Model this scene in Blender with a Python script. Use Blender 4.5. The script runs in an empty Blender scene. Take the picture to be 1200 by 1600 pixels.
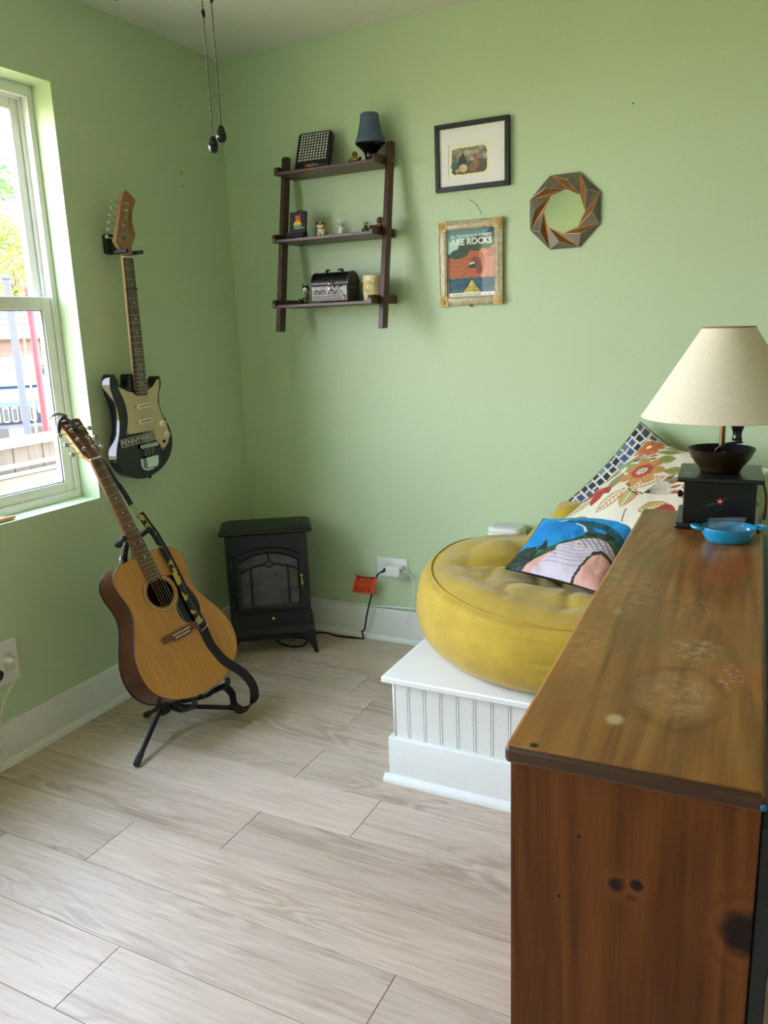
import bpy, bmesh, math, random
import numpy as np
from mathutils import Matrix, Vector

random.seed(7)
RNG = np.random.default_rng(7)
scene = bpy.context.scene
COL = scene.collection

# ------------------------------------------------------------------ camera
cam_data = bpy.data.cameras.new('camera')
cam_data.sensor_fit = 'VERTICAL'
cam_data.sensor_height = 36.0
cam_data.lens = 1241.38 * 36.0 / 1600.0
cam_data.clip_start = 0.02
cam = bpy.data.objects.new('camera', cam_data)
COL.objects.link(cam)
CR = (0.8927321, 0.4491245, -0.0362843)
CU = (-0.0712251, 0.2201717, 0.9728573)
CF = (-0.4449229, 0.8659166, -0.2285433)
CP = (2.20248, -2.93484, 1.35271)
cam.matrix_world = Matrix(((CR[0], CU[0], -CF[0], CP[0]), (CR[1], CU[1], -CF[1], CP[1]),
                           (CR[2], CU[2], -CF[2], CP[2]), (0, 0, 0, 1)))
scene.camera = cam

# ------------------------------------------------------------------ exposure, sky, sun
scene.view_settings.view_transform = 'Standard'
scene.view_settings.look = 'None'
scene.view_settings.gamma = 1.0
scene.view_settings.use_curve_mapping = False
scene.view_settings.exposure = 1.90
scene.cycles.max_bounces = 14
scene.cycles.diffuse_bounces = 8
scene.cycles.transparent_max_bounces = 16
scene.cycles.sample_clamp_indirect = 6.0

SKY_STRENGTH = 5.0
SUN_STRENGTH = 5.0
world = bpy.data.worlds.new('sky')
scene.world = world
world.use_nodes = True
wn, wl = world.node_tree.nodes, world.node_tree.links
wn.clear()
w_out = wn.new('ShaderNodeOutputWorld')
w_bg = wn.new('ShaderNodeBackground')
w_tc = wn.new('ShaderNodeTexCoord')
w_sep = wn.new('ShaderNodeSeparateXYZ')
w_ramp = wn.new('ShaderNodeValToRGB')
w_ramp.color_ramp.elements[0].position = 0.0
w_ramp.color_ramp.elements[0].color = (0.95, 0.925, 1.0, 1)
w_ramp.color_ramp.elements[1].position = 1.0
w_ramp.color_ramp.elements[1].color = (0.52, 0.66, 1.0, 1)
wl.new(w_tc.outputs['Generated'], w_sep.inputs[0])
wl.new(w_sep.outputs['Z'], w_ramp.inputs[0])
wl.new(w_ramp.outputs[0], w_bg.inputs['Color'])
w_bg.inputs['Strength'].default_value = SKY_STRENGTH
wl.new(w_bg.outputs[0], w_out.inputs[0])

sun_data = bpy.data.lights.new('sun', 'SUN')
sun_data.energy = SUN_STRENGTH
sun_data.angle = math.radians(0.6)
sun_data.color = (1.0, 0.95, 0.86)
sun = bpy.data.objects.new('sun', sun_data)
COL.objects.link(sun)
sun.rotation_euler = Vector((.40, .49, .77)).to_track_quat('Z', 'Y').to_euler()   # high, over the back of the house


def portal(name, loc, rot, sx, sy):
    d = bpy.data.lights.new(name, 'AREA')
    d.shape = 'RECTANGLE'
    d.size, d.size_y = sx, sy
    d.cycles.is_portal = True
    o = bpy.data.objects.new(name, d)
    o.location, o.rotation_euler = loc, rot
    COL.objects.link(o)
    return o


# window openings in the left wall: (y0, y1, z0, z1)
WIN1 = (-1.80, -0.893, 0.782, 2.157)
ADDED_WIN2 = (-2.85, -1.853, 0.60, 2.157)  # out of view, added to bring more daylight into the room
ADDED_WIN3 = (-4.10, -3.20, 0.782, 2.157)  # also out of view, added near the camera to light the room
ROOM_X, ROOM_Y, ROOM_H = 3.1, -4.3, 2.44
for k, (a, b, z0, z1) in enumerate((WIN1, ADDED_WIN2, ADDED_WIN3)):
    portal('window_light_portal', (-0.25, (a + b) / 2, (z0 + z1) / 2), (0, math.radians(-90), 0), z1 - z0, b - a)


# ------------------------------------------------------------------ mesh helpers
class G:
    """Collects geometry for ONE mesh object."""
    def __init__(s):
        s.v, s.f, s.c = [], [], []
        s.n = 0

    def add(s, V, F, M=None, col=None):
        V = np.asarray(V, float).reshape(-1, 3)
        if M is not None:
            A = np.array(M)
            V = V @ A[:3, :3].T + A[:3, 3]
        s.v.append(V)
        s.f.extend([tuple(int(i) + s.n for i in f) for f in F])
        if col is not None:
            s.c.append(np.broadcast_to(np.asarray(col, float), (len(V), 3)))
        s.n += len(V)
        return s

    def box(s, a, b, M=None, col=None):
        x0, y0, z0 = a
        x1, y1, z1 = b
        V = [(x0, y0, z0), (x1, y0, z0), (x1, y1, z0), (x0, y1, z0), (x0, y0, z1), (x1, y0, z1), (x1, y1, z1), (x0, y1, z1)]
        F = [(3, 2, 1, 0), (4, 5, 6, 7), (0, 1, 5, 4), (1, 2, 6, 5), (2, 3, 7, 6), (3, 0, 4, 7)]
        return s.add(V, F, M, col)

    def prism(s, pts, d0, d1, M=None, col=None, flip=False):
        """outline pts (u, v) counter-clockwise, extruded along w from d0 to d1"""
        n = len(pts)
        V = [(p[0], p[1], d0) for p in pts] + [(p[0], p[1], d1) for p in pts]
        F = [tuple(range(n - 1, -1, -1)), tuple(range(n, 2 * n))]
        F += [(i, (i + 1) % n, n + (i + 1) % n, n + i) for i in range(n)]
        return s.add(V, F, M, col)

    def frustum(s, pts0, d0, pts1, d1, M=None, col=None):
        n = len(pts0)
        V = [(p[0], p[1], d0) for p in pts0] + [(p[0], p[1], d1) for p in pts1]
        F = [tuple(range(n - 1, -1, -1)), tuple(range(n, 2 * n))]
        F += [(i, (i + 1) % n, n + (i + 1) % n, n + i) for i in range(n)]
        return s.add(V, F, M, col)

    def tube(s, path, r, seg=8, caps=True, M=None, col=None, closed=False):
        P = np.asarray(path, float)
        n = len(P)
        rr = np.broadcast_to(np.asarray(r, float), (n,))
        if closed:
            T = np.roll(P, -1, 0) - np.roll(P, 1, 0)
        else:
            T = np.gradient(P, axis=0)
        T /= np.linalg.norm(T, axis=1)[:, None] + 1e-12
        up = np.array([0, 0, 1.0]) if abs(T[0][2]) < .9 else np.array([1.0, 0, 0])
        N = np.cross(T[0], up)
        N /= np.linalg.norm(N)
        V = []
        a = np.linspace(0, 2 * math.pi, seg, endpoint=False)
        for i in range(n):
            N = N - T[i] * (N @ T[i])
            N /= np.linalg.norm(N) + 1e-12
            Bn = np.cross(T[i], N)
            V.append(P[i] + rr[i] * (np.cos(a)[:, None] * N + np.sin(a)[:, None] * Bn))
        F = []
        m = n if closed else n - 1
        for i in range(m):
            j = (i + 1) % n
            for k in range(seg):
                k2 = (k + 1) % seg
                F.append((i * seg + k, i * seg + k2, j * seg + k2, j * seg + k))
        if caps and not closed:
            F.append(tuple(range(seg - 1, -1, -1)))
            F.append(tuple((n - 1) * seg + k for k in range(seg)))
        return s.add(np.concatenate(V), F, M, col)

    def lathe(s, prof, seg=24, M=None, col=None):
        """profile (r, z) from bottom to top, turned about the z axis"""
        a = np.linspace(0, 2 * math.pi, seg, endpoint=False)
        V, F = [], []
        for r, z in prof:
            r = max(r, 1e-5)
            V += [(r * math.cos(t), r * math.sin(t), z) for t in a]
        for i in range(len(prof) - 1):
            for k in range(seg):
                k2 = (k + 1) % seg
                F.append((i * seg + k, i * seg + k2, (i + 1) * seg + k2, (i + 1) * seg + k))
        F.append(tuple(range(seg - 1, -1, -1)))
        F.append(tuple((len(prof) - 1) * seg + k for k in range(seg)))
        return s.add(V, F, M, col)

    def ball(s, c, r, nu=12, nv=8, M=None, col=None):
        r = np.broadcast_to(np.asarray(r, float), (3,))
        V = [(c[0], c[1], c[2] - r[2])]
        for j in range(1, nv):
            t = -math.pi / 2 + math.pi * j / nv
            for i in range(nu):
                p = 2 * math.pi * i / nu
                V.append((c[0] + r[0] * math.cos(t) * math.cos(p), c[1] + r[1] * math.cos(t) * math.sin(p), c[2] + r[2] * math.sin(t)))
        V.append((c[0], c[1], c[2] + r[2]))
        F = [(0, 1 + (i + 1) % nu, 1 + i) for i in range(nu)]
        for j in range(nv - 2):
            for i in range(nu):
                i2 = (i + 1) % nu
                F.append((1 + j * nu + i, 1 + j * nu + i2, 1 + (j + 1) * nu + i2, 1 + (j + 1) * nu + i))
        top = len(V) - 1
        b = 1 + (nv - 2) * nu
        F += [(b + i, b + (i + 1) % nu, top) for i in range(nu)]
        return s.add(V, F, M, col)

    def grid(s, P, M=None, closed_u=False, col=None):
        """P: array (nv, nu, 3)"""
        nv, nu = P.shape[:2]
        F = []
        for j in range(nv - 1):
            for i in range(nu if closed_u else nu - 1):
                i2 = (i + 1) % nu
                F.append((j * nu + i, j * nu + i2, (j + 1) * nu + i2, (j + 1) * nu + i))
        return s.add(P.reshape(-1, 3), F, M, None if col is None else np.asarray(col).reshape(-1, 3))

    def ribbon(s, path, width, thick, wdir, M=None):
        """flat strap along path; wdir: width direction(s)"""
        P = np.asarray(path, float)
        n = len(P)
        W = np.broadcast_to(np.asarray(wdir, float), (n, 3)).copy()
        T = np.gradient(P, axis=0)
        T /= np.linalg.norm(T, axis=1)[:, None]
        W -= T * np.sum(W * T, 1)[:, None]
        W /= np.linalg.norm(W, axis=1)[:, None]
        N = np.cross(T, W)
        h = np.broadcast_to(np.asarray(width, float), (n,))[:, None] / 2
        t = thick / 2
        V = np.stack([P - W * h - N * t, P + W * h - N * t, P + W * h + N * t, P - W * h + N * t], 1)
        F = []
        for i in range(n - 1):
            for k in range(4):
                k2 = (k + 1) % 4
                F.append((i * 4 + k, i * 4 + k2, (i + 1) * 4 + k2, (i + 1) * 4 + k))
        F += [(3, 2, 1, 0), tuple((n - 1) * 4 + k for k in range(4))]
        return s.add(V.reshape(-1, 3), F, M)


def mesh_of(name, g, smooth=False, world_inv=None, normals=True):
    V = np.concatenate(g.v) if g.v else np.zeros((0, 3))
    if world_inv is not None:
        A = np.array(world_inv)
        V = V @ A[:3, :3].T + A[:3, 3]
    me = bpy.data.meshes.new(name)
    me.from_pydata(V.tolist(), [], g.f)
    if g.c:
        C = np.concatenate(g.c)
        at = me.color_attributes.new('paint', 'FLOAT_COLOR', 'POINT')
        at.data.foreach_set('color', np.c_[C, np.ones(len(C))].astype(np.float32).ravel())
    if normals:
        bm = bmesh.new()
        bm.from_mesh(me)
        bmesh.ops.recalc_face_normals(bm, faces=bm.faces)
        bm.to_mesh(me)
        bm.free()
    if smooth is not False:
        me.polygons.foreach_set('use_smooth', [True] * len(me.polygons))
        if smooth is not True:
            me.set_sharp_from_angle(angle=math.radians(smooth))
    me.update()
    return me


def obj(name, g, mat, parent=None, W=False, bevel=0, smooth=40, seg=2, normals=True, loc=None):
    """one mesh object; W: geometry is given in world space; loc: the object's own origin (in the parent's space)"""
    root = parent
    while root is not None and root.parent is not None:
        root = root.parent
    inv = root.matrix_world.inverted() if (W and root is not None and parent is not None) else None
    if loc is not None:
        inv = Matrix.Translation(-Vector(loc)) @ (inv if inv is not None else Matrix.Identity(4))
    me = mesh_of(name, g, smooth, inv, normals)
    me.materials.append(mat)
    o = bpy.data.objects.new(name, me)
    COL.objects.link(o)
    if parent is not None:
        o.parent = parent
    if loc is not None:
        o.location = loc
    if bevel:
        b = o.modifiers.new('bevel', 'BEVEL')
        b.width = bevel
        b.segments = seg
        b.limit_method = 'ANGLE'
        b.angle_limit = math.radians(35)
        b.harden_normals = False
    return o


def tag(o, label=None, cat=None, group=None, kind=None):
    if label:
        o['label'] = label
    if cat:
        o['category'] = cat
    if group:
        o['group'] = group
    if kind:
        o['kind'] = kind
    return o


def thing(name, label, cat, loc=(0, 0, 0), rotz=0.0, M=None, group=None):
    o = bpy.data.objects.new(name, None)
    COL.objects.link(o)
    o.empty_display_size = 0.05
    m = M if M is not None else Matrix.Translation(loc) @ Matrix.Rotation(rotz, 4, 'Z')
    o.matrix_world = m
    bpy.context.view_layer.update()
    return tag(o, label, cat, group)


def structure(name, g, mat, parent=None, **kw):
    o = obj(name, g, mat, parent, **kw)
    if parent is None:
        o['kind'] = 'structure'
    return o


def frame(u, v, w, t):
    return Matrix(((u[0], v[0], w[0], t[0]), (u[1], v[1], w[1], t[1]), (u[2], v[2], w[2], t[2]), (0, 0, 0, 1)))


def spline(pts, n=8, closed=False):
    """Catmull-Rom through pts"""
    P = np.asarray(pts, float)
    m = len(P)
    out = []
    rng = range(m if closed else m - 1)
    for i in rng:
        if closed:
            p0, p1, p2, p3 = P[(i - 1) % m], P[i], P[(i + 1) % m], P[(i + 2) % m]
        else:
            p0, p1, p2, p3 = P[max(i - 1, 0)], P[i], P[i + 1], P[min(i + 2, m - 1)]
        for k in range(n):
            t = k / n
            out.append(.5 * ((2 * p1) + (-p0 + p2) * t + (2 * p0 - 5 * p1 + 4 * p2 - p3) * t * t + (-p0 + 3 * p1 - 3 * p2 + p3) * t ** 3))
    if not closed:
        out.append(P[-1])
    return np.array(out)


def circle(c, r, n=24, a0=0.0):
    return [(c[0] + r * math.cos(a0 + 2 * math.pi * i / n), c[1] + r * math.sin(a0 + 2 * math.pi * i / n)) for i in range(n)]


def rrect(x0, y0, x1, y1, r, n=4):
    out = []
    for cx, cy, a in ((x1 - r, y0 + r, -90), (x1 - r, y1 - r, 0), (x0 + r, y1 - r, 90), (x0 + r, y0 + r, 180)):
        for k in range(n + 1):
            t = math.radians(a + 90 * k / n)
            out.append((cx + r * math.cos(t), cy + r * math.sin(t)))
    return out


def text(name, s, size, mat, parent, M, shear=0.0, depth=0.0004, bold=0.0, width=None, label=None):
    """lettering as thin solid mesh; M: matrix in the root's space of the text's lower left corner (x right, y up)"""
    cu = bpy.data.curves.new(name, 'FONT')
    cu.body = s
    cu.size = size
    cu.shear = shear
    cu.extrude = depth
    cu.offset = bold
    cu.resolution_u = 3
    t = bpy.data.objects.new(name, cu)
    COL.objects.link(t)
    bpy.context.view_layer.update()
    me = bpy.data.meshes.new_from_object(t.evaluated_get(bpy.context.evaluated_depsgraph_get()))
    bpy.data.objects.remove(t)
    V = np.array([v.co for v in me.vertices])
    if width:
        x0, x1 = V[:, 0].min(), V[:, 0].max()
        me.transform(Matrix.Diagonal((width / (x1 - x0), 1, 1, 1)) @ Matrix.Translation((-x0, 0, 0)))
    me.transform(M)
    me.materials.clear()
    me.materials.append(mat)
    me.name = name
    o = bpy.data.objects.new(name, me)
    COL.objects.link(o)
    o.parent = parent
    return o


def srgb(r, g, b):
    f = lambda c: c / 12.92 if c <= .04045 else ((c + .055) / 1.055) ** 2.4
    return (f(r / 255), f(g / 255), f(b / 255))


# ------------------------------------------------------------------ materials
MATS = {}


class NT:
    def __init__(s, name):
        s.m = bpy.data.materials.new(name)
        s.m.use_nodes = True
        s.n, s.l = s.m.node_tree.nodes, s.m.node_tree.links
        s.b = s.n['Principled BSDF']
        s.out = s.n['Material Output']

    def new(s, t, **kw):
        nd = s.n.new('ShaderNode' + t)
        for k, v in kw.items():
            if k in nd.inputs:
                nd.inputs[k].default_value = v
            else:
                setattr(nd, k, v)
        return nd

    def link(s, a, b):
        s.l.new(a, b)

    def coords(s, kind='Object', scale=(1, 1, 1), rot=(0, 0, 0), rand=False):
        tc = s.new('TexCoord')
        mp = s.new('Mapping')
        mp.inputs['Scale'].default_value = scale
        mp.inputs['Rotation'].default_value = rot
        s.link(tc.outputs[kind], mp.inputs['Vector'])
        if rand:
            oi = s.new('ObjectInfo')
            mul = s.new('VectorMath', operation='SCALE')
            cmb = s.new('CombineXYZ')
            for k in range(3):
                s.link(oi.outputs['Random'], cmb.inputs[k])
            s.link(cmb.outputs[0], mul.inputs[0])
            mul.inputs['Scale'].default_value = 37.0
            s.link(mul.outputs[0], mp.inputs['Location'])
        return mp.outputs['Vector']

    def noise(s, vec, scale, detail=4, rough=.55, dist=0.0):
        nd = s.new('TexNoise', Scale=scale, Detail=detail, Roughness=rough, Distortion=dist)
        s.link(vec, nd.inputs['Vector'])
        return nd.outputs['Fac']

    def ramp(s, fac, stops):
        r = s.new('ValToRGB')
        e = r.color_ramp.elements
        e[1].position = stops[-1][0]
        e[0].position = stops[0][0]
        for p, _ in stops[1:-1]:
            e.new(p)
        for el, (_, c) in zip(e, stops):
            el.color = (*c, 1) if len(c) == 3 else c
        s.link(fac, r.inputs[0])
        return r.outputs['Color']

    def mix(s, fac, a, b, mode='MIX'):
        m = s.new('Mix', data_type='RGBA', blend_type=mode)
        for val, idx in ((fac, 0), (a, 6), (b, 7)):
            if isinstance(val, (int, float)):
                m.inputs[idx].default_value = val
            elif isinstance(val, tuple):
                m.inputs[idx].default_value = (*val, 1)
            else:
                s.link(val, m.inputs[idx])
        return m.outputs[2]

    def math(s, op, a, b=0.0):
        m = s.new('Math', operation=op)
        for v, i in ((a, 0), (b, 1)):
            if isinstance(v, (int, float)):
                m.inputs[i].default_value = v
            else:
                s.link(v, m.inputs[i])
        return m.outputs[0]

    def bump(s, fac, strength=.2, dist=.001):
        b = s.new('Bump', Strength=strength, Distance=dist)
        s.link(fac, b.inputs['Height'])
        s.link(b.outputs[0], s.b.inputs['Normal'])

    def set(s, color=None, rough=None, metal=None, **kw):
        for key, v in (('Base Color', color), ('Roughness', rough), ('Metallic', metal)):
            if v is None:
                continue
            if isinstance(v, (int, float)):
                s.b.inputs[key].default_value = v
            elif isinstance(v, tuple):
                s.b.inputs[key].default_value = (*v, 1)
            else:
                s.link(v, s.b.inputs[key])
        for k, v in kw.items():
            s.b.inputs[k.replace('_', ' ')].default_value = v
        return s.m


def mat(name, rgb, rough=.5, metal=0.0, vary=.08, scale=60.0, bump=.0, **kw):
    """plain procedural material: colour with a little noise variation"""
    if name in MATS:
        return MATS[name]
    t = NT(name)
    c = srgb(*rgb)
    v = t.coords()
    f = t.noise(v, scale, 3)
    lo = tuple(x * (1 - vary) for x in c)
    hi = tuple(min(1, x * (1 + vary)) for x in c)
    t.set(t.ramp(f, [(.3, lo), (.7, hi)]), rough, metal, **kw)
    if bump:
        t.bump(f, bump, .001)
    MATS[name] = t.m
    return t.m


def paint_mat(name, rough=.6, bump=0.0, scale=900, **kw):
    """colour comes from the 'paint' attribute of the mesh (flat print)"""
    if name in MATS:
        return MATS[name]
    t = NT(name)
    a = t.new('Attribute')
    a.attribute_name = 'paint'
    t.set(a.outputs['Color'], rough, **kw)
    if bump:
        v = t.coords()
        t.bump(t.noise(v, scale, 2), bump, .0006)
    MATS[name] = t.m
    return t.m


def wood_mat(name, c_dark, c_mid, c_light, along='X', scale=1.0, rough=.5, rand=False, bump=.05, ring=.35, coat=0.0):
    """wood grain that runs along one object axis"""
    if name in MATS:
        return MATS[name]
    t = NT(name)
    k = {'X': (1.2, 22, 22), 'Y': (22, 1.2, 22), 'Z': (22, 22, 1.2)}[along]
    k2 = {'X': (1.0, 7, 7), 'Y': (7, 1.0, 7), 'Z': (7, 7, 1.0)}[along]
    v = t.coords(scale=tuple(a * scale for a in k), rand=rand)
    v2 = t.coords(scale=tuple(a * scale for a in k2), rand=rand)
    fine = t.noise(v, 5.0, 6, .65)
    big = t.noise(v2, 1.0, 3, .5, .6)
    ringw = t.math('SINE', t.math('MULTIPLY', big, 42.0))
    f = t.math('ADD', t.math('MULTIPLY', fine, 1 - ring), t.math('MULTIPLY', t.math('MULTIPLY_ADD', ringw, .5), ring))
    col = t.ramp(f, [(.28, srgb(*c_dark)), (.5, srgb(*c_mid)), (.72, srgb(*c_light))])
    blotch = t.noise(v2, .55, 2)
    col = t.mix(t.math('MULTIPLY', blotch, .45), col, srgb(*c_mid))
    t.set(col, rough, Coat_Weight=coat, Coat_Roughness=.15)
    if bump:
        t.bump(fine, bump, .0008)
    MATS[name] = t.m
    return t.m


def glass_mat(name, tint=(1, 1, 1), rough=0.0, refl=1.0, dust=0.0):
    """thin pane: clear transparency with a fresnel mirror, and a little dust"""
    if name in MATS:
        return MATS[name]
    t = NT(name)
    t.n.remove(t.b)
    tr = t.new('BsdfTransparent')
    tr.inputs[0].default_value = (*tint, 1)
    gl = t.new('BsdfGlossy', Roughness=rough)
    fr = t.new('Fresnel', IOR=1.5)
    mx = t.new('MixShader')
    ge = t.new('NewGeometry')                      # only the face turned to the eye mirrors
    t.link(t.math('MULTIPLY', t.math('MULTIPLY', fr.outputs[0], refl), t.math('SUBTRACT', 1.0, ge.outputs['Backfacing'])), mx.inputs[0])
    t.link(tr.outputs[0], mx.inputs[1])
    t.link(gl.outputs[0], mx.inputs[2])
    last = mx.outputs[0]
    if dust:
        df = t.new('BsdfTranslucent')
        df.inputs[0].default_value = (.8, .82, .84, 1)
        m2 = t.new('MixShader')
        v = t.coords()
        f = t.noise(v, 140, 5, .7)
        t.link(t.math('MULTIPLY', t.ramp(f, [(.35, (0.3, .3, .3)), (.8, (1, 1, 1))]), dust), m2.inputs[0])
        t.link(last, m2.inputs[1])
        t.link(df.outputs[0], m2.inputs[2])
        last = m2.outputs[0]
    t.link(last, t.out.inputs[0])
    MATS[name] = t.m
    return t.m


# ================================================================== ROOM
def wall_paint(name, rgb):
    t = NT(name)
    v = t.coords()
    f = t.noise(v, 900, 2)
    g = t.noise(v, 1.3, 2)
    c = srgb(*rgb)
    t.set(t.ramp(g, [(.3, tuple(x * .97 for x in c)), (.7, tuple(min(1, x * 1.03) for x in c))]), .42)
    t.b.inputs['Specular IOR Level'].default_value = .35
    t.bump(f, .06, .0006)
    return t.m


M_WALL = wall_paint('green_wall_paint', (189, 210, 174))
M_PALE = wall_paint('pale_wall_paint', (160, 156, 140))
M_CEIL = wall_paint('ceiling_paint', (222, 224, 214))
M_TRIM = mat('white_trim_paint', (226, 230, 228), .38, vary=.02, scale=30)
M_VINYL = mat('white_vinyl', (232, 235, 230), .35, vary=.015, scale=20)
M_DARKGAP = mat('dark_gap', (30, 28, 26), .8)


def floor_mat():
    t = NT('oak_vinyl_plank')
    v = t.coords(scale=(1.6, 26, 26), rand=True)
    v2 = t.coords(scale=(.9, 5.5, 5.5), rand=True)
    fine = t.noise(v, 4.0, 7, .68)
    big = t.noise(v2, 1.5, 3, .5, .55)
    ring = t.math('MULTIPLY_ADD', t.math('SINE', t.math('MULTIPLY', big, 75.0)), .5)
    msk = t.math('MULTIPLY', t.ramp(t.noise(v2, .9, 2), [(.46, (0, 0, 0)), (.62, (1, 1, 1))]), .55)
    col = t.ramp(fine, [(.20, srgb(166, 150, 135)), (.45, srgb(196, 181, 166)), (.75, srgb(213, 199, 186))])
    col = t.mix(t.math('MULTIPLY', ring, msk), col, srgb(148, 134, 118))
    oi = t.new('ObjectInfo')
    tone = t.ramp(oi.outputs['Random'], [(0, (.86, .83, .80)), (.35, (1.0, .97, .93)), (.65, (.93, .92, .90)), (1, (1.04, 1.02, 1.0))])
    col = t.mix(1.0, col, tone, 'MULTIPLY')
    # long soft streaks and a few knots
    st = t.ramp(t.noise(t.coords(scale=(.7, 11, 11), rand=True), 2.2, 3), [(.52, (1, 1, 1)), (.75, (.80, .76, .72))])
    col = t.mix(1.0, col, st, 'MULTIPLY')
    vo = t.new('TexVoronoi', Scale=1.0)
    vo.feature = 'F1'
    t.link(t.coords(scale=(2.4, 8.5, 1), rand=True), vo.inputs['Vector'])
    kn = t.ramp(vo.outputs['Distance'], [(.02, (.42, .36, .31)), (.075, (1, 1, 1))])
    col = t.mix(.8, col, kn, 'MULTIPLY')
    t.set(col, .40)
    t.b.inputs['Specular IOR Level'].default_value = .4
    t.bump(fine, .08, .0006)
    return t.m


M_FLOOR = floor_mat()

g = G().box((-.2, ROOM_Y - .2, -.12), (ROOM_X + .2, .2, -.0045))
floor = structure('floor', g, mat('subfloor', (96, 84, 70), .8))
PW = 0.1865
known = {0: 1.22, 1: .925, 2: .62, 3: .32, 4: .932, -1: .918, -3: .907, -2: .58}
edges_y = [-1.11 - PW * k for k in range(-6, 18)]
for k in range(-6, 17):
    y1, y0 = -1.11 - PW * k, max(-1.11 - PW * (k + 1), ROOM_Y)
    y1 = min(y1, 0)
    off = known.get(k, random.uniform(0, 1.22))
    x = off - 1.22 * 3
    while x < ROOM_X:
        a, b = max(x, 0), min(x + 1.22, ROOM_X)
        if b - a > .02:
            e = .0006
            c = ((a + b) / 2, (y0 + y1) / 2, 0)
            pg = G().box((a + e, y0 + e, -.004), (b - e, y1 - e, 0))
            obj('plank', pg, M_FLOOR, floor, loc=c, bevel=.0009, seg=1, smooth=False)
        x += 1.22

TH = .2


def wall_with_holes(horiz0, horiz1, holes, make):
    """holes: (h0, h1, z0, z1) sorted along the wall; make(h0, h1, z0, z1) adds one box"""
    h = horiz0
    for a, b, z0, z1 in sorted(holes):
        make(h, a, 0, ROOM_H)
        make(a, b, 0, z0)
        make(a, b, z1, ROOM_H)
        h = b
    make(h, horiz1, 0, ROOM_H)


g = G()
wall_with_holes(ROOM_Y, 0, [WIN1, ADDED_WIN2, ADDED_WIN3], lambda a, b, z0, z1: g.box((-TH, a, z0), (0, b, z1)))
structure('wall_left', g, M_WALL, smooth=False)
g = G().box((-TH, 0, 0), (ROOM_X + TH, TH, ROOM_H))
structure('wall_back', g, M_WALL, smooth=False)
g = G().box((ROOM_X, ROOM_Y, 0), (ROOM_X + TH, 0, ROOM_H))
structure('wall_right', g, M_PALE, smooth=False)
g = G().box((-TH, ROOM_Y - TH, 0), (ROOM_X + TH, ROOM_Y, ROOM_H))
structure('wall_front', g, M_WALL, smooth=False)
g = G().box((-TH, ROOM_Y - TH, ROOM_H), (ROOM_X + TH, TH, ROOM_H + .15))
structure('ceiling', g, M_CEIL, smooth=False)

# ------------------------------------------------------------------ windows
M_GLASS = glass_mat('tinted_window_glass', (.93, .95, .95))
M_GLASS_D = glass_mat('dusty_window_glass', (.93, .95, .95), dust=.006)


def ring(g, x0, y0, x1, y1, w, d0, d1, wb=None, wt=None):
    """rectangular frame in the local x/y plane, between depths d0 and d1"""
    wb = w if wb is None else wb
    wt = w if wt is None else wt
    g.box((x0, y0, d0), (x0 + w, y1, d1))
    g.box((x1 - w, y0, d0), (x1, y1, d1))
    g.box((x0 + w, y0, d0), (x1 - w, y0 + wb, d1))
    g.box((x0 + w, y1 - wt, d0), (x1 - w, y1, d1))
    return g


M_GLASS_C = glass_mat('clear_window_glass', (.97, .985, .98))


def window(name, M, W, H, glass, glass_low):
    mid = .675
    g = G()
    ring(g, 0, 0, W, H, .013, -.185, -.089, wb=.024, wt=.03)
    root = bpy.data.objects.new(name, mesh_of(name, g))
    root.data.materials.append(M_VINYL)
    COL.objects.link(root)
    root.matrix_world = M
    root['kind'] = 'structure'
    bv = root.modifiers.new('bevel', 'BEVEL')
    bv.width, bv.segments, bv.limit_method = .002, 2, 'ANGLE'
    bpy.context.view_layer.update()
    g = ring(G(), .0135, .02, W - .0135, H - .028, .012, -.134, -.128)
    ring(g, .0135, .02, W - .0135, H - .028, .008, -.098, -.090)
    obj('jamb_stop', g, M_VINYL, root, bevel=.001)
    g = ring(G(), .0137, mid - .012, W - .0137, H - .029, .042, -.166, -.136, wb=.042, wt=.045)
    up = obj('upper_sash', g, M_VINYL, root, bevel=.003)
    obj('pane', G().box((.05, mid + .02, -.154), (W - .05, H - .07, -.150)), glass, up)
    g = ring(G(), .0137, .0245, W - .0137, mid + .033, .046, -.126, -.0985, wb=.040, wt=.044)
    lo = obj('lower_sash', g, M_VINYL, root, bevel=.003)
    obj('pane', G().box((.055, .06, -.115), (W - .055, mid - .006, -.111)), glass_low, lo)
    g = ring(G(), .0595, .0642, W - .0595, mid - .0105, .004, -.1105, -.104)
    obj('glazing_bead', g, mat('grey_seal', (120, 128, 138), .6), lo)
    g = G().box((W / 2 - .03, mid + .034, -.122), (W / 2 + .03, mid + .046, -.102))
    obj('sash_lock', g, M_VINYL, lo, bevel=.003)
    return root


for n, wv in ((1, WIN1), (2, ADDED_WIN2), (3, ADDED_WIN3)):  # only the first is in view; the others are added for light
    window('window_%d' % n, frame((0, 1, 0), (0, 0, 1), (1, 0, 0), (0, wv[0], wv[2])), wv[1] - wv[0], wv[3] - wv[2], M_GLASS if n == 1 else M_GLASS_C, M_GLASS_D if n == 1 else M_GLASS_C)


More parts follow.
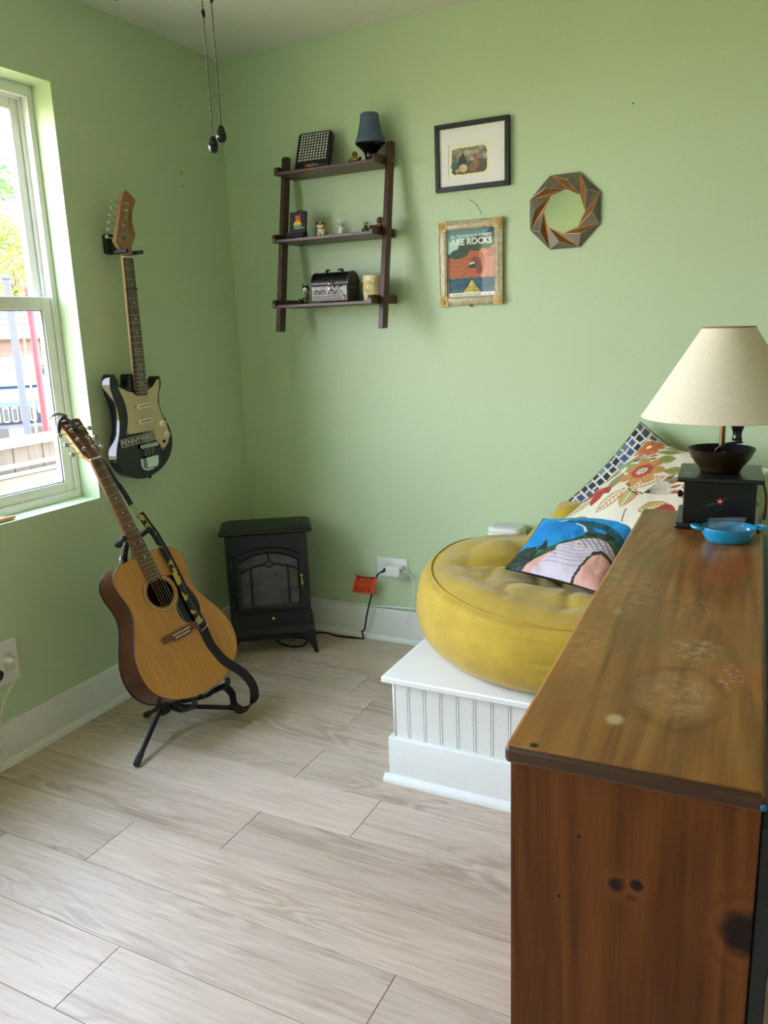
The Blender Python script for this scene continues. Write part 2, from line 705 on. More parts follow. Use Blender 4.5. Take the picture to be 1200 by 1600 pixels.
# ------------------------------------------------------------------ baseboards
def baseboard(name, along, a, b, flip):
    """profile (d from wall, z) swept along x or y"""
    face = [(0, 0), (.015, 0), (.015, .128), (.0125, .134), (.0125, .138), (.009, .142), (0, .142)]
    shoe = [(.0152, 0)] + [(.0152 + .015 * math.cos(t), .022 * math.sin(t)) for t in np.linspace(0, math.pi / 2, 6)]

    def sweep(prof):
        g = G()
        n = len(prof)
        V = []
        for s in (a, b):
            for d, z in prof:
                V.append((d, s, z) if along == 'y' else (s, -d, z))
        F = [tuple(range(n)), tuple(range(2 * n - 1, n - 1, -1))] + [(i, i + n, (i + 1) % n + n, (i + 1) % n) for i in range(n)]
        return g.add(V, F)
    r = structure(name, sweep(face), M_TRIM, smooth=30)
    obj('shoe_molding', sweep(shoe), M_TRIM, r, smooth=60)
    return r


baseboard('baseboard_left', 'y', ROOM_Y, -.0005, 0)
baseboard('baseboard_back', 'x', .031, 1.206, 0)


# ================================================================== LEANING WALL SHELF
def dark_wood(name='dark_brown_wood'):
    return wood_mat(name, (44, 26, 22), (62, 38, 33), (78, 50, 43), 'Z', rough=.42, ring=.15)


M_DARK = wood_mat('dark_stained_wood', (52, 30, 26), (74, 45, 38), (92, 58, 48), 'Z', rough=.38, ring=.15)
M_DARKX = wood_mat('dark_stained_wood_long', (52, 30, 26), (74, 45, 38), (92, 58, 48), 'X', rough=.38, ring=.15)
XL, XR = .345, .79
SHELF = {'top': (1.937, .152), 'middle': (1.683, .195), 'bottom': (1.434, .224)}   # underside height, depth
shelf = thing('wall_shelf', 'dark brown ladder style wall shelf with three tiers leaning on the green wall', 'shelf', (.57, 0, 1.342))


def rail_outline():
    z0, z1 = 1.342, 2.022
    f = lambda z: -(.18 + (.062 - .18) * (z - z0) / (z1 - z0))
    pts = [(f(z0), z0), (f(z0) + .042, z0), (f(z1) + .040, z1 - .004), (f(z1) + .034, z1), (f(z1) + .012, z1), (f(z1) + .004, z1 - .005), (f(z1) + .0015, z1 - .016)]
    return pts


for x0 in (XL - .0215, XR + .0005):
    MM = frame((0, 1, 0), (0, 0, 1), (1, 0, 0), (0, 0, 0))
    obj('rail', G().prism(rail_outline(), x0, x0 + .021, M=MM), M_DARK, shelf, W=True, bevel=.0025)
for zb, d in SHELF.values():
    s = obj('shelf_board', G().box((XL + .016, -d + .004, zb), (XR - .016, -.002, zb + .012)), M_DARKX, shelf, W=True, bevel=.0015)
    for x0 in (XL, XR - .0155):
        r = .016
        pts = [(-.001, zb), (-.001, zb + .032)] + [(-d + r - r * math.sin(t), zb + .032 - r + r * math.cos(t)) for t in np.linspace(0, math.pi / 2, 6)] + [(-d, zb)]
        MM = frame((0, 1, 0), (0, 0, 1), (1, 0, 0), (0, 0, 0))
        obj('end_cheek', G().prism(pts, x0, x0 + .0155, M=MM), M_DARKX, s, W=True, bevel=.0012)
    zr = zb + .016
    yr = -(.18 + (.062 - .18) * (zr - 1.342) / .68) + .02
    for xx, sx in ((XR + .0225, 1), (XL - .0225, -1)):
        MM = frame((0, 1, 0), (0, 0, 1), (1, 0, 0), (xx - .0012, yr, zr))
        obj('screw', G().prism(circle((0, 0), .0032, 10), 0, .0022, M=MM), mat('steel', (170, 172, 170), .35, 1.0), s, W=True)
ZT, ZM, ZB = (SHELF[k][0] + .0122 for k in ('top', 'middle', 'bottom'))


# ------------------------------------------------------------------ small blobs (figurines): one skin over overlapping balls
def blob(name, parts, mat_, parent, M, voxel=.0018, smooth_it=2):
    """parts: (centre, radii, colour); welded to one continuous surface, coloured by the nearest ball"""
    g = G()
    for c, r, col in parts:
        g.ball(c, r, 14, 9)
    me = mesh_of(name, g)
    o = bpy.data.objects.new(name, me)
    COL.objects.link(o)
    rm = o.modifiers.new('remesh', 'REMESH')
    rm.mode = 'VOXEL'
    rm.voxel_size = voxel
    sm = o.modifiers.new('smooth', 'SMOOTH')
    sm.iterations = smooth_it
    sm.factor = .5
    bpy.context.view_layer.update()
    me2 = bpy.data.meshes.new_from_object(o.evaluated_get(bpy.context.evaluated_depsgraph_get()))
    bpy.data.objects.remove(o)
    n = len(me2.vertices)
    V = np.empty(n * 3)
    me2.vertices.foreach_get('co', V)
    V = V.reshape(-1, 3)
    D = np.stack([np.linalg.norm((V - np.array(c)) / np.broadcast_to(np.array(r, float), (3,)), axis=1) for c, r, _ in parts], 1)
    C = np.array([srgb(*col) for _, _, col in parts])[D.argmin(1)]
    at = me2.color_attributes.new('paint', 'FLOAT_COLOR', 'POINT')
    at.data.foreach_set('color', np.c_[C, np.ones(n)].astype(np.float32).ravel())
    me2.polygons.foreach_set('use_smooth', [True] * len(me2.polygons))
    me2.materials.clear()
    me2.materials.append(mat_)
    me2.transform(M)
    me2.name = name
    o = bpy.data.objects.new(name, me2)
    COL.objects.link(o)
    if parent is not None:
        o.parent = parent
    return o


M_RESIN = paint_mat('painted_resin', .5)
M_GLOSSP = paint_mat('glazed_figure', .25)
I4 = Matrix.Identity(4)

# ------------------------------------------------------------------ light-up peg toy on the top tier (leans back on the wall)
RB = mat('black_plastic', (20, 21, 24), .45)
t0 = Matrix.Translation((.417, -.118, ZT)) @ Matrix.Rotation(math.radians(4), 4, 'Z') @ Matrix.Rotation(math.radians(-22), 4, 'X')
toy = thing('light_peg_toy', 'black tablet-shaped peg toy with white peg rows on the top tier', 'toy', M=t0)
MZ = frame((1, 0, 0), (0, 0, 1), (0, -1, 0), (0, 0, 0))         # local: x right, y up, z toward the viewer
TW, TH_ = .146, .157
g = G().prism([(0, 0), (TW, 0), (TW, TH_ - .008), (TW - .010, TH_), (.006, TH_), (0, TH_ - .006)], -.024, 0, M=MZ)
tb = obj('case', g, RB, toy, bevel=.0025)
g = ring(G(), .008, .034, TW - .010, TH_ - .006, .0015, 0, .0012)
V = np.concatenate(g.v)
g.v = [V @ np.array(MZ)[:3, :3].T]
obj('raised_border', g, mat('black_plastic_edge', (34, 36, 40), .4), toy)
g = G()
for i in range(10):
    for j in range(10):
        g.ball((.017 + i * .01235 + (j % 2) * .0008, .042 + j * .0116, .0008), (.0043, .0042, .0034), 8, 5, M=MZ)
tag(obj('peg', g, mat('milky_peg', (226, 228, 220), .3, vary=.02), toy, smooth=True), kind='stuff')
for ch, col, xx in (('L', (214, 40, 40), 0), ('i', (226, 60, 40), 1), ('t', (236, 96, 40), 1.6), ('e', (236, 140, 50), 2.3), ('-', (220, 180, 60), 3.2),
                    ('B', (70, 160, 90), 3.8), ('r', (60, 130, 170), 4.9), ('i', (80, 100, 180), 5.6), ('t', (150, 70, 160), 6.1), ('e', (200, 60, 120), 6.8)):
    text('letter', ch, .0155, mat('letter_%d_%d_%d' % col, col, .5), toy, MZ @ Matrix.Translation((.045 + xx * .0076, .013, .0004)), bold=.0006, depth=.0003)

# ------------------------------------------------------------------ ceramic vase shaped like a lamp
vase = thing('ceramic_vase', 'blue glazed bottle-shaped vase with dark foot at the right end of the top tier', 'vase', (.735, -.078, ZT))
prof = [(.021, 0), (.0225, .002), (.022, .012), (.021, .022), (.0245, .034), (.034, .046), (.046, .056), (.0545, .063), (.0565, .067)]
obj('foot', G().lathe(prof, 32), mat('black_glaze', (14, 15, 18), .12, vary=.3), vase, smooth=50)
prof = [(.0565, .0672), (.0575, .0705), (.0545, .078), (.0485, .095), (.043, .113), (.039, .132), (.036, .150), (.0345, .165), (.0335, .170), (.031, .1715), (.028, .170), (.027, .150)]
t = NT('blue_glaze')
v = t.coords()
ban = t.noise(t.coords(scale=(3, 3, 90)), 1.2, 3)
pat = t.noise(v, 16, 3)
c = t.ramp(ban, [(.3, srgb(60, 82, 108)), (.7, srgb(82, 104, 130))])
c = t.mix(t.ramp(pat, [(.6, (0, 0, 0)), (.72, (1, 1, 1))]), c, srgb(48, 84, 74))
t.set(c, .55)
obj('body', G().lathe(prof, 32), t.m, vase, smooth=50)

# ------------------------------------------------------------------ small gold figurine beside the vase
gold = srgb(190, 150, 70)
fig = thing('gold_figurine', 'tiny gold and bronze seated figurine left of the blue vase', 'figurine', (.676, -.095, ZT))
GP, BZ = (150, 118, 58), (80, 58, 44)
blob('body', [((0, 0, .006), (.022, .015, .007), BZ), ((-.017, -.004, .012), (.008, .008, .008), BZ), ((.017, -.004, .012), (.008, .008, .008), BZ),
              ((0, 0, .015), (.014, .011, .012), GP), ((-.012, -.006, .017), (.006, .006, .006), GP), ((.012, -.006, .017), (.006, .006, .006), GP),
              ((0, -.001, .034), (.0105, .010, .012), GP), ((0, -.010, .033), (.0022, .003, .0032), GP), ((-.0105, 0, .033), (.002, .003, .005), GP), ((.0105, 0, .033), (.002, .003, .005), GP),
              ((-.020, .004, .018), (.006, .005, .008), BZ), ((.020, .004, .018), (.006, .005, .008), BZ)],
     paint_mat('gilded_resin', .38, Metallic=.6), fig, I4, voxel=.0014)
g = G()
for sx in (-1, 1):
    g.ball((sx * .004, -.0102, .0365), (.0013, .001, .001), 8, 5)
obj('eye', g, RB, fig, smooth=True)

# ------------------------------------------------------------------ rainbow cat painting on mini easel (middle tier)
def point_in(poly, X, Y):
    inside = np.zeros(X.shape, bool)
    n = len(poly)
    for i in range(n):
        x1, y1 = poly[i]
        x2, y2 = poly[(i + 1) % n]
        if y1 == y2:
            continue
        c = ((y1 > Y) != (y2 > Y)) & (X < (x2 - x1) * (Y - y1) / (y2 - y1) + x1)
        inside ^= c
    return inside


def hash2(X, Y, s=0):
    return np.modf(np.abs(np.sin(X * 127.1 + Y * 311.7 + s * 74.7) * 43758.5453))[0]


def vnoise(X, Y, s=0):
    xi, yi = np.floor(X), np.floor(Y)
    fx, fy = X - xi, Y - yi
    fx, fy = fx * fx * (3 - 2 * fx), fy * fy * (3 - 2 * fy)
    a, b, c, d = hash2(xi, yi, s), hash2(xi + 1, yi, s), hash2(xi, yi + 1, s), hash2(xi + 1, yi + 1, s)
    return (a * (1 - fx) + b * fx) * (1 - fy) + (c * (1 - fx) + d * fx) * fy


def fbm(X, Y, s=0, o=4):
    r, a = 0, .5
    for k in range(o):
        r = r + a * vnoise(X * 2 ** k, Y * 2 ** k, s + k)
        a *= .5
    return r / (1 - .5 ** o)


def flat_print(g, w, h, nu, nv, painter, M):
    """a printed sheet: dense grid in local x/y, colours from painter(u, v) -> srgb 0..255 array"""
    u, v = np.meshgrid(np.linspace(0, 1, nu), np.linspace(0, 1, nv))
    C = painter(u, v) / 255.0
    C = np.where(C <= .04045, C / 12.92, ((np.clip(C, 0, 1) + .055) / 1.055) ** 2.4)
    P = np.stack([u * w, v * h, np.zeros_like(u)], -1)
    return g.grid(P, M=M, col=C)


def cat_paint(u, v):
    C = np.zeros(u.shape + (3,)) + np.array((24, 26, 30))
    s = hash2(np.floor(u * 46), np.floor(v * 62), 3)
    C[s > .93] = (120, 124, 126)
    bands = [(.30, (70, 120, 200)), (.37, (60, 170, 160)), (.44, (120, 190, 70)), (.52, (240, 216, 60)), (.62, (246, 150, 50)), (.72, (232, 80, 70)), (.84, (228, 90, 130))]
    body = ((u - .5) / .25) ** 2 + ((v - .44) / .17) ** 2 < 1
    body |= (np.abs(u - .51) < .15) & (v > .45) & (v < .66)
    head = ((u - .52) / .15) ** 2 + ((v - .72) / .11) ** 2 < 1
    ears = point_in([(.38, .74), (.38, .87), (.47, .80)], u, v) | point_in([(.57, .80), (.66, .87), (.66, .74)], u, v)
    fig_ = body | head | ears
    for lo, col in bands:
        C[fig_ & (v > lo - .07)] = col
    tail = (np.abs(v - .285 - .02 * np.sin(u * 9)) < .022) & (u > .3) & (u < .97)
    C[tail] = (214, 130, 150)
    return C


eas = thing('cat_painting', 'small black canvas with a rainbow cat silhouette on a mini easel', 'painting',
            M=Matrix.Translation((.379, -.125, ZM)) @ Matrix.Rotation(math.radians(-2), 4, 'Z') @ Matrix.Rotation(math.radians(-9), 4, 'X'))
obj('canvas', G().box((0, 0, .018), (.076, .011, .108)), mat('canvas_black', (22, 24, 28), .7), eas, bevel=.001)
g = flat_print(G(), .0756, .0896, 90, 110, cat_paint, frame((1, 0, 0), (0, 0, 1), (0, -1, 0), (.0002, -.0004, .0182)))
obj('picture', g, paint_mat('acrylic_paint', .55), eas, normals=False)
g = G().box((-.003, -.016, .007), (.079, .012, .0165)).box((-.003, -.018, .0165), (.079, -.0145, .024))
obj('ledge', g, RB, eas, bevel=.001)
for xa in (.030, .046):
    obj('easel_post', G().tube([(xa + (xa - .038) * 4, .018, .002), (xa, .0145, .117)], .0032, 8), RB, eas)
for xa in (.006, .066):
    obj('easel_leg', G().box((xa, -.012, 0), (xa + .006, .016, .0065)), RB, eas)
obj('back_leg', G().tube([(.038, .055, .010), (.038, .015, .09)], .003, 8), RB, eas)

# ------------------------------------------------------------------ dogs and other figurines
TAN, CRM, DRK, WHT = (176, 116, 62), (226, 214, 190), (40, 30, 28), (222, 224, 216)
dog = thing('bulldog_figurine', 'tan and cream seated bulldog figurine beside the cat painting', 'figurine', (.518, -.105, ZM), math.radians(18))
blob('body', [((.004, .010, .012), (.020, .019, .013), TAN), ((0, .004, .026), (.0165, .015, .019), CRM), ((-.008, .009, .027), (.010, .013, .017), TAN),
              ((-.009, -.008, .012), (.0055, .006, .013), CRM), ((.009, -.008, .012), (.0055, .006, .013), CRM),
              ((-.009, -.012, .003), (.006, .008, .0035), CRM), ((.009, -.012, .003), (.006, .008, .0035), CRM),
              ((-.018, -.002, .005), (.006, .011, .006), TAN), ((.018, -.002, .005), (.006, .011, .006), CRM),
              ((0, -.002, .047), (.0165, .0145, .0135), TAN), ((0, -.006, .052), (.004, .012, .009), CRM), ((-.006, -.013, .043), (.0075, .006, .0065), CRM), ((.006, -.013, .043), (.0075, .006, .0065), CRM),
              ((0, -.013, .038), (.006, .005, .004), CRM), ((0, -.017, .048), (.0038, .003, .0026), DRK),
              ((-.0155, .001, .054), (.005, .004, .007), DRK), ((.0155, .001, .054), (.005, .004, .007), TAN)], M_RESIN, dog, I4, voxel=.0014, smooth_it=1)
for sx in (-1, 1):
    obj('eye', G().ball((sx * .0075, -.0155, .0515), .0017, 8, 6), RB, dog, smooth=True)
obj('brow_mask', G().ball((-.009, -.0125, .0525), (.0045, .0028, .004), 10, 6).ball((.009, -.0125, .0525), (.0045, .0028, .004), 10, 6), mat('dark_fur_paint', (70, 44, 36), .5), dog, smooth=True)

dog = thing('white_dog_figurine', 'white fluffy terrier figurine seated at the middle of the middle tier', 'figurine', (.609, -.105, ZM), math.radians(-14))
W2 = (206, 208, 200)
blob('body', [((-.004, .012, .012), (.019, .019, .0125), WHT), ((0, .004, .024), (.0135, .014, .019), WHT), ((-.006, -.007, .012), (.005, .006, .0125), WHT), ((.008, -.007, .012), (.005, .006, .0125), WHT),
              ((-.006, -.011, .003), (.0055, .008, .0033), WHT), ((.008, -.011, .003), (.0055, .008, .0033), WHT), ((-.018, .004, .006), (.006, .011, .006), W2),
              ((0, -.001, .046), (.0135, .013, .0125), WHT), ((0, -.012, .042), (.0075, .0065, .0055), WHT), ((-.006, -.010, .039), (.005, .005, .005), W2), ((.006, -.010, .039), (.005, .005, .005), W2),
              ((-.010, .001, .058), (.004, .003, .008), WHT), ((.010, .001, .058), (.004, .003, .008), WHT), ((-.013, .003, .050), (.004, .005, .007), W2), ((.013, .003, .050), (.004, .005, .007), W2),
              ((.004, .03, .012), (.004, .008, .005), WHT)], M_RESIN, dog, I4, voxel=.0014, smooth_it=1)
obj('nose', G().ball((0, -.0185, .0425), (.003, .002, .0022), 8, 6), RB, dog, smooth=True)
for sx in (-1, 1):
    obj('eye', G().ball((sx * .0058, -.0125, .0485), .0016, 8, 6), RB, dog, smooth=True)

bird = thing('bird_figurine', 'tiny teal and black figure with a yellow face on the middle tier', 'figurine', (.727, -.125, ZM))
TEA = (28, 62, 62)
blob('body', [((0, 0, .010), (.0145, .012, .0105), TEA), ((.004, .008, .010), (.012, .008, .008), (20, 34, 36)), ((0, -.002, .022), (.0075, .007, .008), TEA), ((0, -.002, .029), (.006, .006, .006), (206, 160, 50)),
              ((0, .001, .0345), (.0065, .006, .003), (22, 22, 26)), ((.0075, 0, .037), (.003, .003, .0028), (22, 22, 26)), ((-.0075, 0, .036), (.002, .002, .0024), (22, 22, 26))], M_GLOSSP, bird, I4, voxel=.001, smooth_it=1)
obj('beak', G().ball((0, -.0085, .0285), (.002, .0035, .0015), 8, 6), mat('beak_orange', (224, 140, 40), .4), bird, smooth=True)
for sx in (-1, 1):
    obj('wing', G().ball((sx * .013, -.001, .011), (.0032, .009, .0075), 10, 6), mat('wing_teal', (24, 80, 78), .3), bird, smooth=True)

mon = thing('monkey_figurine', 'brown monkey-like figurine in red partly hidden by the right rail', 'figurine', (.768, -.088, ZM), math.radians(-25))
BRN, RED, GRY = (94, 66, 54), (178, 38, 40), (128, 104, 92)
blob('body', [((0, .003, .012), (.017, .016, .012), BRN), ((0, 0, .026), (.0125, .012, .012), RED), ((-.013, -.006, .024), (.005, .006, .010), BRN), ((.013, -.006, .024), (.005, .006, .010), BRN),
              ((-.011, -.012, .006), (.006, .010, .005), BRN), ((.011, -.012, .006), (.006, .010, .005), BRN), ((0, 0, .046), (.0125, .012, .0125), BRN), ((0, -.010, .042), (.007, .005, .006), GRY),
              ((-.0125, .001, .047), (.004, .003, .005), GRY), ((.0125, .001, .047), (.004, .003, .005), GRY), ((.006, .012, .052), (.006, .006, .006), BRN)], M_RESIN, mon, I4, voxel=.0014, smooth_it=1)
for sx in (-1, 1):
    obj('eye', G().ball((sx * .0045, -.0115, .0475), .0016, 8, 6), RB, mon, smooth=True)

# black skeleton cat, bottom tier
cat = thing('skeleton_cat_figurine', 'black cat figurine with white bone markings left of the metal chest', 'figurine', (.447, -.142, ZB), math.radians(20))
BK, BN = (18, 18, 22), (224, 222, 214)
blob('body', [((0, .006, .014), (.017, .017, .0145), BK), ((.006, .002, .033), (.0115, .012, .019), BK), ((.003, -.010, .014), (.0045, .006, .014), BK), ((.013, -.009, .014), (.0045, .006, .014), BK),
              ((.003, -.014, .003), (.005, .008, .0033), BK), ((.013, -.013, .003), (.005, .008, .0033), BK), ((-.014, .0, .006), (.006, .012, .006), BK),
              ((.006, -.002, .058), (.0155, .013, .0135), BK), ((-.005, 0, .072), (.0045, .003, .008), BK), ((.017, 0, .072), (.0045, .003, .008), BK),
              ((-.020, .008, .010), (.005, .005, .006), BK), ((-.022, .004, .018), (.004, .004, .007), BK)], M_GLOSSP, cat, I4, voxel=.0014, smooth_it=1)
obj('face_mask', G().ball((.006, -.0085, .0565), (.0115, .0072, .0105), 14, 9), mat('bone_white', (222, 222, 214), .4), cat, smooth=True)
obj('muzzle_line', G().tube([(-.001, -.0155, .0515), (.006, -.0162, .0535), (.013, -.0155, .0515)], .0009, 6), RB, cat)
for sx, cc in ((-1, (226, 120, 60)), (1, (226, 120, 60))):
    obj('eye', G().ball((.006 + sx * .005, -.0150, .0605), (.0026, .0014, .0017), 8, 6), mat('orange_eye', cc, .3), cat, smooth=True)
    obj('ear_lining', G().ball((.006 + sx * .011, -.0026, .071), (.0028, .0014, .0055), 8, 6), mat('ear_blue', (110, 150, 190), .4), cat, smooth=True)
for k in range(4):
    z = .044 - k * .0062
    obj('rib_mark', G().tube([(-.003, -.0085, z - .002), (.006, -.0125, z), (.015, -.0085, z - .002)], .0011, 6), mat('bone_white', (222, 222, 214), .4), cat)
for x in (.003, .013):
    obj('leg_mark', G().tube([(x, -.0165, .020), (x, -.0168, .008)], .0011, 6), mat('bone_white', (222, 222, 214), .4), cat)
for k in range(3):
    obj('tail_mark', G().tube([(-.0215 - .002 * k, -.001, .009 + .005 * k), (-.0255, .004, .011 + .005 * k)], .001, 6), mat('bone_white', (222, 222, 214), .4), cat)

# ------------------------------------------------------------------ pierced metal chest
M_PEW = mat('tarnished_pewter', (104, 100, 99), .42, 1.0, vary=.35, scale=90)
M_PEWD = mat('dark_pewter', (70, 67, 68), .3, 1.0, vary=.3, scale=90)
chest = thing('metal_chest', 'pierced dark metal casket with a domed lid on the bottom tier', 'box', (.575, -.115, ZB), math.radians(3))
CW, CD, CH = .158, .108, .066
obj('box_body', G().box((-CW / 2, -CD / 2, .004), (CW / 2, CD / 2, CH)), M_PEW, chest, bevel=.003)
arc = [(CD / 2 * math.cos(a), .050 * math.sin(a)) for a in np.linspace(0, math.pi, 15)]
MX = frame((0, 1, 0), (0, 0, 1), (1, 0, 0), (-CW / 2 - .001, 0, CH + .0008))
lid = obj('lid', G().prism(arc, 0, CW + .002, M=MX), M_PEWD, chest, bevel=.002)
for x0 in (-CW / 2 - .0025, CW / 2 - .0015):
    rim = [(p[0] * 1.03, p[1] * 1.03) for p in arc] + [(p[0] * .92, p[1] * .92) for p in arc[::-1]]
    MX2 = frame((0, 1, 0), (0, 0, 1), (1, 0, 0), (x0, 0, CH + .0008))
    obj('lid_rim', G().prism(rim, 0, .004, M=MX2), M_PEW, lid)
hole = mat('pierced_hole', (8, 8, 9), .9)
g = G()
MF = frame((1, 0, 0), (0, 0, 1), (0, -1, 0), (0, -CD / 2, 0))
for r_ in range(3):
    for k in range(14):
        x = -CW / 2 + .010 + k * .0104 + (r_ % 2) * .0052
        g.prism(circle((x, .010 + r_ * .0074), .0043, 3, math.pi / 2), 0, .0006, M=MF)
for cx in (-.054, -.028, .010, .040):
    for k in range(5):
        a = math.pi * k / 4
        g.prism([(cx + .004 * math.cos(a), .036 + .004 * math.sin(a)), (cx + .0150 * math.cos(a - .30), .036 + .0150 * math.sin(a - .30)), (cx + .0150 * math.cos(a + .30), .036 + .0150 * math.sin(a + .30))], 0, .0006, M=MF)
    g.prism(circle((cx, .034), .003, 8), 0, .0007, M=MF)
for k in range(13):
    g.prism(circle((-CW / 2 + .012 + k * .0112, .0605), .0034, 3, -math.pi / 2), 0, .0006, M=MF)
tag(obj('piercing', g, hole, chest), kind='stuff')
g = G()
for j, a in enumerate(np.radians([28, 46, 64, 82])):
    for k in range(15):
        x = -CW / 2 + .014 + k * .0093 + (j % 2) * .0046
        cy, cz = -CD / 2 * math.cos(a), CH + .05 * math.sin(a)
        n = Vector((0, -math.cos(a) / (CD / 2), math.sin(a) / .05)).normalized()
        vv = Vector((0, 0, 1)) - n * n.z
        vv.normalize()
        uu = vv.cross(n)
        MM = frame(uu, vv, n, (x, cy, cz))
        g.prism([(-.0035, -.002), (0, -.0045), (.0035, -.002), (.002, .003), (-.002, .003)], .0002, .0009, M=MM)
tag(obj('lid_piercing', g, hole, lid), kind='stuff')
for sx in (-1, 1):
    g = G().ball((sx * .034, 0, CH + .056), .0065, 10, 7).tube(spline([(sx * .034, 0, CH + .056), (sx * .026, -.004, CH + .0605), (sx * .017, -.004, CH + .056)], 5), .0032, 8)
    obj('handle_end', g, M_PEWD, lid, smooth=True)
    obj('side_knob', G().ball((sx * (CW / 2 + .005), -.02, .048), (.005, .006, .006), 10, 7), M_PEWD, chest, smooth=True)
obj('hasp', G().prism(rrect(-.004, .046, .006, .074, .003), 0, .003, M=MF), mat('copper', (176, 120, 92), .35, 1.0), chest, bevel=.0008)
for (x, z), cc, nm in (((.0, .064), (40, 84, 80), 'a'), ((.024, .060), (36, 74, 72), 'b'), ((.016, .078), (44, 90, 84), 'c'), ((.046, .062), (38, 70, 74), 'd')):
    obj('teal_stone', G().ball((x, z, .003), (.005, .0065, .003), 10, 7, M=MF), mat('teal_stone', (40, 84, 80), .2), chest, smooth=True)
for k, (a, b) in enumerate((((.030, .060), (.058, .022)), ((.034, .062), (.066, .014)), ((.028, .056), (.050, .016)))):
    obj('white_tassel', G().tube([(a[0], a[1], .0022), ((a[0] + b[0]) / 2 + .004, (a[1] + b[1]) / 2, .004), (b[0], b[1], .002)], .0012, 6, M=MF), mat('bone_white', (222, 222, 214), .4), chest)

# ------------------------------------------------------------------ carved candle
cand = thing('carved_candle', 'cream pillar candle with carved daisies by the right rail on the bottom tier', 'candle', (.737, -.105, ZB))
M_WAX = mat('cream_wax', (232, 216, 172), .45, vary=.03)
M_WAX.node_tree.nodes['Principled BSDF'].inputs['Subsurface Weight'].default_value = .15
M_WAX.node_tree.nodes['Principled BSDF'].inputs['Subsurface Radius'].default_value = (.01, .006, .003)
prof = [(.036, 0), (.037, .003), (.037, .084), (.0385, .090), (.0375, .0945), (.033, .095), (.024, .0905), (.001, .0895)]
obj('wax', G().lathe(prof, 36), M_WAX, cand, smooth=50)


def on_cyl(a, z, r=.037):
    n = Vector((math.cos(a), math.sin(a), 0))
    return frame(Vector((-math.sin(a), math.cos(a), 0)), Vector((0, 0, 1)), n, (r * n.x, r * n.y, z))


for a_, z_, s_, npet in ((-1.62, .052, 1.05, 18), (-1.60, .012, .66, 14), (-.75, .030, .8, 16), (-3.2, .040, .9, 16), (.6, .05, .9, 16), (2.0, .045, .9, 16)):
    g = G()
    for k in range(npet):
        th = 2 * math.pi * k / npet
        if z_ + math.sin(th) * .022 * s_ < .003:
            continue
        aa = a_ + math.cos(th) * .016 * s_ / .037
        g.ball((0, 0, 0), (.0078 * s_, .0021 * s_, .0042), 8, 5, M=on_cyl(aa, z_ + math.sin(th) * .016 * s_) @ Matrix.Rotation(th, 4, 'Z'))
    g.ball((0, 0, .001), (.006 * s_, .006 * s_, .0035), 10, 6, M=on_cyl(a_, z_))
    tag(obj('carved_flower', g, M_WAX, cand, smooth=True))
for a_, z_ in ((-.98, .072), (-2.55, .078), (-1.0, .050)):
    obj('carved_leaf', G().ball((0, 0, 0), (.0042, .010, .003), 8, 6, M=on_cyl(a_, z_)), M_WAX, cand, smooth=True)
obj('wick', G().tube(spline([(0, 0, .089), (.001, 0, .10), (-.003, 0, .109), (-.002, 0, .116)], 4), .0011, 6), mat('wick', (210, 200, 170), .8), cand)


# ================================================================== PICTURES AND MIRROR ON THE BACK WALL
WALLF = lambda x, z, d=.0005: frame((1, 0, 0), (0, 0, 1), (0, -1, 0), (x, -d, z))      # local: x right, y up, z out of the wall
M_PANE = glass_mat('picture_glass', refl=.3)


def mitred_frame(parent, w, h, fw, d, m, name='frame_side', prof=None, bevel=.0015):
    """four mitred sides, each its own part; prof: (inset, height) from the outer edge inward"""
    prof = prof or [(0, 0), (0, d), (fw, d), (fw, 0)]
    out = []
    for a in range(4):
        ln = (w, h, w, h)[a]
        V = []
        for s in (0, 1):
            for ins, hh in prof:
                x = ins if s == 0 else ln - ins
                V.append((x, ins, hh))
        n = len(prof)
        F = [tuple(range(n)), tuple(range(2 * n - 1, n - 1, -1))] + [(i, i + n, (i + 1) % n + n, (i + 1) % n) for i in range(n)]
        R = [Matrix.Identity(4), Matrix.Translation((w, 0, 0)) @ Matrix.Rotation(math.pi / 2, 4, 'Z'), Matrix.Translation((w, h, 0)) @ Matrix.Rotation(math.pi, 4, 'Z'), Matrix.Translation((0, h, 0)) @ Matrix.Rotation(-math.pi / 2, 4, 'Z')][a]
        out.append(obj(name, G().add(V, F, M=R), m, parent, bevel=bevel))
    return out


def poly_layers(base, layers):
    def f(u, v):
        C = np.zeros(u.shape + (3,)) + np.array(base, float)
        for fn in layers:
            fn(C, u, v)
        return C
    return f


def fillp(poly, col, jit=0.0, s=0, fr=18):
    def fn(C, u, v):
        U, V = u, v
        if jit:
            U = u + (fbm(u * fr, v * fr, s) - .5) * jit
            V = v + (fbm(u * fr, v * fr, s + 9) - .5) * jit
        C[point_in(poly, U, V)] = col
    return fn


# --- black frame with a small seaside painting
FW_, FH_ = .285, .231
pic = thing('black_picture_frame', 'thin black frame with a wide white mat and a small seaside painting', 'picture', M=WALLF(.970, 1.826))
mitred_frame(pic, FW_, FH_, .0165, .020, mat('black_lacquer', (10, 10, 12), .4, vary=.15))
g = G().box((.014, .014, .003), (FW_ - .014, FH_ - .014, .0085))
M_MATB = mat('mat_board', (236, 238, 240), .7, vary=.01)
g2 = G()
mx0, my0, mx1, my1 = .0515, .0475, .209, .159
for a, b in (((.014, .014), (FW_ - .014, my0)), ((.014, my1), (FW_ - .014, FH_ - .014)), ((.014, my0), (mx0, my1)), ((mx1, my0), (FW_ - .014, my1))):
    g2.box((a[0], a[1], .0088), (b[0], b[1], .0108))
obj('backing_board', g, mat('paper_cream', (238, 234, 214), .75, vary=.01), pic)
obj('mat_board', g2, M_MATB, pic)


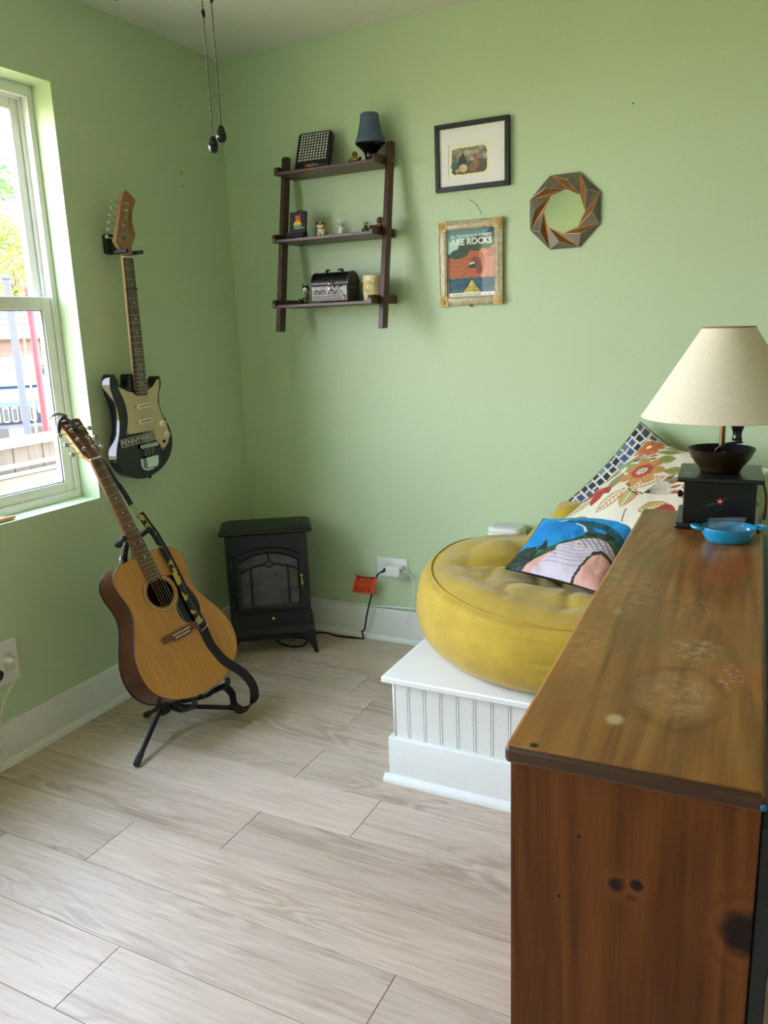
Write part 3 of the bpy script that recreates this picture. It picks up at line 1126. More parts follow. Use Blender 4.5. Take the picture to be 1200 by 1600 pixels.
def sea_paint(u, v):
    C = np.zeros(u.shape + (3,)) + np.array((240, 236, 216))
    n = fbm(u * 9, v * 7, 2)
    edge = (fbm(u * 14, v * 12, 5) - .5) * .07
    ins = (np.abs(u - .5) < .42 + edge) & (np.abs(v - .48) < .385 + edge) & ((np.abs(u - .5) / .46) ** 4 + (np.abs(v - .48) / .42) ** 4 < 1 + edge * 2)
    P = np.zeros_like(C) + np.array((150, 146, 128))
    P += ((n - .5) * 150)[..., None] * np.array((1, .98, .85))
    sea = v < .47 + .01 * np.sin(u * 20)
    P[sea] = np.array((62, 110, 104)) + ((fbm(u[sea] * 8, v[sea] * 60, 3) - .5) * 70)[:, None]
    land = v < .25 + .18 * np.clip(u - .25, 0, 1) + .08 * (fbm(u * 6, v * 2, 8) - .5)
    P[land] = np.array((104, 92, 68)) + ((fbm(u[land] * 14, v[land] * 20, 4) - .5) * 60)[:, None]
    # two seated figures seen from behind
    hair = ((u - .34) / .085) ** 2 + ((v - .47) / .18) ** 2 < 1
    hair |= point_in([(.27, .36), (.33, .70), (.38, .70), (.43, .36)], u, v)
    P[hair] = np.array((62, 64, 62))
    dress = ((u - .36) / .10) ** 2 + ((v - .26) / .12) ** 2 < 1
    P[dress] = np.array((216, 186, 158)) + ((fbm(u[dress] * 30, v[dress] * 30, 6) - .5) * 50)[:, None]
    coat = point_in([(.50, .16), (.50, .30), (.58, .44), (.66, .50), (.74, .44), (.75, .34), (.70, .22), (.66, .14)], u, v)
    P[coat] = np.array((150, 116, 96)) + ((fbm(u[coat] * 20, v[coat] * 20, 7) - .5) * 40)[:, None]
    cap = ((u - .645) / .052) ** 2 + ((v - .585) / .075) ** 2 < 1
    P[cap] = (186, 92, 66)
    yl = ((u - .22) / .05) ** 2 + ((v - .2) / .06) ** 2 < 1
    P[yl] = np.array((190, 160, 110))
    C[ins] = P[ins]
    return C


g = flat_print(G(), mx1 - mx0 + .004, my1 - my0 + .004, 150, 110, sea_paint, Matrix.Translation((mx0 - .002, my0 - .002, .0087)))
obj('painting', g, paint_mat('watercolour', .7), pic, normals=False)
obj('glass', G().box((.0155, .0155, .0145), (FW_ - .0155, FH_ - .0155, .0165)), M_PANE, pic)

# --- pale gilt frame with the travel poster
PW_, PH_ = .252, .304
post = thing('poster_frame', 'pale gilt frame with carved corners around a travel poster of red rocks and kayak', 'picture', M=WALLF(.978, 1.416))
M_GILT = NT('worn_gilt')
v_ = M_GILT.coords()
M_GILT.set(M_GILT.ramp(M_GILT.noise(v_, 60, 4, .6), [(.25, srgb(150, 134, 98)), (.5, srgb(176, 166, 138)), (.8, srgb(200, 192, 170))]), .45, .25)
M_GILT = M_GILT.m
M_GOLD = mat('old_gold_edge', (176, 150, 92), .4, .4, vary=.25)
mitred_frame(post, PW_, PH_, .0335, .02, M_GILT, prof=[(0, 0), (0, .015), (.003, .018), (.006, .0165), (.010, .0175), (.024, .0195), (.0275, .0175), (.030, .018), (.0325, .013), (.0325, 0)], bevel=.0006)
for sx in (0, 1):
    for sy in (0, 1):
        MC = Matrix.Translation((PW_ if sx else 0, PH_ if sy else 0, 0)) @ Matrix.Diagonal((-1 if sx else 1, -1 if sy else 1, 1, 1))
        g = G().prism([(-.001, -.001), (.034, -.001), (.040, .010), (.034, .018), (.0335, .0335), (.018, .034), (.010, .040), (-.001, .034)], .006, .0206, M=MC)
        for k in range(5):
            a = math.radians(8 + k * 18.5)
            g.tube([(.004, .004, .0205), (.004 + .017 * math.cos(a), .004 + .017 * math.sin(a), .0225), (.004 + .033 * math.cos(a), .004 + .033 * math.sin(a), .0205)], [.0018, .0034, .0012], 6, M=MC)
        obj('corner_leaf', g, M_GOLD, post, bevel=.0008)
bx0, by0, bx1, by1 = .034, .032, PW_ - .034, PH_ - .032


def poster_paint(u, v):
    sky = np.array((92, 146, 158))[None, None] * (1 - np.clip(1.2 - v, 0, 1))[..., None] + np.array((170, 206, 216))[None, None] * np.clip(1.2 - v, 0, 1)[..., None]
    C = np.where((v > .88)[..., None], np.array((90, 142, 154)), sky)
    n = (fbm(u * 9, v * 9, 1) - .5)
    for cx, cy, r in ((.05, .70, .09), (.15, .72, .10), (.26, .82, .08), (.03, .80, .06)):
        C[((u - cx) ** 2 + ((v - cy) / .72) ** 2) < r * r] = (176, 208, 216)
    T = point_in([(0, .50), (0, .66), (.05, .655), (.12, .70), (.22, .715), (.25, .78), (.28, .82), (.40, .86), (.52, .84), (.62, .90), (.74, .90), (.84, .95), (.93, 1.01), (1.01, 1.01), (1.01, .66), (0, .5)], u + n * .05, v + n * .05)
    C[T] = (40, 72, 58)
    C[T & (fbm(u * 7, v * 7, 12) > .55)] = (30, 58, 50)
    M2 = point_in([(.64, .70), (.70, .78), (.80, .80), (.88, .83), (1.01, .86), (1.01, .70), (.9, .66)], u + n * .06, v + n * .06)
    C[M2] = (58, 104, 64)
    C[M2 & (fbm(u * 8, v * 8, 21) > .54)] = (72, 122, 66)
    C[point_in([(0, .28), (0, .54), (.04, .59), (.10, .59), (.13, .565), (.25, .57), (.33, .58), (.43, .62), (.46, .67), (.52, .69), (.66, .67), (.74, .72), (.80, .28)], u + n * .02, v + n * .02)] = (186, 100, 60)
    st = (np.sin((v + .03 * np.sin(u * 9)) * 95) > .72) & (v < .6) & (u < .66) & (v > .29)
    base = np.all(np.abs(C - np.array((186, 100, 60))) < 1, axis=-1)
    C[st & base] = (166, 84, 52)
    C[point_in([(.26, .285), (.36, .36), (.44, .46), (.50, .55), (.58, .60), (.66, .57), (.72, .46), (.74, .36), (.70, .33), (.62, .34), (.60, .44), (.56, .53), (.47, .50), (.40, .42), (.33, .31)], u, v)] = (128, 66, 56)
    C[point_in([(.43, .425), (.47, .51), (.53, .525), (.58, .50), (.605, .425)], u, v)] = (44, 78, 58)
    C[point_in([(.455, .475), (.475, .51), (.57, .515), (.575, .49)], u, v)] = (206, 222, 220)
    C[point_in([(.66, .28), (.78, .42), (.76, .56), (.68, .58), (.67, .66), (.72, .70), (.82, .70), (.86, .67), (.92, .72), (1.01, .78), (1.01, .28)], u, v)] = (214, 142, 96)
    C[point_in([(.80, .60), (.90, .69), (1.01, .72), (1.01, .60), (.86, .57)], u, v)] = (190, 112, 72)
    C[point_in([(.74, .42), (.80, .50), (.78, .60), (.70, .66), (.72, .52)], u, v)] = (192, 116, 76)
    C[point_in([(.82, .30), (.86, .42), (.84, .56), (.865, .56), (.88, .42), (.86, .30)], u, v) | point_in([(.93, .30), (.95, .45), (.93, .55), (.955, .55), (.97, .42), (.96, .30)], u, v)] = (196, 120, 80)
    W = v < .285 + .006 * np.sin(u * 40)
    C[W] = (44, 92, 112)
    C[W & (fbm(u * 3, v * 60, 31) > .58)] = (34, 74, 96)
    C[W & (fbm(u * 4, v * 50, 37) > .66)] = (64, 116, 130)
    C[point_in([(.29, .06), (.40, .13), (.50, .235), (.53, .235), (.63, .14), (.74, .06)], u, v)] = (34, 66, 84)
    C[point_in([(.32, .065), (.42, .15), (.515, .255), (.61, .15), (.70, .065)], u, v)] = (214, 200, 84)
    C[point_in([(.515, .255), (.61, .15), (.70, .065), (.53, .065)], u, v)] = (190, 178, 66)
    C[(np.abs(v - .12 - .03 * np.cos((u - .515) * 12)) < .005) & (u > .41) & (u < .62)] = (96, 90, 40)
    C[(np.abs(v - .085 - .02 * np.cos((u - .515) * 12)) < .005) & (u > .38) & (u < .65)] = (96, 90, 40)
    C[(v < .065) | (u < .012) | (u > .988) | (v > .99)] = (236, 236, 226)
    return C


PBW, PBH = bx1 - bx0, by1 - by0
obj('backing_board', G().box((.03, .03, .002), (PW_ - .03, PH_ - .03, .0075)), mat('paper_cream', (238, 234, 214), .75), post)
g = flat_print(G(), PBW + .004, PBH + .004, 200, 250, poster_paint, Matrix.Translation((bx0 - .002, by0 - .002, .0078)))
sheet = obj('poster', g, paint_mat('printed_paper', .6), post, normals=False)
M_LET = mat('cream_ink', (240, 238, 220), .6, vary=.01)
text('lettering', 'ALL THE POINTS OF INTEREST', .0135, M_LET, sheet, Matrix.Translation((bx0 + .011, by1 - .0265, .0080)), width=.163, depth=.0002, bold=.0002)
text('lettering', 'ARE ROCKS', .031, M_LET, sheet, Matrix.Translation((bx0 + .011, by1 - .053, .0080)), width=.163, depth=.0002, bold=.0009)
text('lettering', 'PICTURED ROCKS NATIONAL LAKESHORE', .0064, mat('dark_ink', (60, 66, 70), .6), sheet, Matrix.Translation((bx0 + .018, by0 + .0045, .0080)), width=.112, depth=.0002)
text('lettering', 'EST. 1966', .0064, mat('dark_ink', (60, 66, 70), .6), sheet, Matrix.Translation((bx0 + .142, by0 + .0045, .0080)), width=.026, depth=.0002)
obj('glass', G().box((.0325, .0325, .0095), (PW_ - .0325, PH_ - .0325, .0113)), M_PANE, post)
obj('hanging_clip', G().box((.118, -.006, .002), (.128, .004, .008)), mat('black_plastic', (20, 21, 24), .45), post)

# --- octagonal mirror
mir = thing('octagonal_mirror', 'octagonal wall mirror framed by folded bronze and grey facets', 'mirror', M=WALLF(1.4525, 1.7185))
RO, RI = .1335, .0735
A0 = math.radians(68)
M_BRZ = mat('bronze_paint', (150, 104, 58), .42, .55, vary=.2, scale=30)
M_GRF = mat('antique_grey', (118, 112, 98), .45, .35, vary=.2, scale=30)
M_SLV = mat('silver_ridge', (176, 168, 160), .4, .5)
obj('mirror_back', G().prism([(RO * math.cos(A0 + k * math.pi / 4), RO * math.sin(A0 + k * math.pi / 4)) for k in range(8)], 0, .006), mat('mirror_backing', (44, 40, 36), .6), mir)
P = lambda r, t, z: (r * math.cos(t), r * math.sin(t), z)
Q = math.pi / 4
for k in range(8):
    a, b = A0 - k * Q, A0 - (k + 1) * Q
    o1, o2, r1 = P(RO, a, .009), P(RO, b, .009), P(.102, a - .52, .028)
    i1, i2 = P(RI, a - .47, .0105), P(RI, b - .47, .0105)
    lo = lambda p: (p[0], p[1], .0061)

    def facet(name, pts, m_):
        n_ = len(pts)
        g_ = G().add(pts + [lo(p) for p in pts], [tuple(range(n_)), tuple(range(2 * n_ - 1, n_ - 1, -1))] + [(i, n_ + i, n_ + (i + 1) % n_, (i + 1) % n_) for i in range(n_)])
        obj(name, g_, m_, mir, smooth=False)
    facet('bronze_facet', [o1, r1, i2, i1], M_BRZ)
    facet('grey_facet', [o1, o2, r1], M_GRF)
    facet('grey_facet', [o2, i2, r1], M_GRF)
    obj('ridge_line', G().tube([o1, r1], .0010, 6).tube([r1, i2], .0010, 6).tube([o2, r1], .0008, 6), M_SLV, mir)
tm = NT('silvered_mirror')
tm.set((.92, .93, .90), .02, 1.0)
obj('mirror_glass', G().prism([P(RI + .004, A0 - .47 + k * math.pi / 4, 0)[:2] for k in range(8)], .0062, .0082), tm.m, mir)

# ================================================================== ELECTRIC GUITAR AND ITS HANGER
hang = thing('guitar_wall_hanger', 'black wall hanger with padded yoke holding up the electric guitar', 'hanger', (0, -.7255, 1.667))
M_RUB = mat('black_rubber', (26, 28, 32), .6, vary=.15)
MH = frame((0, 1, 0), (0, 0, 1), (1, 0, 0), (0, 0, 0))
obj('mount_plate', G().prism(rrect(-.019, -.034, .019, .034, .008), .0005, .022, M=MH), M_RUB, hang, bevel=.004)
obj('stem', G().tube([(.018, 0, -.008), (.045, .004, -.026), (.062, .005, -.032)], .0085, 10), M_RUB, hang)
for sy in (-1, 1):
    c0 = .005
    path = spline([(.052, c0, -.032), (.060, c0 + sy * .020, -.032), (.068, c0 + sy * .0355, -.032), (.090, c0 + sy * .0365, -.032), (.124, c0 + sy * .0365, -.031)], 6)
    obj('padded_arm', G().tube(path, .0068, 12), M_RUB, hang)
EG0 = (.034, -.712, 1.0)
eg = thing('electric_guitar', 'black electric guitar with cream pickguard hanging on the left wall', 'guitar', M=frame((0, 1, 0), (0, 0, 1), (1, 0, 0), EG0))


def EL(pts):
    return [(y + .712, z - 1.0) for y, z in pts]


body = [(-.843, 1.219), (-.832, 1.217), (-.823, 1.203), (-.815, 1.185), (-.804, 1.173), (-.792, 1.168), (-.774, 1.169), (-.768, 1.182), (-.766, 1.202), (-.762, 1.214), (-.752, 1.2155), (-.742, 1.213), (-.741, 1.190), (-.735, 1.160), (-.712, 1.152), (-.682, 1.155), (-.662, 1.159), (-.646, 1.167), (-.635, 1.178), (-.628, 1.189), (-.620, 1.1965), (-.611, 1.198), (-.603, 1.191), (-.602, 1.165), (-.612, 1.143), (-.620, 1.118), (-.621, 1.09), (-.610, 1.057), (-.591, 1.025), (-.574, .991), (-.568, .952), (-.578, .912), (-.604, .877), (-.641, .851), (-.689, .835), (-.739, .829), (-.787, .838), (-.824, .857), (-.849, .884), (-.863, .914), (-.863, .94), (-.856, .965), (-.846, .990), (-.836, 1.02), (-.831, 1.065), (-.836, 1.103), (-.848, 1.14), (-.857, 1.175), (-.854, 1.206)]
body = spline(EL(body), 3, closed=True)[::-1]
M_EBLK = mat('gloss_black_lacquer', (6, 9, 13), .08, vary=.1, Specular_IOR_Level=.42)
obj('body', G().prism(body, 0, .041), M_EBLK, eg, bevel=.007, seg=3)
pg = spline(EL([(-.822, 1.171), (-.811, 1.170), (-.776, 1.153), (-.750, 1.148), (-.744, 1.140), (-.715, 1.135), (-.686, 1.135), (-.675, 1.152), (-.650, 1.161), (-.630, 1.180), (-.618, 1.186), (-.611, 1.182), (-.617, 1.155), (-.628, 1.122), (-.630, 1.094), (-.617, 1.055), (-.599, 1.020), (-.587, .987), (-.588, .961), (-.603, .939), (-.627, .922), (-.636, .930), (-.648, .951), (-.664, .968), (-.668, .997), (-.735, 1.001), (-.800, 1.003), (-.804, 1.010), (-.792, 1.055), (-.793, 1.096), (-.805, 1.136)]), 2, closed=True)[::-1]
M_CRM = mat('aged_cream_plastic', (204, 188, 148), .4, vary=.03, scale=12)
obj('pickguard', G().prism(pg, .0412, .0435), M_CRM, eg, bevel=.0006)
M_CHR = mat('chrome', (200, 204, 202), .12, 1.0, vary=.02)
M_WPL = mat('white_plastic', (238, 236, 222), .35, vary=.02)
for (cy, cz) in ((-.7105, 1.0965), (-.7095, 1.0405)):
    MP = frame((.998, .055, 0), (-.055, .998, 0), (0, 0, 1), (cy + .712, cz - 1, .0436))
    pk = obj('pickup', G().prism(rrect(-.036, -.0088, .036, .0088, .0085), 0, .006, M=MP), M_WPL, eg, bevel=.0015)
    for k in range(6):
        obj('pole_piece', G().prism(circle((-.0235 + k * .0094, 0), .0028, 10), .006, .0068, M=MP), RB, pk)
    for sx in (-1, 1):
        obj('screw', G().prism(circle((sx * .0405, 0), .0024, 8), 0, .0012, M=MP), RB, eg)
for (cy, cz) in ((-.6235, 1.0205), (-.6085, .978)):
    MK = Matrix.Translation((cy + .712, cz - 1, .0436))
    kb = obj('knob', G().lathe([(.0125, 0), (.0128, .004), (.0098, .007), (.0092, .016), (.0084, .0172)], 20, M=MK), M_WPL, eg, smooth=40)
    obj('knob_cap', G().prism(circle((0, 0), .0062, 16), .0173, .0181, M=MK), mat('pale_gold', (206, 190, 140), .3, .6), kb)
obj('output_jack', G().lathe([(.0066, 0), (.0066, .003), (.004, .0035), (.004, .001)], 16, M=Matrix.Translation((-.62 + .712, .952 - 1, .0436))), mat('dark_metal', (60, 54, 52), .4, .8), eg)
for y, z in ((-.817, 1.167), (-.751, 1.145), (-.797, 1.078), (-.801, 1.008), (-.6165, 1.177), (-.634, 1.10), (-.5995, 1.037), (-.590, .974), (-.629, .929), (-.645, .962), (-.671, 1.0)):
    obj('screw', G().prism(circle((y + .712, z - 1), .0022, 8), .0436, .0445), RB, eg)
# band sticker
PS = EL([(-.8455, .9885), (-.672, .997), (-.668, .967), (-.841, .9575)])
un = Vector((PS[1][0] - PS[0][0], PS[1][1] - PS[0][1], 0)).normalized()
stk = obj('sticker', G().prism([PS[3], PS[2], PS[1], PS[0]], .0412, .0446), mat('black_sticker', (38, 46, 46), .5), eg)
M_STL = mat('sticker_silver', (198, 204, 196), .45)
MS = frame(un, Vector((-un.y, un.x, 0)), (0, 0, 1), (PS[3][0], PS[3][1], .0447))
g = ring(G(), .0008, .0006, .1725, .0294, .0022, 0, .0006)
V = np.concatenate(g.v)
A_ = np.array(MS)
g.v = [V @ A_[:3, :3].T + A_[:3, 3]]
obj('sticker_border', g, M_STL, stk)
text('lettering', 'PENNYWISE', .026, M_STL, stk, MS @ Matrix.Translation((.006, .0062, .0002)), width=.161, depth=.0003, bold=.0004)
# bridge and tailpiece
MB = frame((1, 0, 0), (0, 1, 0), (0, 0, 1), (-.7035 + .712, .948 - 1, .0412))
obj('bridge', G().prism(rrect(-.047, -.0085, .047, .0085, .008), 0, .010, M=MB), M_CHR, eg, bevel=.003)
obj('bridge_saddle', G().prism(rrect(-.037, -.003, .037, .003, .0029), .0101, .0135, M=MB), M_CHR, eg, bevel=.001)
tl = [(-.030, .022), (-.030, -.012), (-.026, -.024), (-.014, -.032), (.014, -.033), (.028, -.026), (.033, -.012), (.033, .0)]
MT = frame((1, 0, 0), (0, 1, 0), (0, 0, 1), (-.709 + .712, .889 - 1, .0412))
obj('tailpiece', G().prism([(-.042, .014), (-.042, -.010), (-.034, -.026), (-.014, -.034), (.018, -.034), (.036, -.024), (.041, -.006), (.041, .018)][::1], 0, .003, M=MT), M_CHR, eg, bevel=.0012)
obj('tailpiece_cover', G().prism([(-.022, .020), (-.022, -.020), (-.016, -.0255), (.030, -.0255), (.040, -.012), (.042, .020)], .0032, .015, M=MT), M_CHR, eg, bevel=.004, seg=3)
# neck
M_MAPLE = wood_mat('maple_neck', (190, 142, 88), (206, 160, 104), (218, 176, 120), 'Y', rough=.35, ring=.12)
M_ROSE = wood_mat('rosewood', (52, 36, 32), (72, 50, 44), (90, 64, 56), 'Y', rough=.5, ring=.15)
NUT, END = 1.618 - 1.0, 1.136 - 1.0
cx = lambda z: -.7115 + .712 + (-.716 + .7115) * (NUT - z) / (NUT - END)
hw = lambda z: .0235 + (.0300 - .0235) * (NUT - z) / (NUT - END)
rows = []
for z in np.linspace(NUT + .012, END + .02, 14):
    aa = np.linspace(math.pi, 2 * math.pi, 9)
    rows.append([(cx(z) + hw(z) * math.cos(a), z, .0445 + .021 * math.sin(a)) for a in aa])
n_ = obj('neck', G().grid(np.array(rows)).add([r for r in rows[0]], [tuple(range(9))]).add([r for r in rows[-1]], [tuple(range(9))]).add(rows[0][0:1] + rows[0][-1:] + rows[-1][-1:] + rows[-1][0:1], [(0, 1, 2, 3)]), M_MAPLE, eg, smooth=50)
fb = [(cx(NUT) - hw(NUT), NUT), (cx(END) - hw(END), END + .006), (cx(END) - hw(END) + .01, END), (cx(END) + hw(END) - .006, END - .004), (cx(END) + hw(END), END + .004), (cx(NUT) + hw(NUT), NUT)]
fbo = obj('fretboard', G().prism(fb, .0447, .0505), M_ROSE, eg, bevel=.0008)
SCL = .671
fz = lambda n: NUT - SCL * (1 - 2 ** (-n / 12))
M_FRET = mat('nickel_fret', (176, 172, 164), .3, 1.0)
for n in range(1, 22):
    z = fz(n)
    if z > END + .006:
        obj('fret', G().box((cx(z) - hw(z), z - .0009, .0504), (cx(z) + hw(z), z + .0009, .0516)), M_FRET, fbo)
for n in (3, 5, 7, 9, 12, 15, 17, 19):
    z = (fz(n) + fz(n - 1)) / 2
    for dx in ((-.011, .011) if n == 12 else (0.006,)):
        obj('inlay_dot', G().prism(circle((cx(z) + dx, z), .0028, 12), .0506, .0509), M_WPL, fbo)
obj('nut', G().box((cx(NUT) - .0245, NUT - .0005, .044), (cx(NUT) + .0245, NUT + .005, .0525)), mat('bone_nut', (224, 214, 180), .4), eg, bevel=.001)
obj('string_band', G().box((cx(.53) - .0265, .508, .044), (cx(.53) + .0265, .516, .0535)), mat('dark_teal_tape', (30, 42, 46), .5), eg, bevel=.001)
hd = spline(EL([(-.714, 1.828), (-.707, 1.840), (-.692, 1.840), (-.672, 1.828), (-.655, 1.814), (-.668, 1.790), (-.676, 1.769), (-.679, 1.748), (-.675, 1.722), (-.668, 1.698), (-.680, 1.676), (-.691, 1.655), (-.690, 1.625), (-.734, 1.625), (-.740, 1.636), (-.763, 1.664), (-.764, 1.672), (-.745, 1.734), (-.727, 1.795)]), 3, closed=True)
hd = [(x, y) for x, y in hd][::-1]
M_HEADE = wood_mat('headstock_maple', (138, 100, 66), (152, 112, 76), (164, 124, 86), 'Y', rough=.35, ring=.1)
MHD = Matrix.Translation((0, NUT + .006, .0455)) @ Matrix.Rotation(math.radians(2.5), 4, 'X') @ Matrix.Translation((0, -NUT - .006, 0))
hs = obj('headstock', G().prism(hd, -.012, .003, M=MHD), M_HEADE, eg, bevel=.002)
hs.data.materials.append(M_MAPLE)
for k, (y, z) in enumerate(((-.706, 1.797), (-.7135, 1.774), (-.721, 1.750), (-.729, 1.726), (-.7365, 1.702), (-.745, 1.677))):
    tn = obj('tuning_post', G().lathe([(.0052, 0), (.0052, .002), (.0034, .0025), (.0034, .009), (.0038, .011)], 12, M=MHD @ Matrix.Translation((y + .712, z - 1, .0032))), M_CHR, eg, smooth=40)
    g = G().tube([(y + .712 - .010, z - 1, -.013), (y + .712 - .036, z - 1 + .005, -.013)], .0022, 8, M=MHD)
    g.box((y + .712 - .018, z - 1 - .007, -.0165), (y + .712 + .006, z - 1 + .007, -.0122), M=MHD)
    obj('tuner_shaft', g, M_CHR, eg)
    obj('tuner_button', G().ball((y + .712 - .043, z - 1 + .006, -.013), (.0085, .0075, .0036), 12, 8, M=MHD), M_CHR, eg, smooth=True)
for y, z in ((-.7235, 1.706), (-.727, 1.683)):
    obj('string_guide', G().prism(circle((y + .712, z - 1), .0042, 12), .0032, .0055, M=MHD), mat('dark_metal', (60, 54, 52), .4, .8), hs)
text('lettering', 'Harmony', .0225, RB, hs, MHD @ Matrix.Translation((-.6905 + .712, 1.711 - 1, .0033)) @ Matrix.Rotation(math.radians(80), 4, 'Z'), shear=.4, width=.062, depth=.0002)
posts_ = ((-.706, 1.797), (-.7135, 1.774), (-.721, 1.750), (-.729, 1.726), (-.7365, 1.702), (-.745, 1.677))
for k in range(6):
    o = -.0185 + k * .0074
    a = (posts_[5 - k][0] + .712, posts_[5 - k][1] - 1)
    g = G().tube([(a[0], a[1], .0555), (cx(NUT) + o, NUT + .003, .0527), (.0035 + o * 1.28, .948 - 1, .0552), (.0035 + o * 1.25, .912 - 1, .050)], .00055 if k > 2 else .0007, 5)
    obj('string', g, mat('steel_string', (190, 184, 170), .3, 1.0), eg)
obj('strap_button', G().ball((-.689 + .712, .826 - 1, .02), (.007, .008, .007), 10, 7), RB, eg, smooth=True)
obj('strap_button', G().ball((-.79 + .712, 1.19 - 1, -.001), (.005, .005, .004), 10, 7), RB, eg, smooth=True)

th = thing('loose_thread', 'thin dark curved thread stuck to the green wall above the poster frame', 'thread', (1.12, -.002, 1.76))
obj('strand', G().tube(spline([(1.096, -.0018, 1.793), (1.120, -.003, 1.777), (1.135, -.003, 1.757), (1.144, -.0018, 1.737)], 5), .0007, 5), RB, th, W=True)
for x, y, z, n_, lab in ((1.674, 0, 2.034, 'back', 'tiny nail alone high on the back wall above the mirror'), (0, -.292, 1.966, 'left', 'upper of two tiny nails on the left wall near the corner'), (0, -.291, 1.917, 'left', 'lower of two tiny nails on the left wall near the corner')):
    nl = thing('nail', lab, 'nail', (x, y, z))
    MN = frame((1, 0, 0), (0, 0, 1), (0, -1, 0), (0, 0, 0)) if n_ == 'back' else frame((0, 1, 0), (0, 0, 1), (1, 0, 0), (0, 0, 0))
    obj('head', G().lathe([(.001, .0003), (.001, .005), (.0026, .0055), (.0026, .0068)], 10, M=MN), mat('dark_metal', (60, 54, 52), .4, .8), nl)


# ================================================================== ACOUSTIC GUITAR (leans back on its stand)
AU, AV, AW = (0.1624, 0.98167, 0.09974), (-0.44605, -0.01713, 0.89485), (0.88015, -0.18981, 0.43509)
AT = (0.4181, -1.0047, 0.3679)
AM = frame(AU, AV, AW, AT)
ac = thing('acoustic_guitar', 'natural spruce acoustic guitar with reddish brown sides leaning on a floor stand', 'guitar', M=AM)
half = [(-.219, 0), (-.2175, .030), (-.211, .065), (-.200, .099), (-.186, .130), (-.167, .157), (-.143, .179), (-.110, .1945), (-.075, .1995), (-.040, .197), (-.005, .187), (.030, .171), (.066, .151), (.100, .1355), (.127, .1295), (.154, .1300), (.175, .1335), (.195, .1385), (.225, .1410), (.248, .1365), (.267, .1255), (.280, .108), (.2865, .085), (.289, .050), (.2895, .0)]
hs_ = spline(half, 3)
outline = [(h, v) for v, h in hs_] + [(-h, v) for v, h in hs_[-2:0:-1]]
outline = np.array(outline)
depth = lambda v: -.124 + .022 * np.clip((v + .22) / .51, 0, 1)
M_SPR = NT('spruce_top')
v_ = M_SPR.coords(scale=(60, 1.2, 1))
v2 = M_SPR.coords(scale=(9, .8, 1))
f_ = M_SPR.noise(v_, 5.0, 4, .6)
c_ = M_SPR.ramp(f_, [(.3, srgb(168, 114, 52)), (.55, srgb(190, 136, 68)), (.8, srgb(202, 150, 82))])
c_ = M_SPR.mix(M_SPR.math('MULTIPLY', M_SPR.ramp(M_SPR.noise(v2, 1.5, 3), [(.45, (0, 0, 0)), (.75, (1, 1, 1))]), .35), c_, srgb(160, 104, 46))
M_SPR.set(c_, .32, Coat_Weight=.25, Coat_Roughness=.2)
M_SPR = M_SPR.m
M_MAH = NT('mahogany_sides')
f_ = M_MAH.noise(M_MAH.coords(scale=(2.5, 2.5, 60)), 3, 5)
M_MAH.set(M_MAH.ramp(f_, [(.3, srgb(52, 19, 12)), (.7, srgb(78, 32, 18))]), .25, Coat_Weight=.2, Coat_Roughness=.1)
M_MAH = M_MAH.m
M_BIND = mat('black_binding', (18, 16, 16), .35)

# soundboard with a true round hole
SH, SR = (0.0, .148), .050
n_o = len(outline)
ang = np.arctan2(outline[:, 1] - SH[1], outline[:, 0] - SH[0])
order = np.argsort(ang)
oo = outline[order]
inner = np.array([(SH[0] + SR * math.cos(a), SH[1] + SR * math.sin(a)) for a in ang[order]])
g = G()
V = [(p[0], p[1], 0) for p in oo] + [(p[0], p[1], 0) for p in inner] + [(p[0], p[1], -.003) for p in inner] + [(p[0], p[1], -.003) for p in oo]
F = []
for i in range(n_o):
    j = (i + 1) % n_o
    F += [(i, j, n_o + j, n_o + i), (n_o + i, n_o + j, 2 * n_o + j, 2 * n_o + i), (2 * n_o + i, 2 * n_o + j, 3 * n_o + j, 3 * n_o + i), (3 * n_o + i, 3 * n_o + j, j, i)]
g.add(V, F)
top = obj('soundboard', g, M_SPR, ac, smooth=30)
g = G()
V, F = [], []
for s_, dz in ((1.0, -.0045), (1.0, None)):
    for p in outline:
        V.append((p[0] * .9985, p[1], dz if dz is not None else depth(p[1])))
for i in range(n_o):
    j = (i + 1) % n_o
    F.append((i, j, n_o + j, n_o + i))
g.add(V, F)
obj('side', g, M_MAH, ac, smooth=50)
g = G().add([(p[0] * .9985, p[1], depth(p[1]) - .0002) for p in outline], [tuple(range(n_o))]).add([(p[0] * .9985, p[1], depth(p[1]) - .004) for p in outline], [tuple(range(n_o))])
F = [(i, (i + 1) % n_o, n_o + (i + 1) % n_o, n_o + i) for i in range(n_o)]
g.f += F
obj('back', g, M_MAH, ac, smooth=30)
for zz, nm in ((-.0018, 'binding'), (-.105, 'binding')):
    path = [(p[0] * 1.001, p[1] * 1.0005, zz if zz > -.05 else depth(p[1])) for p in outline]
    obj(nm, G().tube(path, .0019, 6, closed=True), M_BIND, ac)
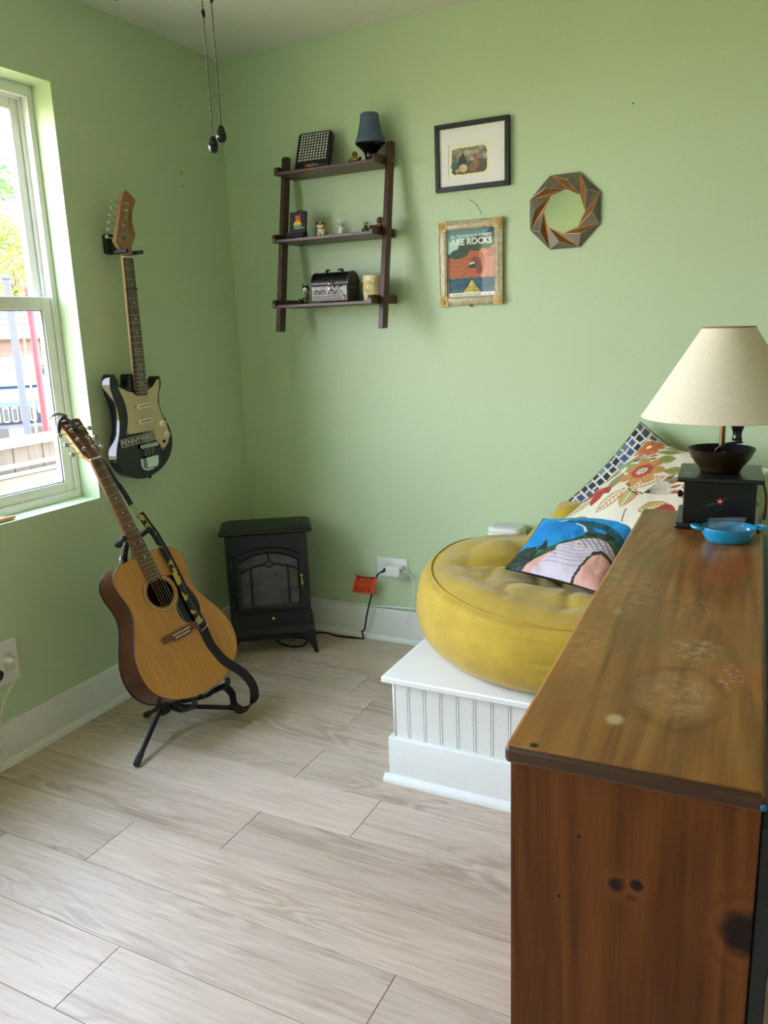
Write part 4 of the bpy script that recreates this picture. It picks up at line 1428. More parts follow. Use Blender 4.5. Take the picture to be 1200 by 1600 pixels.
#obj('inner_label', G().prism(rrect(-.045, .10, .045, .17, .002), -.0955, -.095), mat('paper_label', (150, 120, 84), .8), ac)
# rosette
for r0, r1, m_ in ((.0565, .0578, M_BIND), (.0585, .0605, mat('ivory_inlay', (214, 204, 170), .4)), (.0612, .0622, M_BIND), (.0655, .0664, M_BIND), (.0518, .0526, M_BIND)):
    a = np.linspace(0, 2 * math.pi, 49)[:-1]
    P = np.stack([np.stack([SH[0] + r * np.cos(a), SH[1] + r * np.sin(a), np.full_like(a, z)], -1) for r, z in ((r0, .0001), (r0, .0005), (r1, .0005), (r1, .0001))])
    obj('rosette_ring', G().grid(P, closed_u=True), m_, top)
pk = spline([(.048, .192), (.070, .186), (.088, .170), (.103, .135), (.114, .095), (.118, .070), (.112, .040), (.098, .015), (.080, .008), (.050, .014), (.034, .024), (.026, .045), (.0285, .080), (.052, .105), (.063, .135), (.063, .160), (.056, .180)], 4, closed=True)[::-1]
obj('pickguard', G().prism(pk, .0003, .0022), mat('black_pickguard', (12, 12, 14), .18), ac, bevel=.0005)
# bridge
br = [(-.077, -.013), (-.042, -.013), (-.034, -.020), (.034, -.020), (.042, -.013), (.077, -.013), (.077, .011), (-.077, .011)]
M_ROSE2 = wood_mat('rosewood_bridge', (82, 48, 32), (100, 62, 42), (122, 78, 54), 'X', rough=.5, ring=.2, scale=2)
bo = obj('bridge', G().prism(br, .0003, .0085), M_ROSE2, ac, bevel=.0015)
M_BONE = mat('bone_nut', (224, 214, 180), .4)
obj('saddle', G().box((-.036, -.0012, .0084), (.036, .0018, .0118)), M_BONE, bo, bevel=.0005)
for k in range(6):
    obj('bridge_pin', G().ball((-.0265 + k * .0106, -.0105, .0092), (.0036, .0036, .003), 10, 6), M_BONE, bo, smooth=True)
# neck, fretboard
NV, SC = .648, .648
fv = lambda n: NV - SC * (1 - 2 ** (-n / 12))
hwid = lambda v: .0215 + (.0285 - .0215) * (NV - v) / (NV - fv(20))
rows = []
for v in np.linspace(NV + .012, .286, 14):
    aa = np.linspace(math.pi, 2 * math.pi, 9)
    th = .019 if v > .33 else .019 + (.33 - v) / .044 * .05
    rows.append([(hwid(v) * math.cos(a), v, .003 + th * math.sin(a)) for a in aa])
g = G().grid(np.array(rows)).add(rows[0], [tuple(range(9))]).add(rows[-1], [tuple(range(9))]).add([rows[0][0], rows[0][-1], rows[-1][-1], rows[-1][0]], [(0, 1, 2, 3)])
M_MAHN = wood_mat('mahogany_neck', (84, 40, 26), (108, 56, 36), (126, 70, 46), 'Y', rough=.35, ring=.12)
obj('neck', g, M_MAHN, ac, smooth=50)
M_RFB = wood_mat('rosewood_fretboard', (74, 48, 38), (98, 66, 52), (118, 82, 64), 'Y', rough=.5, ring=.15)
fe = fv(20) - .012
fo = obj('fretboard', G().prism([(-hwid(fe), fe), (hwid(fe), fe), (hwid(NV), NV), (-hwid(NV), NV)], .0032, .0088), M_RFB, ac, bevel=.0006)
for n in range(1, 21):
    v = fv(n)
    obj('fret', G().box((-hwid(v), v - .0007, .0087), (hwid(v), v + .0007, .0097)), M_FRET, fo)
for n in (5, 7, 9, 12, 15):
    v = (fv(n) + fv(n - 1)) / 2
    for dx in ((-.0135, .0135) if n == 12 else (0,)):
        obj('inlay_dot', G().prism(circle((dx, v), .003, 12), .0089, .0092), M_WPL, fo)
v = (fv(1) + NV) / 2 + .002
obj('decal', G().prism([(math.cos(a) * r, v + math.sin(a) * r * .95) for a, r in zip(np.linspace(0, 2 * math.pi, 13)[:-1], (.0125, .010, .013, .009, .012, .0105, .013, .0095, .0125, .010, .013, .0095))], .0089, .0095), mat('dark_teal_decal', (34, 52, 52), .5), fo)
obj('nut', G().box((-.0222, NV, .0028), (.0222, NV + .0055, .0108)), M_BONE, ac, bevel=.0008)
# headstock tilts back 14 degrees
MHA = Matrix.Translation((0, NV + .005, .006)) @ Matrix.Rotation(math.radians(-14), 4, 'X')
hp = spline([(-.0215, 0), (-.024, .010), (-.031, .024), (-.0325, .034), (-.0375, .150), (-.0365, .158), (-.028, .1625), (.0, .161), (.028, .1625), (.0365, .158), (.0375, .150), (.0325, .034), (.031, .024), (.024, .010), (.0215, 0)], 3)
hp = [tuple(p) for p in hp][::-1]
M_HFACE = wood_mat('headstock_face', (60, 30, 24), (78, 42, 32), (92, 52, 40), 'Y', rough=.3, ring=.1)
hso = obj('headstock', G().prism(hp, -.0035, 0, M=MHA), M_HFACE, ac, bevel=.0008)
obj('headstock_core', G().prism(hp, -.017, -.0037, M=MHA), wood_mat('pale_mahogany', (150, 100, 54), (176, 124, 70), (196, 146, 88), 'Y', rough=.4, ring=.2), hso, bevel=.0008)
for sx in (-1, 1):
    for k, vv in enumerate((.040, .080, .120)):
        obj('tuning_post', G().lathe([(.0075, 0), (.0072, .0025), (.0042, .003), (.0042, .010), (.0048, .0125), (.004, .0145)], 14, M=MHA @ Matrix.Translation((sx * .0205, vv, .0002))), M_CHR, hso, smooth=40)
        g = G().tube([(sx * .030, vv, -.0105), (sx * .050, vv, -.0105)], .0026, 8, M=MHA)
        obj('tuner_shaft', g, M_CHR, hso)
        obj('tuner_button', G().ball((sx * .0575, vv, -.0105), (.0085, .0100, .0045), 12, 8, M=MHA), mat('nickel_button', (168, 170, 160), .25, .9), hso, smooth=True)
text('lettering', 'ETERNA', .0125, mat('cream_ink', (240, 238, 220), .6), hso, MHA @ Matrix.Translation((-.027, .1385, .0002)), width=.052, depth=.0002)
for k in range(6):
    o = -.0185 + k * .0074
    side, idx = (-1, k) if k < 3 else (1, 5 - k)
    pv = MHA @ Vector((side * .0205, (.040, .080, .120)[idx], .008))
    ob = -.0265 + k * .0106
    g = G().tube([tuple(pv), (o, NV + .003, .0112), (ob, 0, .0122), (ob, -.009, .0088)], .0006 if k < 3 else .00045, 5)
    obj('string', g, mat('bronze_string', (150, 122, 80), .4, .9) if k < 4 else mat('steel_string', (190, 184, 170), .3, 1.0), ac)
obj('end_pin', G().lathe([(.006, 0), (.0045, .004), (.007, .010), (.0065, .013)], 12, M=frame((1, 0, 0), (0, 0, 1), (0, -1, 0), (0, -.2185, -.06))), RB, ac, smooth=True)

# ------------------------------------------------------------------ capo clipped on the head
capo = thing('guitar_capo', 'black and steel spring capo clamped on the end of the acoustic headstock', 'capo', M=AM @ MHA)
obj('bar', G().tube([(-.013, .168, .0075), (-.006, .150, .0085), (.004, .118, .0085), (.006, .110, .0085)], .0052, 10), RB, capo)
obj('bracket', G().tube(spline([(-.010, .165, .0095), (-.022, .172, .006), (-.034, .166, -.006), (-.040, .156, -.014)], 4), [.0065] * 6 + [.005] * 7, 8), mat('dark_gunmetal', (52, 54, 54), .5, .5), capo)
obj('lever', G().ribbon(spline([(-.006, .170, .012), (-.024, .184, .014), (-.046, .188, .012), (-.068, .178, .008)], 6), [.011] * 14 + [.008, .007, .006, .005, .004], .003, (0, .3, 1)), mat('brushed_steel', (176, 178, 174), .3, .9), capo, bevel=.001)
obj('grip', G().tube([(-.034, .166, -.004), (-.046, .146, -.012), (-.052, .132, -.014)], [.006, .0075, .006], 10), RB, capo)

# ------------------------------------------------------------------ floor stand
stand = thing('guitar_stand', 'black tubular tripod guitar stand under the acoustic guitar', 'stand', (.348, -1.071, 0))
M_STD = mat('black_steel_tube', (24, 26, 28), .4, .3, vary=.15)
HUB = np.array((.345, -1.050, .102))
feet = [(.418, -1.265, .011), (.205, -.994, .011), (.492, -.812, .011)]
obj('hub', G().lathe([(.017, -.030), (.020, -.024), (.020, .020), (.016, .026)], 16, M=Matrix.Translation(tuple(HUB)) @ Matrix.Rotation(math.radians(-24), 4, 'Y')), M_STD, stand, W=True)
for f in feet:
    f = np.array(f)
    d = (f - HUB) / np.linalg.norm(f - HUB)
    lg = obj('leg', G().tube([HUB + d * .012, f - d * .02], .0082, 10), M_STD, stand, W=True)
    obj('rubber_foot', G().tube([f - d * .045, f - d * .004, f + d * .002], [.0102, .0115, .009], 12), M_RUB, lg, W=True)
L2W = lambda u, v, w: np.array(AM @ Vector((u, v, w)))
YK = L2W(0, .352, -.045)
obj('post', G().tube(spline([HUB + np.array((0, 0, .01)), L2W(0, -.13, -.150), L2W(0, .10, -.150), L2W(0, .28, -.125), YK], 6), .0085, 10), M_STD, stand, W=True)
for sx in (-1, 1):
    pth = spline([L2W(0, .350, -.045), L2W(sx * .026, .352, -.046), L2W(sx * .045, .356, -.034), L2W(sx * .049, .358, -.010), L2W(sx * .049, .360, .030)], 6)
    arm = obj('neck_arm', G().tube(pth, .0055, 10), M_STD, stand, W=True)
    obj('foam_pad', G().tube(pth[8:], .0098, 12), M_RUB, arm, W=True)
    obj('pad_cap', G().tube([L2W(sx * .049, .360, .030), L2W(sx * .049, .360, .0335)], .0078, 12), mat('black_cap', (14, 15, 17), .35), arm, W=True)
    pth = spline([HUB + np.array((0, 0, .0)), L2W(sx * .05, -.250, -.13), L2W(sx * .07, -.2425, -.07), L2W(sx * .075, -.2385, -.005), L2W(sx * .075, -.220, .014)], 6)
    cr = obj('cradle_arm', G().tube(pth, .0062, 10), M_STD, stand, W=True)
    obj('foam_pad', G().tube(pth[11:], .0098, 12), M_RUB, cr, W=True)
obj('knob', G().ball(tuple(HUB + np.array((.045, .02, .004))), (.012, .012, .012), 12, 8), M_RUB, stand, W=True, smooth=True)
# retaining clip with ring hanging from the left arm
cp = L2W(-.047, .352, .020)
obj('clip', G().tube(spline([cp, cp + np.array((-.004, -.008, -.022)), cp + np.array((-.012, -.006, -.045))], 4), .004, 8).tube(spline([cp + np.array((.008, -.012, -.006)), cp + np.array((.002, -.014, -.024)), cp + np.array((-.009, -.010, -.040))], 4), .0022, 8), mat('worn_steel', (150, 152, 148), .35, .9), stand, W=True)
rc = cp + np.array((-.0165, -.010, -.074))
obj('ring', G().tube([rc + np.array((.008 * math.cos(a), -.014 * math.cos(a) * .9, .021 * math.sin(a))) for a in np.linspace(0, 2 * math.pi, 25)[:-1]], .0034, 8, closed=True), mat('worn_steel', (150, 152, 148), .35, .9), stand, W=True, smooth=True)
obj('link', G().tube([cp + np.array((-.011, -.008, -.043)), rc + np.array((.001, 0, .021))], .0035, 8), mat('worn_steel', (150, 152, 148), .35, .9), stand, W=True)

# ------------------------------------------------------------------ strap
sp = thing('guitar_strap', 'black woven guitar strap with yellow pattern looping down from the acoustic guitar', 'strap', M=AM)
M_WEB = NT('black_webbing')
M_WEB.set(srgb(16, 18, 22), .75)
M_WEB.bump(M_WEB.noise(M_WEB.coords(), 700, 2), .4, .0008)
M_WEB = M_WEB.m
M_YEL = NT('yellow_woven_pattern')
f_ = M_YEL.noise(M_YEL.coords(scale=(1, 1, 1)), 330, 3, .7)
f2 = M_YEL.noise(M_YEL.coords(), 30, 1)
c_ = M_YEL.ramp(M_YEL.math('MULTIPLY', f_, M_YEL.ramp(f2, [(.48, (0, 0, 0)), (.56, (1, 1, 1))])), [(.36, srgb(16, 18, 22)), (.44, srgb(176, 158, 62))])
M_YEL.set(c_, .75)
M_YEL = M_YEL.m
tie = spline([(.010, .664, -.016), (.024, .655, -.010), (.030, .620, -.004), (.036, .560, 0), (.046, .500, 0), (.048, .462, 0)], 6)
obj('tie_band', G().ribbon(tie, [.010] * 8 + [.013] * 12 + [.017] * (len(tie) - 20), .003, (1, .1, .5)), mat('slate_webbing', (34, 40, 46), .7), sp)
for dx in (-.006, .006):
    obj('wire_link', G().tube([(.049 + dx, .468, .002), (.058 + dx, .415, .002)], .0013, 6), M_CHR, sp)
main = spline([(.058, .424, .000), (.062, .405, .002), (.067, .372, .004), (.072, .335, .008), (.074, .275, .012), (.076, .225, .012), (.076, .167, .012), (.074, .093, .0135), (.075, .035, .0145), (.079, -.010, .0135)], 8)
obj('woven_strap', G().ribbon(main, .019, .003, (1, .15, .25)), M_YEL, sp)
edge = main + np.array((.0125, .002, .002))
obj('black_edge', G().ribbon(edge, .012, .002, (1, .15, .25)), M_WEB, sp)
obj('stitching', G().tube(main + np.array((.0065, 0, .0032)), .0005, 5), mat('pale_thread', (150, 150, 130), .7), sp)
bk = [(.062, -.006, .016), (.098, .004, .016), (.100, -.022, .016), (.066, -.032, .016)]
obj('buckle', G().tube(bk, .0022, 8, closed=True), M_CHR, sp)
tail = spline([(.081, -.004, .012), (.081, -.047, .008), (.083, -.093, .0055), (.100, -.155, .006), (.124, -.197, .010), (.152, -.237, .004), (.172, -.284, -.008), (.168, -.326, -.018), (.138, -.350, -.028), (.102, -.346, -.034), (.090, -.318, -.040), (.106, -.282, -.047), (.094, -.247, -.052), (.052, -.236, -.056), (.020, -.238, -.060), (.002, -.236, -.060)], 8)
nW = len(tail)
wd = np.array([(.9, .35, .45)] * nW)
k0 = int(nW * .33)
for i in range(nW):
    s = np.clip((i - k0) / (nW - k0), 0, 1)
    wd[i] = np.array((.9, .35, .45)) * (1 - s) + np.array((-.15, .35, .93)) * s
obj('webbing', G().ribbon(tail, .031, .0024, wd), M_WEB, sp, smooth=60)


# ================================================================== WHITE PLATFORM
PX0, PZ = 1.185, .346
plat = thing('platform_box', 'white painted platform with beadboard sides running along the back wall', 'platform', (PX0, -1.0, 0))
M_PLAT = NT('white_platform_paint')
f_ = M_PLAT.noise(M_PLAT.coords(scale=(1, 1, 1)), 220, 3, .6)
M_PLAT.set(M_PLAT.ramp(M_PLAT.noise(M_PLAT.coords(), 3, 2), [(.3, srgb(226, 230, 232)), (.7, srgb(232, 235, 236))]), .5)
M_PLAT.bump(f_, .25, .0012)
M_PLAT = M_PLAT.m
obj('top_board', G().box((PX0, -1.018, .327), (ROOM_X - .001, -.001, PZ)), M_PLAT, plat, W=True, bevel=.0045, seg=3)
obj('core', G().box((1.216, -.976, .002), (ROOM_X - .002, -.002, .3265)), M_TRIM, plat, W=True)
PITCH = .0521
bead = [(0, 0), (0, .0072), (.0395, .0072), (.0405, .0045), (.0415, .0045)] + [(.0445 - .003 * math.cos(a), .0045 + .0032 * math.sin(a)) for a in np.linspace(.0, math.pi, 6)][1:] + [(.0485, .0045), (.0495, .0072), (PITCH - .0003, .0072), (PITCH - .0003, 0)]
board_mesh = mesh_of('board', G().prism(bead, .135, .3265, M=frame((1, 0, 0), (0, -1, 0), (0, 0, 1), (0, 0, 0))), 30)
board_mesh.materials.append(M_TRIM)
inv = plat.matrix_world.inverted()


def beadboard(x, y, rz):
    o = bpy.data.objects.new('board', board_mesh)
    COL.objects.link(o)
    o.parent = plat
    o.location = inv @ Vector((x, y, 0))
    o.rotation_euler = (0, 0, rz)


k = 0
while 1.2135 + (k + 1) * PITCH < ROOM_X:
    beadboard(1.2135 + k * PITCH, -.9765, 0)
    k += 1
for k in range(18):
    beadboard(1.2155, -.035 - k * PITCH, -math.pi / 2)
obj('corner_bead', G().tube([(1.2105, -.981, .136), (1.2105, -.981, .3265)], .0055, 8), M_TRIM, plat, W=True, smooth=True)
cap = [(-.0001, 0), (.0235, 0), (.0235, .1385), (.0215, .1415), (.0, .1415)]


def sweep2(prof, path_front):
    g_ = G()
    a, b = path_front
    n_ = len(prof)
    V_ = [(a[0] - 0, -.9763 - d, z) for d, z in prof] + [(b, -.9763 - d, z) for d, z in prof]
    F_ = [tuple(range(n_)), tuple(range(2 * n_ - 1, n_ - 1, -1))] + [(i, i + n_, (i + 1) % n_ + n_, (i + 1) % n_) for i in range(n_)]
    return g_.add(V_, F_)


obj('base_board', sweep2(cap, ((1.194,), ROOM_X - .002)).box((1.194, -.976, 0), (1.2155, -.016, .1415)), M_TRIM, plat, W=True, bevel=.001)
shoe2 = [(.0237, 0)] + [(.0237 + .019 * math.cos(t), .022 * math.sin(t)) for t in np.linspace(0, math.pi / 2, 7)]
obj('shoe_molding', sweep2(shoe2, ((1.180,), ROOM_X - .002)), M_TRIM, plat, W=True, smooth=60)

# ================================================================== BEAN BAG
BC = np.array((1.66, -.455))
bag = thing('bean_bag', 'large mustard yellow bean bag slumped on the white platform', 'bean bag', (1.66, -.45, PZ))
sm = lambda a, b, x: (lambda t: t * t * (3 - 2 * t))(np.clip((x - a) / (b - a), 0, 1))


def bag_surface(nphi=200, nt=84):
    phi = np.linspace(0, 2 * math.pi, nphi, endpoint=False)
    t = np.linspace(0, 1, nt)
    PH, TT = np.meshgrid(phi, t)
    back = np.clip(np.sin(PH), 0, 1)
    corner = np.exp(-((np.mod(PH - math.radians(137) + math.pi, 2 * math.pi) - math.pi) / .33) ** 2)
    Rb = .560 - .02 * np.cos(2 * PH) * 0 - .085 * corner + .008 * np.sin(3 * PH + 1)
    Rs = Rb - .045
    left = np.clip(-np.cos(PH), 0, 1)
    zs = PZ + .200 + .030 * left - .02 * corner + .02 * back
    r = np.zeros_like(PH)
    z = np.zeros_like(PH)
    # t<.18 bottom disc, .18-.55 side wall, .55-1 top panel
    a = TT < .18
    s = TT / .18
    r[a] = (s * (Rb - .075))[a]
    z[a] = PZ + .0012
    b = (TT >= .18) & (TT < .55)
    s = np.clip((TT - .18) / .37, 0, 1)
    th = -math.pi / 2 + s * (math.pi / 2 + .9)
    zb = PZ + .105
    lo = s < .5
    rr = np.where(lo, Rb - .075 + .075 * np.sin(s * math.pi), Rb - (Rb - Rs) * (1 - np.cos((s - .5) * math.pi)))
    zz = np.where(lo, PZ + .0012 + (zb - PZ) * (1 - np.cos(s * math.pi)), zb + (zs - zb) * np.sin((s - .5) * math.pi))
    r[b], z[b] = rr[b], zz[b]
    c = TT >= .55
    s = np.clip((TT - .55) / .45, 0, 1)
    rr = Rs * (1 - s) ** .9
    X = BC[0] + rr * np.cos(PH)
    Y = BC[1] + rr * np.sin(PH)
    h = PZ + .222 + .0 * X
    h += .062 * np.exp(-(((X - 1.36) / .17) ** 2 + ((Y + .40) / .20) ** 2))          # hump at the left rear
    h += .168 * sm(-.46, -.27, Y) * sm(1.39, 1.51, X)                                   # back rest lobe
    h += .035 * np.exp(-(((X - 1.50) / .30) ** 2 + ((Y + .80) / .12) ** 2))             # front lip
    h -= .050 * np.exp(-(((X - 1.62) / .17) ** 2 + ((Y + .50) / .17) ** 2))             # seat hollow
    d = (X - 1.475) + (Y + .26) * .45
    h -= .050 * np.exp(-(d / .030) ** 2) * sm(-.60, -.42, Y)                            # crease between lobe and hump
    d2 = (Y + .565) - (X - 1.36) * .30 + .02 * np.sin(X * 16)
    h -= .022 * np.exp(-(d2 / .022) ** 2) * sm(1.16, 1.30, X) * (1 - sm(1.50, 1.62, X))   # long fold left of the cushion
    e = (rr / Rs) ** 4
    zz = zs + (h - zs) * (1 - e) + .012 * np.sin(np.clip((1 - rr / Rs) / .25, 0, 1) * math.pi)
    r[c], z[c] = rr[c], zz[c]
    X = BC[0] + r * np.cos(PH)
    Y = BC[1] + r * np.sin(PH)
    Z = z
    # folds: radial creases on top, long horizontal wrinkles on the side
    top_w = sm(.55, .70, TT)
    side_w = sm(.2, .3, TT) * (1 - sm(.50, .56, TT))
    n1 = fbm(X * 5 + 3, Y * 9 + 7, 3) - .5
    n2 = fbm(X * 14 + 1, Y * 16, 5) - .5
    Z = Z + top_w * (.020 * n1 + .009 * n2)
    ridg = np.abs(fbm(X * 6 + Y * 3, Y * 5 - X * 2, 11, 3) - .5)
    Z = Z - top_w * .008 * np.exp(-(ridg / .06) ** 2)
    n3 = np.sin(z * 330 + 7 * fbm(PH * 3.2, z * 9, 8, 3) * 3) * vnoise(PH * 4, z * 22, 4)
    fac = 1 + side_w * (.0075 * n3 + .012 * (fbm(PH * 2.2, z * 8, 6, 2) - .5))
    X = BC[0] + (X - BC[0]) * fac
    Y = BC[1] + (Y - BC[1]) * fac
    lim = -.014
    over = Y - (lim - .05)
    Y = np.where(over > 0, lim - .05 * np.exp(-over / .05), Y)
    return np.stack([X, Y, Z], -1), np.argmin(np.abs(t - .55))


BP, kseam = bag_surface()
M_BAG = NT('mustard_cotton')
vv_ = M_BAG.coords()
n1_ = M_BAG.noise(vv_, 9, 4, .6)
M_BAG.set(M_BAG.ramp(n1_, [(.3, srgb(164, 138, 30)), (.7, srgb(184, 156, 44))]), .85, Sheen_Weight=.25, Sheen_Roughness=.5)
wv = M_BAG.new('TexWave', Scale=34.0, Distortion=5.0, Detail=2.0)
wv.wave_type = 'BANDS'
wv.bands_direction = 'Z'
wv.inputs['Detail Scale'].default_value = .8
M_BAG.link(vv_, wv.inputs['Vector'])
weave = M_BAG.noise(vv_, 900, 2)
M_BAG.bump(M_BAG.math('ADD', M_BAG.math('MULTIPLY', weave, .25), M_BAG.math('MULTIPLY', n1_, .5)), .35, .002)
M_BAG = M_BAG.m
cov = obj('cover', G().grid(BP, closed_u=True), M_BAG, bag, W=True, smooth=True)
seam = BP[kseam] + np.array((0, 0, .002))
obj('seam_piping', G().tube(seam[::2], .0028, 6, closed=True), mat('mustard_piping', (178, 148, 40), .8), bag, W=True, smooth=True)


# ================================================================== CUSHIONS
def cushion(name, label, A, B, D, thick, painter, back_rgb, n=180, group=None, pinch=.035, bump=.15, Cn=None):
    A, B, D = (np.array(p, float) for p in (A, B, D))
    Cn = A + (D - A) + (B - A) if Cn is None else np.array(Cn, float)
    root = thing(name, label, 'cushion', tuple((A + B + D + Cn) / 4))
    u, v = np.meshgrid(np.linspace(0, 1, n), np.linspace(0, 1, n))
    us = u + pinch * np.sin(math.pi * v) * (1 - 2 * u) * np.abs(1 - 2 * u) ** 1.2
    vs = v + pinch * np.sin(math.pi * u) * (1 - 2 * v) * np.abs(1 - 2 * v) ** 1.2
    P = (A * ((1 - us) * (1 - vs))[..., None] + D * (us * (1 - vs))[..., None] + Cn * (us * vs)[..., None] + B * ((1 - us) * vs)[..., None])
    N = np.cross(D - A, B - A)
    N /= np.linalg.norm(N)
    f = (np.clip(1 - np.abs(2 * u - 1) ** 2.4, 0, 1) ** .55) * (np.clip(1 - np.abs(2 * v - 1) ** 2.4, 0, 1) ** .55)
    wr = (fbm(u * 5 + 2, v * 5, hash(name) % 17) - .5) * .014 * np.minimum(f * 2, 1)
    Fp = P + N * (thick / 2 * f + wr)[..., None]
    Bp = P - N * (thick / 2 * f)[..., None]
    C = painter(u, v) / 255.0
    C = np.where(C <= .04045, C / 12.92, ((np.clip(C, 0, 1) + .055) / 1.055) ** 2.4)
    obj('front_panel', G().grid(Fp, col=C), paint_mat('printed_cotton', .8, bump=bump, scale=1200), root, W=True, smooth=True, normals=False)
    k = max(1, n // 40)
    Bs = Bp[::k, ::k] if (n - 1) % k == 0 else Bp
    obj('back_panel', G().grid(Bs), mat(name + '_backing', back_rgb, .8), root, W=True, smooth=True)
    ed = np.concatenate([P[0, :-1], P[:-1, -1], P[-1, :0:-1], P[:0:-1, 0]])[::3]
    obj('edge_seam', G().tube(ed, .0026, 6, closed=True), mat(name + '_backing', back_rgb, .8), root, W=True, smooth=True)
    return root


def tile_paint(u, v):
    """rows of uneven blue rectangles on a beige ground"""
    C = np.zeros(u.shape + (3,)) + np.array((206, 200, 184))
    NU = 15
    row = np.floor(v * NU + .25 * np.sin(u * 7))
    vv = v * NU + .25 * np.sin(u * 7) - row
    off = hash2(row, row * 0 + 2, 1) * .8
    cu_ = u * (NU + 1.2 * np.sin(row * 1.7)) + off + .06 * np.sin(v * 40)
    colm = np.floor(cu_)
    uu = cu_ - colm
    j = lambda s_: hash2(colm, row, s_)
    inside = (uu > .06 + .10 * j(1)) & (uu < .95 - .12 * j(2)) & (vv > .07 + .10 * j(3)) & (vv < .95 - .10 * j(4))
    pal = np.array([(28, 40, 58), (46, 70, 112), (88, 112, 134), (60, 76, 88), (36, 48, 62), (110, 132, 150), (52, 84, 130), (70, 84, 88)], float)
    idx = (j(5) * 7.99).astype(int)
    c = pal[idx] * (1 + .14 * (fbm(u * 60, v * 60, 3) - .5))[..., None]
    C[inside] = c[inside]
    return C


cushion('blue_cushion', 'blue tile pattern cushion with olive back standing rearmost against the wall', (1.475, -.165, .672), (1.745, -.052, .990), (1.475 + .395, -.245, .672 - .25), .105, tile_paint, (112, 122, 66), n=240)


def leaf(C, u, v, x0, y0, x1, y1, w, col, vein=None, edge=None):
    dx, dy = x1 - x0, y1 - y0
    L = math.hypot(dx, dy)
    t = ((u - x0) * dx + (v - y0) * dy) / L / L
    s = (-(u - x0) * dy + (v - y0) * dx) / L
    half_ = w * np.sin(np.clip(t, 0, 1) * math.pi) ** .8
    ins = (t > 0) & (t < 1) & (np.abs(s) < half_)
    if edge is not None:
        C[ins] = edge
        ins = (t > .05) & (t < .95) & (np.abs(s) < half_ * .72)
    C[ins] = col
    if vein is not None:
        vn = ins & ((np.abs(s) < .0035) | (np.abs(np.modf((t * 9 + np.abs(s) * 22))[0] - .5) < .10))
        C[vn] = vein


def flower(C, u, v, cx, cy, r, npet, col, dark, ratio=1.0, rot=0, th=0.0, center=None, inner=None):
    X = (u - cx)
    Y = (v - cy)
    a = np.arctan2(Y * ratio, X) + rot
    rr = np.hypot(X, Y * ratio)
    k = np.abs(np.cos(a * npet / 2)) ** .5
    pet = rr < r * (.52 + .48 * k)
    C[pet] = col
    C[pet & (k < .38) & (rr > r * .25)] = dark
    C[pet & (np.abs(np.sin(a * npet)) < .06)] = dark
    if inner is not None:
        kk = np.abs(np.cos(a * 9)) ** .6
        C[rr < r * (.34 + .16 * kk)] = inner
        C[(rr < r * .46) & (kk < .3)] = tuple(x * .7 for x in inner)
    if center is not None:
        C[rr < r * .26] = (230, 224, 200)
        dots = (rr < r * .27) & (rr > r * .19) & (np.sin(a * 11) > .1)
        C[dots] = (50, 56, 44)
        C[rr < r * .17] = center


